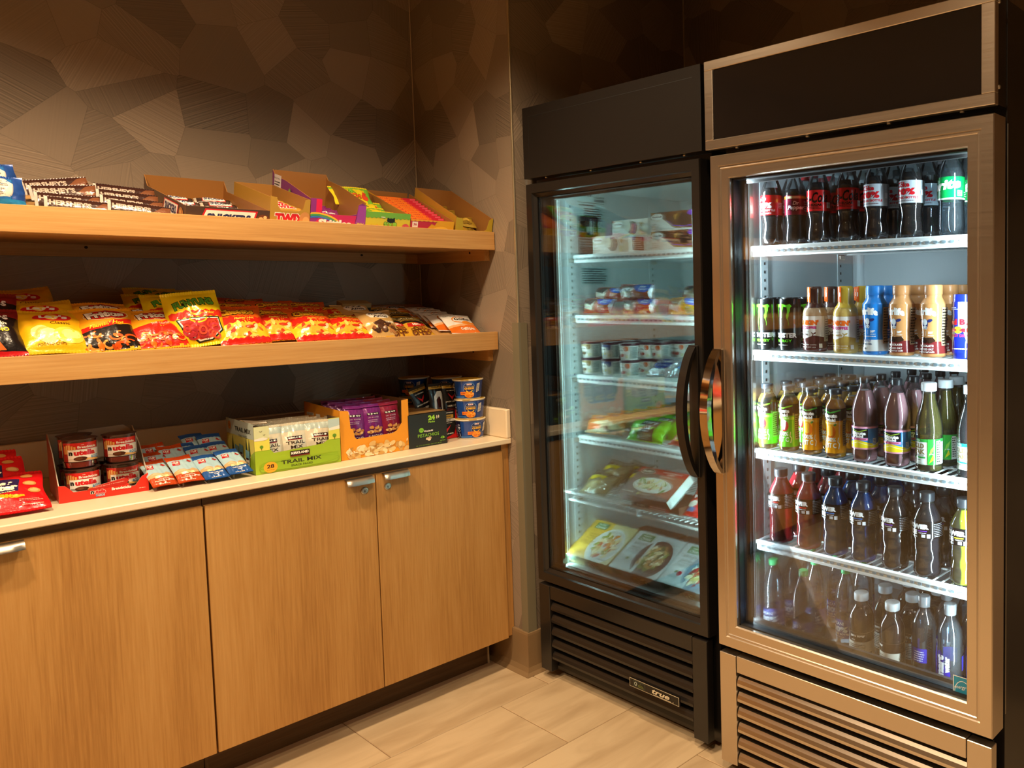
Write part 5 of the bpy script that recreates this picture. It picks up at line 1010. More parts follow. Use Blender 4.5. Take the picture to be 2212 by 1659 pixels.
# ice cream sandwiches
def sand(kind):
    c = '#a5523c' if kind == 0 else '#c9982a'; a = Art(165, 58, c); a.poly([(72, 58), (165, 58), (165, 40), (140, 26), (104, 30), (86, 46)], '#2166c9').poly([(6, 36), (34, 54), (80, 50), (58, 24)], '#4f4742' if kind == 0 else '#8a6a48').poly([(6, 36), (58, 24), (60, 6), (12, 16)], '#d9d2c2').poly([(58, 24), (80, 50), (80, 34), (60, 6)], '#c4bbaa').text('Blue', 126, 48, 8, '#f4f7fb', w=26, bold=.04).text('Bunny', 128, 38, 9, '#f4f7fb', w=34, bold=.04).text('BIG', 112, 20, 8, '#e9c9b8', w=18, bold=.03).text('NEAPOLITAN', 116, 11, 5, '#e9c9b8', w=44).text('SANDWICH', 116, 4.5, 5, '#f4e6dc', w=36).rect(157, 0, 165, 58, '#dfe6ea').rect(0, 0, 5, 58, '#c98a74'); return bag('ice_cream_sandwich', 165, 58, 46, a, 51+kind, PF, 'frozen snack', wr=.9, seal=.03, sx=.28)
S0 = Kind(lambda: sand(0)); S3 = Kind(lambda: sand(1)); S2 = 1.3885; G = 'ice cream sandwiches'
for (K2, x, y, z, rx, rz, l) in ((S0, .172, -.960, .004, -.35, RX, 'red-brown ice cream sandwich lying in front at the freezer wall end'), (S0, .168, -1.190, .004, -.35, RX-.03, 'red-brown ice cream sandwich lying in front, middle of the shelf'), (S0, .225, -.965, .046, -.40, RX+.05, 'red-brown ice cream sandwich on the second layer near the freezer wall'), (S0, .185, -1.165, .052, -.12, RX+.06, 'red-brown ice cream sandwich standing upright on top of the middle one'), (S3, .170, -1.425, .004, -.30, RX, 'yellow ice cream sandwich in front beside the black handle'), (S3, .26, -1.40, .040, -.5, RX-.2, 'yellow ice cream sandwich on the second layer by the handle'), (S0, .30, -1.30, .004, -.35, RX, 'red-brown ice cream sandwich in the second row back'), (S0, .33, -1.33, .050, -.5, RX, 'red-brown ice cream sandwich atop the second row back'), (S0, .30, -1.05, .004, -.35, RX, 'red-brown ice cream sandwich in the second row nearer the wall')):
    K2.put((x, y, S2+z), (rx, 0, rz), l, G)
# ice cream cups
MAR = pbr('maroon_lid_ring', '#4c1c2a', .4); LIDW = pbr('white_lid', '#dfe2e0', .45)
def hcup(v):
    pr = [(.0295, 0), (.0300, .002), (.0345, .052), (.0350, .054)]; t = link('ice_cream_cup', None); t['category'] = 'ice cream cup'
    part('cup_wall', MB().lathe(pr, 28), pbr('paper_cup_white', '#e4e2dc', .45), t, True); part('lid_ring', MB().lathe([(.0355, .052), (.0372, .053), (.0372, .0605), (.0355, .0615), (.033, .0605)], 28, cap0=False, cap1=False), MAR, t, True); part('lid_top', MB().lathe([(.0335, .0600), (.030, .0602), (.001, .0602)], 28, cap0=False), LIDW, t, True)
    a = Art(150, 48, '#e8e4dc'); c1 = ['#8a6238', '#5f76b8', '#c9503a'][v]; c2 = ['#5f3f22', '#d9c46a', '#b8342a'][v]; a.poly([(48, 48), (100, 48), (96, 34), (60, 36)], ['#b89a68', '#4a4f86', '#e8dcd0'][v]).ell(90, 38, 9, 10, ['#8a6a3c', '#3f4a86', '#d9602a'][v], 12).ell(64, 32, 21, 10, '#efe6d8', 18).ell(64, 32, 20, 9, '#f8f5ee', 18).text('Haagen-Dazs', 64, 32, 5, '#5a1f3a', w=32, bold=.04).ell(70, 14, 11, 6, c1, 12).ell(76, 16, 6, 5, c2, 10).ell(62, 13, 5, 4, c2, 10).rect(88, 4, 97, 15, '#d9d09a').text(['chocolate', 'vanilla', 'strawberry'][v], 66, 4.5, 4, '#6a4a3a', w=24).rect(104, 2, 134, 46, '#b9c4c0').small(106, 4, 132, 44, 9, '#4a5a5c'); mp = cyl(150, rprof(pr, .0005, .0325), .003); l = part('sleeve', a.base(mp, 5, 24), PG, t, 2); part('print', a.lay(mp, 5, 24), PG, l, 2); return t
HC = [Kind(lambda v=v: hcup(v)) for v in range(3)]; S3z = 1.1625; fl = ['brown nut', 'blue vanilla', 'red strawberry']
for ci, (y, x0, v) in enumerate(((-.900, .185, 0), (-1.012, .188, 1), (-1.126, .180, 2), (-1.190, .275, 2), (-1.235, .345, 2), (-1.30, .420, 2), (-.95, .30, 1), (-1.07, .30, 2))):
    for r in range(3 if ci < 3 else 2):
        for lv in (0, 1):
            x = x0+.083*r; yy = y-.012*r
            if x > .62: continue
            f_ = (r == 0 and ci < 5)
            l = '%s ice cream cup, %s of the %s stack from the freezer wall' % (fl[v], ['lower', 'upper'][lv], ['first', 'second', 'third', 'fourth', 'fifth'][ci]) if f_ else 'ice cream cup in the stacks behind the front ones, %s layer' % ['lower', 'upper'][lv]
            if ci >= 6 and r: continue
            HC[v].put((x, yy, S3z+.0621*lv), (0, 0, RX+.10+RN.uniform(-.12, .12)), l, ['ice cream cups', 'ice cream cups in the back, %s layer' % ['lower', 'upper'][lv]][0 if f_ else 1])
def klon(v):
    a = Art(105, 105, '#c9ced2'); a.ell(52, 56, 44, 26, '#2a4f9a' if v == 0 else '#eef3f6', 22, .1).text("WHAT WOULD YOU DO", 52, 84, 5, '#2a4f9a', w=62).text('KLONDIKE', 52, 66, 14, '#f4f7fa' if v == 0 else '#2a5aa8', w=76, bold=.06, rot=.1, out=('#2a4f9a', .04) if v == 0 else None).ell(54, 42, 36, 13, '#27458f' if v == 0 else '#3a8fd0', 18, .05).text('Original' if v == 0 else 'COOKIES', 54, 44, 8, '#f4f7fa', w=46, bold=.03, rot=.08); return bag('foil_ice_cream_square', 105, 105, 30, a, 55+v, printmat('silver_wrap', .22, 0, .75, (70, .8, .004)), 'frozen snack', wr=1.4, sx=.25)
KN = [Kind(lambda v=v: klon(v)) for v in range(2)]
KN[0].put((.155, -1.290, S3z+.012), (-.95, 0, RX), 'silver foil ice cream square with dark blue oval in front of the cups'); KN[1].put((.150, -1.410, S3z+.012), (-.85, 0, RX), 'silver foil ice cream square with light blue oval beside the handle')
# burritos
def burr():
    a = Art(190, 70, '#d98a3a'); a.poly([(0, 0), (190, 0), (190, 26), (110, 50), (60, 40), (0, 30)], '#cdbb8e').poly([(10, 8), (80, 14), (84, 30), (14, 34)], '#d9641f').poly([(20, 48), (84, 52), (86, 68), (22, 66)], '#a8321f').text('MONTEREY', 54, 58, 9, '#efdcc2', w=54, bold=.04, shear=.2).text('EL', 28, 59, 6, '#e8b84a', bold=.03).ell(140, 24, 34, 14, '#c9b98a', 16, .2).ell(112, 18, 14, 10, '#9a5a34', 12).ell(134, 30, 9, 7, '#d9cfae', 10).poly([(150, 30), (186, 52), (186, 62), (150, 42)], '#c9b48a').rect(120, 2, 180, 14, '#3a3430').small(122, 3, 178, 13, 2, '#c9b8a0').rect(0, 0, 6, 70, '#d9cfae'); return bag('burrito_pack', 190, 70, 46, a, 58, PF, 'frozen burrito', wr=1.0, seal=.05, sx=.28)
BU = Kind(burr); S4 = .9305
def cil():
    a = Art(185, 88, '#6fc21f'); a.poly([(56, 0), (140, 0), (146, 88), (62, 88)], '#22262a').text('CILANTRO', 102, 68, 11, '#eef2ea', w=66, bold=.05).text('and', 86, 52, 6, '#8fce4a', shear=.3).text('LIME', 106, 48, 12, '#eef2ea', w=34, bold=.05).text('BURRITO', 100, 34, 5, '#eef2ea', w=32, bold=.03).small(66, 6, 136, 28, 4, '#9ab08a').ell(74, 48, 6, 6, '#6fc21f', 10).ell(132, 46, 7, 4, '#8fd04a', 10, .6).text('10g', 112, 24, 5, '#8fd02a', bold=.04).poly([(0, 78), (56, 80), (56, 88), (0, 88)], '#b8342a').poly([(146, 70), (185, 66), (185, 88), (146, 88)], '#5fb01a').ell(40, 24, 8, 8, '#b9c4b4', 12); return bag('green_burrito_pack', 185, 88, 44, a, 59, PF, 'frozen burrito', wr=1.0, seal=.05, sx=.28)
CI = Kind(cil)
o8 = ['frontmost', 'second', 'third', 'fourth', 'fifth', 'sixth', 'seventh', 'eighth']
for i in range(8): BU.put((.165+.058*i, -.985-.012*i, S4+.008+.002*i), (-.55-.03*(i % 2), 0, RX+.12-.03*(i % 3)), 'orange burrito pack, %s in the leaning row from the freezer front' % o8[i], 'orange burrito packs')
for i in range(3): BU.put((.44+.07*i, -1.24, S4+.01), (-.8, 0, RX), 'orange burrito pack in the far row behind the green ones', 'far orange burrito packs')
for i in range(4): CI.put((.150+.058*i, -1.225-.016*i, S4+.006+.003*i), (-.62, 0, RX+.02*i), 'green and black burrito pack, %s from the freezer front' % o8[i], 'green burrito packs')
def bb():
    a = Art(150, 95, '#b8443c'); a.poly([(26, 14), (124, 14), (136, 50), (112, 80), (40, 80), (18, 50)], '#e0b42a').poly([(30, 18), (120, 18), (130, 50), (108, 76), (43, 76), (24, 50)], '#1f7a52').text('BB', 62, 52, 26, '#e8c22a', w=44, bold=.06, shear=.2, out=('#0f3a26', .04)).text('ALL AMERICAN', 76, 26, 6, '#d9efd8', w=70).scat(0, 0, 150, 14, 10, ['#8a2a24', '#d9705a'], 5, 9, .7, 3).scat(0, 80, 150, 95, 10, ['#8a2a24', '#d9705a'], 5, 9, .7, 5); return bag('green_badge_pack', 150, 95, 40, a, 60, PF, 'frozen snack', wr=1.0, sx=.3)
Kind(bb).put((.140, -1.435, S4+.012), (-.95, 0, RX), 'red frozen snack pack with green badge beside the black handle')
# wire shelf: clear bags, boxed meal, red pouches
CLB = clear_mat('clear_pouch', (.86, .86, .80), 2.2, .22, (.75, .70, .45), 1.5, .12)
def clr():
    mp = bagmap(150, 130, 44, 61, wr=2.0); a = Art(150, 130, '#d9d0a0'); mb = a.base(mp, 7, 6); b2 = a.base(lambda x, y, o: mp(x, y, o, .85), 7, 6); n = len(mb.v); mb.v += b2.v; mb.f += [tuple(i+n for i in q) for q in b2.f]; mb.c += b2.c
    t = link('clear_snack_pouch', mb.mesh('clear_snack_pouch', CLB, 2)); t['category'] = 'frozen snack'; f_ = Art(130, 110, '#cbb98a'); m2 = bagmap(120, 92, 30, 62, wr=1.2)
    o = part('filled_roll', Art(120, 92, '#d1c193').base(lambda x, y, o: (m2(x, y, 0)[0], m2(x, y, 0)[1]*.8, m2(x, y, 0)[2]+.014), 6, 5), PP, t, 2)
    a = Art(150, 130); a.poly([(16, 60), (90, 70), (96, 90), (24, 84)], '#d9c22a').text('EGG', 40, 78, 10, '#b8a01a', bold=.04, rot=.1).rect(60, 92, 112, 102, '#2a1a1c').text('KIRKLAND', 86, 97, 6, '#e8e0d4', w=44, bold=.03).rect(20, 94, 52, 102, '#2a1a1c').text('BREAKFAST', 56, 70, 10, '#c9a81a', w=64, bold=.04, rot=.1).small(30, 20, 110, 50, 4, '#a89a5a'); part('print', a.lay(mp, 7, 6), PG, t, 2); return t
CP = Kind(clr); S5 = .703
for (x, y, z, rx, rz, l) in ((.115, -.960, .010, -1.05, RX+.10, 'clear pouch of pale rolls at the front of the wire shelf'), (.185, -.955, .030, -.95, RX+.02, 'clear pouch of pale rolls lying on the front pouch'), (.26, -.97, .02, -1.0, RX-.1, 'clear pouch of pale rolls at the back of the wire shelf'), (.20, -1.10, .02, -1.1, RX+.2, 'clear pouch of pale rolls half under the boxed pasta meal')): CP.put((x, y, S5+z), (rx, 0, rz), l, 'clear pouches of pale rolls')
a = Art(244, 132); a.rect(0, 0, 244, 132, '#5a3a2c').poly([(150, 20), (244, 10), (244, 110), (120, 110)], '#9a4a2a').rect(0, 108, 244, 132, '#b8241f').ell(50, 116, 36, 13, '#e8dcc0', 22).ell(50, 116, 34.5, 11.5, '#15110f', 22).text("Stouffer's", 50, 116, 11, '#f2ead8', w=54, bold=.03, shear=.2).text('CHICKEN FETTUCCINI', 168, 122, 6, '#f2ead8', w=94, bold=.03).text('ALFREDO', 168, 114, 5.5, '#f2ead8', w=36, bold=.03).small(120, 98, 200, 106, 2, '#d9c0a8').ell(122, 56, 92, 34, '#d9d6cc', 26).scat(50, 36, 190, 80, 44, ['#d9cf9a', '#e8dfb4', '#7f9a3a', '#b8743a', '#c9bc80', '#5f7f2a'], 8, 15, .45, 7).small(10, 10, 70, 18, 1, '#d9cfb8').ell(92, 12, 6, 6, '#c9b44a', 12).small(104, 8, 160, 16, 2, '#b8a890')
carton('boxed_pasta_meal', 'brown and red boxed pasta meal tilted on the wire shelf', 244, 34, 132, (.075, -1.316, S5+.038), (math.radians(33), 0, RX), Art(244, 34, '#6a4030'), a, '#c9d2ce')
fb = Art(240, 34, '#5a3a2c'); fb.ell(50, 17, 30, 11, '#15110f').text("Stouffer's", 50, 17, 9, '#f2ead8', w=44, shear=.2).rect(90, 8, 190, 26, '#b8241f').small(96, 11, 180, 23, 2, '#f2ead8')
carton('boxed_pasta_meal', 'boxed pasta meal lying flat under the tilted one', 240, 34, 150, (.112, -1.318, S5+.001), (0, 0, RX), fb, None, '#5a3a2c')
def red():
    a = Art(120, 115, '#c4201f'); a.poly([(6, 60), (114, 74), (114, 96), (6, 84)], '#8f1518').text('POCKETS', 66, 78, 15, '#f4efe8', w=92, bold=.06, rot=.1).text('HOT', 34, 96, 10, '#f4efe8', bold=.06).ell(30, 44, 22, 12, '#e8dfd2', 14, .3).rect(12, 16, 44, 32, '#3a6fa0').poly([(70, 20), (110, 50), (80, 60)], '#e8cfc4').ell(96, 26, 10, 8, '#d9b8a8', 10); return bag('red_pastry_pouch', 120, 115, 36, a, 64, PF, 'frozen snack', wr=1.3)
RPk = Kind(red)
for i in range(3): RPk.put((.120+.075*i, -1.505-.008*i, S5+.010+.012*i), (-.75, 0, RX), ['red pastry pouch in front at the open end of the wire shelf', 'red pastry pouch behind the front one on the wire shelf', 'red pastry pouch rearmost on the wire shelf'][i], 'red pastry pouches')
# boxed dinners on the freezer floor
def din(v):
    W, L = 244, 178; a = Art(W, L); bg = ['#d9cf9a', '#c6d4d6', '#c2d2d6'][v]; a.rect(0, 0, W, L, bg)
    a.rect(0, 0, 118, L, ['#e3b84a', '#cfdadb', '#ccd8da'][v]).ell(160, 74, 82, 84, ['#dfe4e0', '#2c2a30', '#7f95a6'][v], 30).ell(160, 76, 74, 74, ['#cfd6d2', '#1c1a1e', '#6d8496'][v], 28)
    a.rect(108, 0, 122, L, ['#d9c77a', '#cfdadb', '#ccd8da'][v]) if v else None
    pal = [['#b8482a', '#d9873a', '#e8d9a8', '#8a9a3a', '#c9a86a', '#efe2bc'], ['#6a8a3a', '#e0d2a0', '#c9a25f', '#3f5a26', '#ece0bc', '#a87a44'], ['#e0d69a', '#c9b86a', '#b8342a', '#4a5a2a', '#8a2f2a', '#efe8c0']][v]
    a.scat(112, 22, 214, 130, 80, pal, 8, 17, .5, 11+v, inside=lambda x, y: ((x-162)/56)**2+((y-76)/60)**2 < 1).rect(28, 138, 98, 168, '#2a7f4a').text('Healthy', 62, 160, 9, '#eef4ec', w=46, bold=.02, shear=.2).text('Choice', 62, 148, 12, '#eef4ec', w=52, bold=.03, shear=.2)
    if v: a.text('simply', 62, 122, 19, '#3a4448', w=72, bold=-.005).text(['', 'Grilled Chicken', 'Creamy Spinach'][v], 60, 104, 6.5, '#33403f', w=66, bold=.02).text(['', 'Pesto & Vegetables', '& Tomato Linguini'][v], 60, 94, 6.5, '#33403f', w=74, bold=.02).small(22, 76, 100, 88, 3, '#8a9a9c')
    else: a.text('CAFE STEAMERS', 62, 128, 6, '#b87a2a', w=66).text('Grilled Chicken', 62, 112, 7, '#5a4420', w=66, bold=.02).text('Marinara', 62, 102, 7, '#5a4420', w=42, bold=.02).text('with Parmesan', 62, 92, 7, '#5a4420', w=62, bold=.02).small(24, 60, 96, 82, 4, '#8a7434').small(20, 16, 90, 24, 2, '#a8862f')
    if v == 1: a.ell(54, 52, 8, 6, '#6a8a5a').ell(68, 52, 7, 6, '#dfe3da')
    if v == 2: a.ell(66, 50, 11, 10, '#c4303a', 16).ell(48, 54, 8, 5, '#3f7a3a', 10, .4).small(30, 28, 90, 36, 2, '#8a9a9c')
    a.small(184, 8, 230, 18, 1, '#6a6f66'); f_ = Art(W, 44, ['#cfc38e', '#9fb0b4', '#9fb0b4'][v]); f_.rect(16, 14, 58, 38, '#4a7a62').poly([(90, 0), (210, 0), (180, 34), (110, 30)], '#6a5a4a').scat(100, 4, 190, 28, 14, pal, 6, 11, .5, 3); return a, f_
DL = ['gold and cream boxed dinner leaning at the freezer wall end', 'pale grey boxed dinner with dark bowl in the middle of the freezer floor', 'pale grey boxed dinner with pasta at the open end of the freezer floor']
for v in range(3):
    a, f_ = din(v); carton('boxed_dinner', DL[v], 244, 44, 178, (.092, (-.985, -1.240, -1.495)[v]+.006, .4475), (math.radians(31), 0, RX), f_, a, ['#cfc38e', '#b9c6c8', '#b9c6c8'][v], 'carton', 'boxed dinners')
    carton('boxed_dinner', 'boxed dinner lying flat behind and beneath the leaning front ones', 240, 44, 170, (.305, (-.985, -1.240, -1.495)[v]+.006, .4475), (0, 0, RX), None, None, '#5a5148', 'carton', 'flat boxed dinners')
# ------------------------------------------------------------------ bottled and canned drinks in the cooler
def capm(c, rough=.35): return pbr('cap_'+c.strip('#'), c, rough, coat=.1)
def bottle(name, cat, pr, liquid=None, fill=None, cap=None, label=None, shell=PET, mod=None, n=28, opaque=None, extra=None, capname='cap', rib=True):
    """pr: (r,z) in mm; label: (Art, z0 mm)"""
    p = smoothprof(pr, 3); t = link(name, None); t['category'] = cat
    if opaque: part('bottle', MB().lathe(p, n, mod=mod), opaque, t, True)
    else:
        part('bottle', MB().lathe(p, n, mod=mod), shell, t, True)
        if liquid:
            zf = fill/1000; q = [(max(r-.0011, .0004), max(z, .0012)) for r, z in p if z < zf]; q.append((max(rprof(p)(zf)-.0011, .0004), zf))
            md = (lambda r, z, a: mod(r, z, a)) if mod else None
            part('drink', MB().lathe(q, n, mod=md), liquid, t, True)
    if cap:
        c, r, z0, z1 = cap; m = MB(); k = (lambda R_, Z, a: (R_*(1+.018*math.cos(24*a)) if z0/1000+.0012 < Z < z1/1000-.0012 else R_, Z)) if rib else None
        m.lathe([(r*.97/1000, z0/1000), (r/1000, z0/1000+.001), (r/1000, z1/1000-.002), (r*.93/1000, z1/1000-.0004), (r*.86/1000, z1/1000), (.0002, z1/1000)], 48 if rib else 28, mod=k); part(capname, m, c if not isinstance(c, str) else capm(c), t, True)
    if label:
        a, z0 = label; mp = cyl(a.w, rprof(p, .0007), z0/1000); gx, gy = max(a.w/44, 3), a.h/5
        if a.bg: l = part('label', a.base(mp, gx, gy), PG, t, 2); part('print', a.lay(mp, gx, gy), PG, l, 2)
        else: part('label', a.lay(mp, gx, gy), PG, t, 2)
    if extra: extra(t, p)
    return t
def petal(k=5, dep=.16, zt=.022): return lambda r, z, a: (r*(1-dep*max(0, 1-z/zt)*(.5+.5*math.cos(k*a))**2), z)
COLA = pbr('cola_drink', (.012, .004, .002), .06, coat=.6)
def juice(nm, c, milk=.62):
    if milk >= .5: return pbr('drink_'+nm, c, .12, coat=.5)
    return clear_mat('drink_'+nm, tuple(.30+.70*v for v in hx(c)), .9, milk, hx(c), 1.4, .05)
LBL = 62
COKE = [(21, 0), (27, 1), (31, 8), (33, 20), (32.4, 32), (29.5, 48), (28.2, 58), (29.5, 70), (32.5, 82), (33, 88), (33, 146), (31.5, 158), (27, 174), (20, 192), (15, 204), (12.6, 211), (12.6, 222)]
def coke():
    a = Art(196, 58, '#c8161d'); a.text('Coca-Cola', 84, 47, 11, '#f6f2ee', w=42, bold=.03, shear=.35, rot=.08).text('100%', 92, 28, 18, '#f8f4f0', w=62, bold=.07).text('RECYCLED BOTTLE', 94, 14, 6, '#f8f4f0', w=76, bold=.05).text('ORIGINAL TASTE', 94, 5, 4.5, '#f8f4f0', w=54, bold=.03).rect(142, 20, 156, 36, '#efe4e0').small(143, 21, 155, 35, 3, '#8a1a1c').small(160, 8, 190, 46, 6, '#efb8b0'); return a
def zero():
    a = Art(196, 58, '#cf1f22'); a.text('Coca-Cola', 92, 36, 30, '#1a0d0d', w=108, bold=.03, shear=.35, rot=.06).text('ZERO SUGAR', 98, 17, 7, '#1a0d0d', w=62, bold=.05).small(62, 5, 130, 13, 2, '#3a0f10').rect(142, 8, 155, 24, '#efe4e0').text('12', 148, 17, 5, '#6a1a1c').small(160, 6, 190, 48, 6, '#5a1214'); return a
def diet():
    a = Art(196, 58, '#b9c0c6'); a.text('Diet', 88, 53, 5, '#b8242c', bold=.02).text('Coke', 92, 47, 13, '#c4202a', w=42, bold=.04, shear=.05).text('100%', 94, 29, 18, '#c4202a', w=66, bold=.07).text('RECYCLED BOTTLE', 96, 14, 6, '#c4303a', w=78, bold=.04).small(60, 4, 130, 8, 1, '#7a5a60').rect(142, 20, 152, 34, '#e8ecef').rect(154, 0, 196, 58, '#8f979d').small(158, 8, 190, 50, 6, '#e0e4e8'); return a
def pepper():
    a = Art(196, 56, '#7d1c34'); a.rect(0, 46, 196, 53, '#d9a82a').rect(90, 46, 128, 53, '#e8d9a8').small(66, 47, 84, 52, 1, '#5a1a24').ell(110, 24, 26, 15, '#64142a', 20).text('Dr', 116, 33, 11, '#efe6ea', bold=.04, shear=.2).text('Pepper', 116, 19, 15, '#efe6ea', w=50, bold=.04, shear=.2, out=('#4a0f20', .03)).small(140, 8, 190, 40, 5, '#c9a0b0'); return a
def cola(lab, capc, nm='cola_bottle'): return bottle(nm, 'soda bottle', COKE, COLA, 168, (capc, 14.2, 210, 226), (lab, 88), mod=petal())
K = {}
K['coke'] = Kind(lambda: cola(coke(), '#c4161c')); K['zero'] = Kind(lambda: cola(zero(), '#1a1716')); K['diet'] = Kind(lambda: cola(diet(), '#c9ced2'))
K['pep'] = Kind(lambda: bottle('cola_bottle', 'soda bottle', [(21, 0), (27, 1), (31, 9), (32.5, 22), (30.5, 48), (29.6, 60), (31.5, 78), (32.5, 84), (32.5, 140), (31, 152), (26, 166), (17, 184), (13, 194), (12.6, 212)], COLA, 158, ('#b8203a', 14.2, 199, 214), (pepper(), 84), mod=petal()))
def sprite():
    a = Art(200, 56, '#10a04e'); a.rect(0, 0, 200, 4, '#d9efe2').rect(0, 52, 200, 56, '#0c8f45').text('Sprite', 86, 32, 32, '#f4faf6', w=104, bold=.05, shear=.25, rot=.10).rect(128, 8, 142, 22, '#e8f4ec').small(129, 9, 141, 21, 3, '#0c7a3a').small(148, 6, 168, 20, 3, '#d9f0e2').rect(170, 4, 171, 52, '#5fc48a').small(174, 6, 196, 50, 5, '#c9ecd8').rect(52, 8, 64, 12, '#e8d82a'); return a
SPM = lambda r, z, a: (r*(1-.12*max(0, 1-z/.02)*(.5+.5*math.cos(5*a))**2)*(1-(.012*math.cos(14*a)*math.sin(z*420) if .022 < z < .085 else 0)), z)
K['spr'] = Kind(lambda: bottle('lemon_lime_bottle', 'soda bottle', [(22, 0), (28, 1), (32, 10), (34, 24), (33, 48), (32.5, 84), (34, 88), (34, 146), (33, 156), (27, 176), (18, 196), (13, 208), (12.6, 222)], WATER, 166, ('#1f9a5a', 14.2, 210, 226), (sprite(), 88), mod=SPM, n=42))
SODA = [('coke', -1.872, .100, 'cola bottle with red cap and plain red label at the cooler wall end'), ('pep', -1.958, .106, 'dark cola bottle with maroon label and raspberry cap'), ('zero', -2.045, .098, 'cola bottle with black lettering on red label, third from the cooler wall'), ('zero', -2.135, .112, 'cola bottle with black lettering on red label, half in shadow, fourth from the cooler wall'), ('diet', -2.236, .098, 'cola bottle with silver label, fifth from the cooler wall'), ('diet', -2.343, .098, 'cola bottle with silver label, next to the clear green-capped bottle'), ('spr', -2.456, .100, 'clear soda bottle with green cap and green label in the front row'), ('spr', -2.535, .130, 'clear soda bottle with green cap cut off by the door frame')]
BK = {'coke': 'red cap cola bottle standing behind the front row on the top shelf', 'pep': 'red cap cola bottle standing behind the front row on the top shelf', 'zero': 'black cap cola bottle standing behind the front row on the top shelf', 'diet': 'silver cap cola bottle standing behind the front row on the top shelf', 'spr': 'green cap clear soda bottle standing behind the front row'}
def row(items, z, group, back, rows, dx, jit=.10, bk=None, yaw=0.0, xmax=.585):
    for (k, y, x, l) in items:
        for r in range(rows):
            X = x+dx*r
            if X > xmax: break
            kk = (bk or {}).get(k, k) if r else k
            K[kk].put((X, y+(RN.uniform(-.004, .004)-.004*(r % 2) if r else 0), z), (0, 0, RX+yaw+RN.uniform(-jit, jit)), l if r == 0 else back[kk], group if r == 0 else 'rows behind: '+back[kk])
row(SODA, 1.6015, 'soda bottles in the front row', {**BK, 'coke': BK['coke'], 'pep': 'maroon label cola bottle standing behind the front row'}, 4, .086)
# --- cans and milk drinks
CANB = [(20, 0), (24, 1), (27, 3), (31, 9), (33, 13), (33, 140), (31.5, 146), (27.5, 152), (26.5, 154)]
ALC = pbr('can_lid', '#c9ccce', .25, 1)
def canextra(h, r):
    def f(t, p):
        part('can_lid', MB().lathe([(r/1000, (h-2)/1000), (r/1000+.0008, h/1000-.0006), (r/1000, h/1000), (r/1000-.0015, h/1000-.001), (r/1000-.003, h/1000-.005), (.001, h/1000-.005)], 28, cap0=False), ALC, t, True); part('pull_tab', MB().box(-.006, .006, -.012, .010, h/1000-.0045, h/1000-.003, b=.001), ALC, t)
    return f
def monster():
    a = Art(200, 132, '#0d0f0f'); g = '#5fd02a'
    for (x, w, l, s) in ((76, 8, 62, 1), (96, 10, 78, 2), (120, 9, 60, 3)):
        rn = random.Random(s); L = [(x-w*.9, 122)]; R_ = [(x+w*.9, 120)]
        for k in range(1, 8): q = k/8; L.append((x-w*.5*(1-q)-2+rn.uniform(-1.5, 1.5)+2*math.sin(k), 122-l*q)); R_.append((x+w*.5*(1-q)-1+rn.uniform(-1.5, 1.5)+2*math.sin(k), 120-l*q))
        a.tri(L+R_+[(x-1, 120-l)], [(i, i+1, 9+i, 8+i) for i in range(7)]+[(7, 16, 15)], g)
    a.poly([(66, 118), (72, 126), (84, 124), (98, 126), (112, 122), (124, 125), (130, 118), (112, 116), (98, 120), (84, 116)], g).text('MONSTER', 100, 34, 14, '#e8ece8', w=88, bold=.05).text('ENERGY', 100, 18, 8, g, w=60, bold=.03).small(80, 4, 120, 8, 1, '#c9ccc8'); return a
K['mon'] = Kind(lambda: bottle('energy_drink_can', 'drink can', CANB, cap=None, label=(monster(), 11), opaque=pbr('black_can', (.008, .009, .009), .22, .3, coat=.4), extra=canextra(156, 26.5)))
def rbull():
    a = Art(176, 128, '#1c2fae'); a.poly([(88, 0), (176, 0), (176, 60), (108, 128), (88, 128)], '#b4bcc8').poly([(40, 0), (88, 0), (88, 60), (60, 60)], '#b4bcc8').poly([(88, 60), (140, 60), (128, 128), (108, 128)], '#b4bcc8').rect(0, 60, 60, 128, '#1c2fae').poly([(62, 0), (118, 0), (100, 60), (84, 60)], '#1626a8').text('Red Bull', 88, 78, 15, '#d0202c', w=78, bold=.06).ell(88, 58, 12, 9, '#e8c22a', 16).poly([(52, 54), (62, 62), (76, 62), (86, 58), (78, 54), (66, 52)], '#c8202a').poly([(124, 54), (114, 62), (100, 62), (90, 58), (98, 54), (110, 52)], '#c8202a').text('ENERGY DRINK', 88, 44, 7, '#d0303a', w=68, bold=.03).small(66, 8, 112, 14, 1, '#e8ecf4').small(60, 108, 90, 116, 2, '#c9d4ec'); return a
K['rb'] = Kind(lambda: bottle('energy_drink_can', 'drink can', [(18, 0), (22, 1), (25, 4), (29, 12), (29, 148), (26, 156), (24, 158)], label=(rbull(), 14), opaque=pbr('blue_can', '#1c2fae', .22, .35, coat=.4), extra=canextra(160, 24)))
DUN = [(26, 0), (31, 1), (34.5, 6), (35, 14), (34, 24), (35, 30), (35.4, 84), (34.8, 100), (35.2, 104), (35, 112), (31, 124), (24, 132), (21, 138), (20.6, 150)]
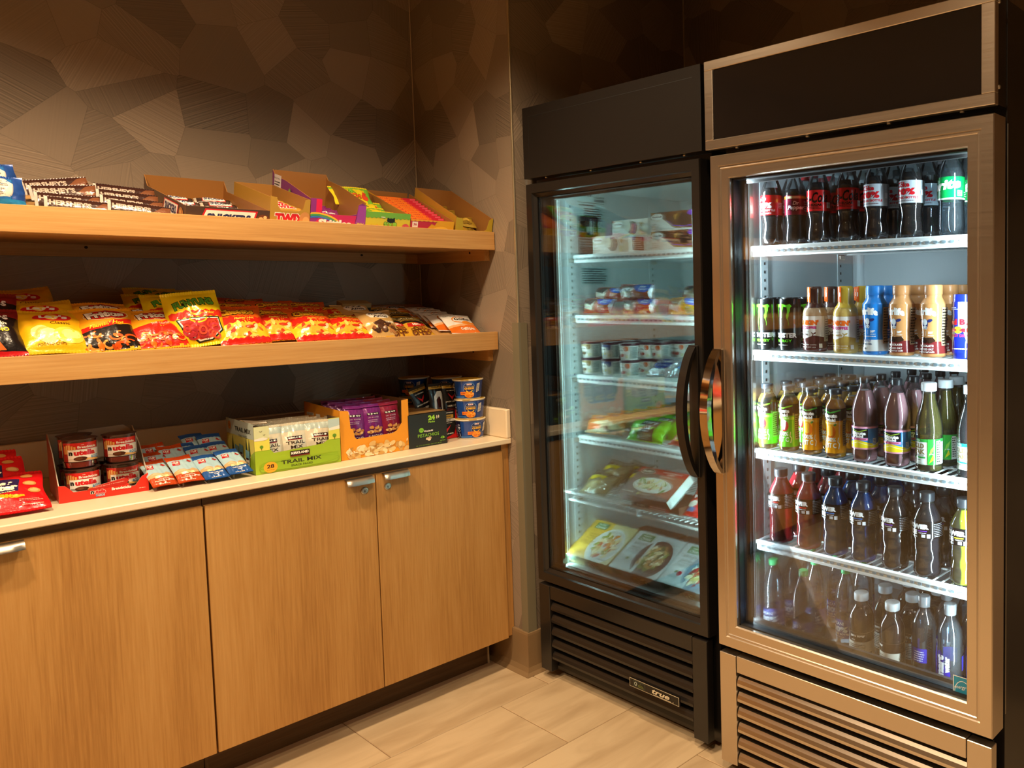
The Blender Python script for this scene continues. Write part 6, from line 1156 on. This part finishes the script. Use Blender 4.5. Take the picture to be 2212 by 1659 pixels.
def dunk(v):
    lo, mid = (('#5a2e2c', '#a88f72') if v == 0 else ('#b8964a', '#c2a458')); a = Art(214, 72, '#e6e2da'); a.poly([(0, 0), (214, 0), (214, 12), (170, 10), (130, 18), (100, 8), (60, 12), (0, 10)], lo).text("DUNKIN'", 104, 54, 15, '#e8641c', w=78, bold=.09).text('ICED COFFEE', 104, 40, 8.5, '#c8287a', w=66, bold=.05).text('mocha' if v == 0 else 'french vanilla', 98, 21, 7, '#5a3428' if v == 0 else '#b8923a', w=26 if v == 0 else 46, bold=.02).small(82, 27, 122, 30, 1, '#b8a898').line([(124, 14), (128, 22), (122, 26)], 2, lo).ell(132, 24, 4, 2, lo, 8, .5).rect(160, 0, 214, 72, '#b8b2a4').small(164, 6, 210, 66, 9, '#5a5248')
    body = pbr('coffee_%d' % v, mid, .2, coat=.4); slv = pbr('sleeve_%d' % v, '#3c1f1c' if v == 0 else '#c9a83a', .22, coat=.4)
    def ex(t, p):
        part('neck_sleeve', MB().lathe([(.0308, .126), (.0245, .134), (.0216, .140), (.0216, .176), (.0205, .183), (.017, .186), (.001, .186)], 28, cap0=False), slv, t, True)
        b = Art(20, 44); b.poly([(0, 4), (20, 0), (20, 44), (0, 44)], '#e8641c').text("america's", 8, 24, 4, '#f4e6d8', rot=PI/2, w=28).small(12, 10, 17, 36, 1, '#f4e6d8'); part('tear_strip', b.lay(cyl(20, lambda_r(.0219), .140, -.35), 3, 0), PG, t, 2)
        c = Art(150, 16); c.text('refrigerate after opening', 74, 11, 3.6, '#e8dfd2', w=60, bold=.02).text('13.7 FL OZ (405 mL)', 74, 4, 4, '#e8dfd2', w=56, bold=.02).rect(112, 2, 122, 14, '#e8dfd2'); part('print', c.lay(cyl(150, rprof(p, .0008), .010), 5, 4), PG, t, 2)
        part('lower_sleeve', MB().lathe([(r+.0004, z) for r, z in p if z < .032], 28, cap0=False, cap1=False), pbr('dunk_lo_%d' % v, lo, .22, coat=.4), t, True)
    return bottle('coffee_bottle', 'coffee bottle', DUN, label=(a, 30), opaque=body, extra=ex)
def lambda_r(r):
    f = lambda z: r
    f.rn = r; return f
K['dk0'] = Kind(lambda: dunk(0)); K['dk1'] = Kind(lambda: dunk(1))
FAI = [(25, 0), (31, 1), (34, 6), (34.5, 14), (33, 26), (31.5, 40), (31.5, 42), (30.8, 44), (30.4, 70), (31.2, 72), (32, 74), (33, 92), (33.6, 94), (33.2, 96), (34, 112), (34.6, 126), (34, 136), (28, 146), (23.5, 154), (23, 160)]
def fair(v):
    c = '#1f7fd0' if v == 0 else '#c98f58'; lo = '#dfe2e0' if v == 0 else '#7a2a2a'; a = Art(206, 126, c); a.rect(0, 0, 206, 36, lo).text('fa!rlife', 100, 104, 20, '#f4f4f0', w=62, bold=.06, arc=4)
    a.ell(100, 76, 9, 13, '#23306a', 18).ell(100, 80, 7, 9, '#e6f0f4', 16).ell(100, 66, 7, 5, '#e6f0f4', 14).ell(86, 84, 8, 4, '#23306a', 10, -.3).ell(114, 84, 8, 4, '#23306a', 10, .3).text('50%', 84, 53, 6.5, '#f4f4f0', w=15, bold=.05).text('50%', 116, 53, 6.5, '#f4f4f0', w=15, bold=.05).rect(99.6, 46, 100.4, 58, '#f4f4f0').small(76, 44, 94, 48, 1, '#f4f4f0').small(108, 44, 126, 48, 1, '#f4f4f0').small(76, 38, 126, 42, 1, '#f4f4f0')
    if v: a.poly([(78, 30), (94, 42), (108, 38), (104, 26)], '#2a1c16').poly([(96, 40), (122, 42), (130, 32), (112, 25)], '#3a261c').text('CHOCOLATE', 100, 20, 5.5, '#f4efe6', w=48, bold=.05).text('REDUCED FAT', 100, 11, 5, '#f4efe6', w=48, bold=.03).text('ultra-filtered milk', 100, 4.5, 4.5, '#f4efe6', w=54, bold=.03, shear=.2)
    else: a.text('REDUCED FAT', 88, 28, 5, '#2a4f9a', w=48, bold=.03).text('ultra-filtered milk', 88, 20, 5, '#2a3f6a', w=54, bold=.03).rect(84, 6, 96, 10, '#3a3a40')
    a.rect(146, 20, 184, 118, '#b79c7c').small(148, 22, 182, 116, 13, '#2a2622')
    cap = '#2380d2' if v == 0 else '#c48a56'
    return bottle('milk_bottle', 'milk bottle', FAI, label=(a, 10), opaque=pbr('milk_plastic_%d' % v, c, .3, coat=.2), cap=(cap, 24.5, 160, 186), rib=False)
K['fa0'] = Kind(lambda: fair(0)); K['fa1'] = Kind(lambda: fair(1))
ROW2 = [('mon', -1.852, .100, 'black energy drink can with green claw mark at the cooler wall end'), ('mon', -1.932, .104, 'black energy drink can with green claw mark, beside the brown coffee bottle'), ('dk0', -2.027, .100, 'iced coffee bottle with dark brown neck sleeve'), ('dk1', -2.133, .100, 'iced coffee bottle with yellow neck sleeve'), ('fa0', -2.229, .100, 'blue and white milk bottle in the front row'), ('fa1', -2.312, .100, 'tan and maroon milk bottle next to the blue one'), ('fa1', -2.405, .100, 'tan and maroon milk bottle next to the blue and silver can'), ('rb', -2.492, .100, 'blue and silver energy drink can by the door frame')]
row(ROW2, 1.2935, 'cans and bottles on the second shelf', dict(mon='black energy drink can in the rows behind', dk0='dark sleeved coffee bottle in the rows behind', dk1='yellow sleeved coffee bottle in the rows behind', fa0='blue milk bottle in the rows behind', fa1='tan milk bottle in the rows behind', rb='blue and silver can in the rows behind'), 4, .080, .06, yaw=-.08)
# --- juices and teas
MMJ = [(22, 0), (27, 1), (29.5, 6), (30, 18), (28.5, 34), (26, 62), (25.5, 76), (26.6, 92), (28.5, 100), (30, 116), (30, 138), (28.5, 148), (22, 160), (18, 166), (16.5, 174), (16.5, 180)]
def mmj(v):
    g = ['#58c02a', '#eda31c'][v]; a = Art(150, 126, g); a.rect(0, 92, 150, 126, '#23221f').poly([(40, 116), (76, 106), (112, 116), (112, 126), (40, 126)], '#23221f').line([(46, 122), (76, 114), (106, 122)], 4, '#7fd03a' if v == 0 else '#3f9a3a').text('Minute', 76, 106, 11, '#f4f2ea', w=42, bold=.06).text('Maid', 78, 94, 10, '#f4f2ea', w=28, bold=.06).rect(40, 80, 112, 88, '#8fce4a' if v == 0 else '#f0b83a').text('APPLE JUICE' if v == 0 else 'ORANGE JUICE', 76, 84, 4, '#eef6dc', w=40)
    if v == 0: a.ell(78, 62, 16, 17, '#b8242c', 18).ell(76, 65, 14.5, 15.5, '#f0ece0', 18).ell(74, 65, 2, 3, '#8a5a3a', 8)
    else: a.ell(76, 60, 16, 18, '#e0701a', 18).ell(74, 63, 14, 15, '#f4b83a', 18).ell(74, 63, 11.5, 12.5, '#f0a01f', 16).ell(90, 80, 5, 3, '#2f8a3a', 8, .5)
    a.text('100%', 76, 38, 12, '#f0f4e2', w=34, bold=.03).text('VIT C', 76, 22, 14, '#f0f4e2', w=36, bold=.03).line([(52, 44), (54, 32), (51, 26), (54, 12)], 2.4, '#f0f4e2').line([(100, 44), (98, 32), (103, 26), (100, 12)], 2.4, '#f0f4e2').rect(114, 20, 148, 96, '#9a7a4a' if v else '#a8a890').small(116, 24, 146, 92, 11, '#3a2f22')
    return bottle('juice_bottle', 'juice bottle', MMJ, juice(['apple', 'orange'][v], ['#a8861f', '#e8a012'][v], .55 if v == 0 else .85), 164, ('#2c3238', 18.5, 178, 193), (a, 14))
K['mm0'] = Kind(lambda: mmj(0)); K['mm1'] = Kind(lambda: mmj(1))
PLM = [(22, 0), (29, 1), (34, 8), (36, 22), (35.4, 36), (36, 40), (36, 96), (35, 102), (37, 112), (37, 132), (36, 146), (31, 166), (23, 188), (16, 204), (13, 212), (12.6, 222)]
def pnk():
    a = Art(220, 62, '#3f86c9'); a.rect(0, 57, 220, 62, '#e49ab0').rect(0, 0, 220, 4, '#e49ab0').poly([(0, 4), (220, 4), (220, 24), (160, 14), (110, 26), (60, 14), (0, 24)], '#e8d22a').line([(40, 18), (80, 10), (110, 20), (150, 10), (190, 18)], 2, '#f6ee9a').rect(84, 32, 140, 56, '#1c1c1e').line([(88, 54), (112, 48), (136, 54)], 2.4, '#8fae3a').text('Minute', 112, 44, 9, '#f2f0ea', w=44, bold=.06).text('Maid', 112, 36, 8, '#f2f0ea', w=30, bold=.06).rect(84, 25, 140, 31, '#e88aa8').text('PINK LEMONADE', 112, 28, 3.6, '#8a1f4a', w=44, bold=.04).rect(154, 12, 166, 30, '#c9d4dc').small(155, 13, 165, 29, 4, '#4a5a6a').small(176, 6, 214, 50, 8, '#b8cde0'); return a
K['plm'] = Kind(lambda: bottle('pink_lemonade_bottle', 'juice bottle', PLM, juice('pink', '#d79aa0', .8), 196, ('#24282c', 14.6, 216, 233), (pnk(), 37), mod=petal(5, .10)))
GPK = [(28, 0), (34, 1), (36.5, 5), (36.5, 10), (34.5, 16), (34.8, 20), (34.8, 86), (36.5, 92), (37, 102), (36, 120), (31, 144), (24, 166), (19.5, 182), (18, 194), (18, 210)]
def gpk(v):
    g = ['#2f9a3f', '#1f8f86'][v]; a = Art(214, 66, '#e4ece8'); a.rect(0, 58, 214, 66, g).text(['GREEN TEA', 'SWEET TEA'][v], 86, 62, 4, '#eef6ee', w=24).text('GOLD', 86, 48, 13, '#8a7a52', w=50, bold=.04).text('PEAK', 88, 33, 13, '#8a7a52', w=52, bold=.04).text('REAL BREWED TEA', 88, 23, 4, '#5a5a4a', w=46).rect(62, 16, 114, 20, g).small(66, 10, 110, 14, 1, '#5a6a5a').poly([(58, 0), (118, 0), (90, 8)], '#c9d6ce').rect(120, 0, 142, 66, '#2fae3a' if v == 0 else '#2a9a9a').poly([(122, 20), (134, 34), (140, 52), (128, 40)], '#8fd04a').poly([(124, 4), (138, 14), (134, 26)], '#e0d82a').text('no fake', 131, 28, 4, '#eef6ee', w=14).rect(143, 4, 156, 62, '#efece4').small(144, 6, 155, 60, 9, '#4a4a44'); return a
K['gp0'] = Kind(lambda: bottle('tea_bottle', 'tea bottle', GPK, juice('greentea', '#c9b83a', .28), 200, ('#d9dfe2', 20.5, 207, 229), (gpk(0), 19)))
K['gp1'] = Kind(lambda: bottle('tea_bottle', 'tea bottle', GPK, juice('sweettea', '#3a1512', .6), 200, ('#d9dfe2', 20.5, 207, 229), (gpk(1), 19)))
ROW3 = [('mm0', -1.846, .098, 'apple juice bottle with green sleeve at the cooler wall end'), ('mm0', -1.929, .098, 'apple juice bottle with green sleeve beside the orange ones'), ('mm1', -2.014, .098, 'orange juice bottle with orange sleeve beside the green sleeved ones'), ('mm1', -2.097, .098, 'orange juice bottle with orange sleeve beside the pink lemonade'), ('plm', -2.194, .100, 'pink lemonade bottle with blue label, nearer the orange juice'), ('plm', -2.296, .100, 'pink lemonade bottle with blue label, nearer the yellow tea'), ('gp0', -2.392, .100, 'wide-capped yellow tea bottle with green label'), ('gp1', -2.512, .100, 'wide-capped dark tea bottle cut off by the door frame')]
row(ROW3, .9970, 'juices and teas on the third shelf', dict(mm0='apple juice bottle in the rows behind', mm1='orange juice bottle in the rows behind', plm='pink lemonade bottle in the rows behind', gp0='yellow tea bottle in the rows behind', gp1='dark tea bottle in the rows behind'), 5, .083, .10)
# --- sports drinks
PWR = [(27, 0), (33, 1), (36, 7), (37, 16), (36, 30), (37, 46), (35.6, 60), (37, 78), (36.2, 90), (37.4, 100), (38, 112), (38, 142), (36, 154), (30, 168), (22, 182), (18.5, 190), (18, 198)]
def hexg(r, z, a):
    if .018 < z < .098: return (r*(1-.035*max(0, math.cos(6*a+PI*math.floor((z-.018)/.027)))**.6), z)
    return (r, z)
def pwr(nm, c, ac, milk=.6):
    a = Art(230, 44, '#0e0f11'); a.text('POWER', 104, 31, 13, '#f2f4f4', w=66, bold=.08).text('ADE', 88, 15, 13, '#f2f4f4', w=34, bold=.08).rect(108, 18, 132, 21, ac).small(110, 12, 134, 17, 1, '#c9ccd0').rect(118, 3, 128, 11, '#c9ccd0').rect(132, 2, 141, 12, '#dfe2e6').text('SPORTS DRINK', 88, 4, 3.6, '#e8ecec', w=36, bold=.04).small(150, 4, 184, 40, 8, '#9a9ea4')
    return bottle('sports_drink_bottle', 'sports drink', PWR, juice(nm, c, milk), 190, ('#2a2f34', 20.5, 196, 219), (a, 104), mod=hexg, n=36)
K['pr'] = Kind(lambda: pwr('cherry', '#d0142a', '#c8202a', .55)); K['pb'] = Kind(lambda: pwr('bluepunch', '#1457a8', '#2a7ad0', .55)); K['pk'] = Kind(lambda: pwr('grape', '#17101a', '#6a3ab0', .55)); K['py'] = Kind(lambda: pwr('lemon', '#b4c400', '#d8e02a', .85))
ROW4 = [('pr', -1.893, .100, 'red sports drink bottle at the cooler wall end'), ('pr', -1.997, .100, 'red sports drink bottle beside the blue ones'), ('pb', -2.092, .100, 'blue sports drink bottle beside the red ones'), ('pb', -2.187, .100, 'blue sports drink bottle beside the dark grape ones'), ('pk', -2.289, .100, 'dark grape sports drink bottle beside the blue ones'), ('pk', -2.386, .100, 'dark grape sports drink bottle beside the yellow-green one'), ('py', -2.493, .100, 'bright yellow-green sports drink bottle by the door frame')]
row(ROW4, .7175, 'sports drinks on the fourth shelf', dict(pr='red sports drink bottle in the rows behind', pb='blue sports drink bottle in the rows behind', pk='dark grape sports drink bottle in the rows behind', py='yellow-green sports drink bottle in the rows behind'), 4, .088, .10)
# --- waters on the cooler floor
DAS = [(20, 0), (26, 1), (30, 8), (32, 20), (32.5, 36), (32.5, 92), (33, 100), (32, 108), (33, 116), (32, 124), (33, 134), (33, 150), (31, 170), (25, 192), (17, 212), (13, 222), (12.6, 232)]
def das():
    a = Art(200, 56, '#28408f'); a.text('DASANI', 96, 44, 10, '#e8f0f4', w=44, bold=.02).text('100%', 98, 27, 17, '#eaf4f6', w=64, bold=.07).text('RECYCLED BOTTLE', 100, 13, 5.5, '#eaf4f6', w=74, bold=.04).text('Purified Water', 98, 5, 4.5, '#cfdcec', w=46, bold=.02).small(140, 4, 150, 14, 3, '#cfdcec').small(160, 6, 194, 50, 7, '#8fa4d0'); return a
K['das'] = Kind(lambda: bottle('water_bottle', 'water bottle', DAS, WATER, 196, ('#12a05a', 14.2, 225, 242), (das(), 38), mod=petal(5, .14)))
VIT = [(22, 0), (30, 1), (34, 6), (35.5, 16), (35.5, 34), (35, 38), (35, 112), (35.8, 118), (35.6, 140), (33, 156), (26, 170), (19.5, 178), (18, 186), (18, 196)]
def vit():
    a = Art(220, 72, '#cfc9b8'); a.rect(0, 46, 220, 72, '#231a18').text('zero sugar', 112, 61, 8, '#efe8dc', w=44, bold=.03).text('XXX', 100, 51, 4, '#efe8dc', bold=.02).rect(52, 0, 70, 72, '#d6d0c0').text('vitaminwater', 61, 36, 12, '#1a1614', w=68, bold=.03, rot=PI/2).small(84, 12, 140, 40, 6, '#6a6458').rect(144, 6, 154, 18, '#3a3430').text('vitaminwater', 186, 36, 13, '#1a1614', w=68, bold=.03, rot=PI/2).small(84, 3, 140, 8, 1, '#3a3430'); return a
K['vit'] = Kind(lambda: bottle('vitamin_drink_bottle', 'water bottle', VIT, juice('berry', '#571018', .35), 178, ('#c9cfd2', 20.5, 193, 214), (vit(), 38), rib=False))
SMW = [(24, 0), (30, 1), (32.5, 5), (33, 12), (33, 158), (32, 172), (28, 188), (21, 202), (15, 212), (13.4, 218), (13.2, 232)]
def smw():
    a = Art(206, 150); a.poly([(70, 30), (76, 14), (92, 6), (108, 10), (118, 26), (116, 60), (100, 76), (98, 100), (88, 112), (74, 104), (68, 80)], '#1f1a8a').text('smart', 88, 62, 24, '#f2f6fa', w=76, bold=.07, rot=PI/2).text('water', 108, 78, 14, '#f2f6fa', w=42, bold=.05, rot=PI/2).rect(0, 58, 40, 96, '#2a2fa0').rect(150, 58, 206, 96, '#2a2fa0').text('smartwater', 178, 76, 18, '#f2f6fa', w=80, bold=.05, rot=PI/2).small(6, 62, 34, 90, 5, '#c9d4f0'); return a
CLRCAP = clear_mat('clear_cap', (.80, .86, .90), 2.5, .5, (.75, .82, .86), 1.5, .2)
K['smw'] = Kind(lambda: bottle('tall_water_bottle', 'water bottle', SMW, WATER, 206, (CLRCAP, 16.5, 222, 250), (smw(), 22)))
FZ = .4065
for (k, x, y, rz, l, g) in (('das', .108, -1.852, .05, 'green-capped water bottle at the cooler wall, front row', 'w'), ('das', .085, -1.985, -.18, 'green-capped water bottle standing foremost on the cooler floor', 'w'), ('das', .185, -1.955, .1, 'green-capped water bottle right behind the foremost pair', 'w'), ('das', .175, -2.075, -.2, 'green-capped water bottle beside the dark red drinks', 'w'), ('das', .20, -1.86, .1, 'green-capped water bottle behind the one at the wall', 'w'),
    ('das', .28, -1.87, .1, 'green-capped water bottle in the dim back rows', 'wb'), ('das', .28, -1.97, .1, 'green-capped water bottle in the dim back rows', 'wb'), ('das', .27, -2.07, .1, 'green-capped water bottle in the dim back rows', 'wb'), ('das', .36, -1.92, .1, 'green-capped water bottle in the dim back rows', 'wb'), ('das', .36, -2.02, .1, 'green-capped water bottle in the dim back rows', 'wb'),
    ('vit', .100, -2.178, .15, 'dark red vitamin drink with white cap, nearer the green-capped water', 'v'), ('vit', .090, -2.285, -.95, 'dark red vitamin drink with white cap, nearer the tall clear water', 'v'), ('vit', .185, -2.205, .1, 'dark red vitamin drink right behind the first front one', 'v'), ('vit', .175, -2.300, .2, 'dark red vitamin drink right behind the second front one', 'v'), ('vit', .270, -2.235, .1, 'dark red vitamin drink third in its row', 'v'), ('vit', .26, -2.335, .1, 'dark red vitamin drink third back beside the tall waters', 'v'), ('vit', .35, -2.26, .1, 'dark red vitamin drink at the back of its row', 'v'),
    ('smw', .098, -2.378, 2.6, 'tall clear water bottle turned with its back label forward', 's'), ('smw', .090, -2.458, .05, 'tall clear water bottle with blue drop-shaped print, front row', 's'), ('smw', .090, -2.540, .1, 'tall clear water bottle cut off by the door frame', 's'), ('smw', .175, -2.405, .4, 'tall clear water bottle behind the turned one', 's'), ('smw', .170, -2.49, .6, 'tall clear water bottle behind the blue drop print one', 's'), ('smw', .26, -2.43, .4, 'tall clear water bottle third in its row', 's'), ('smw', .25, -2.52, .4, 'tall clear water bottle in the far corner row', 's')):
    K[k].put((x, y, FZ), (0, 0, RX+rz), l, dict(w='green-capped water bottles', wb='green-capped water bottles in back', v='vitamin drinks', s='tall water bottles')[g])
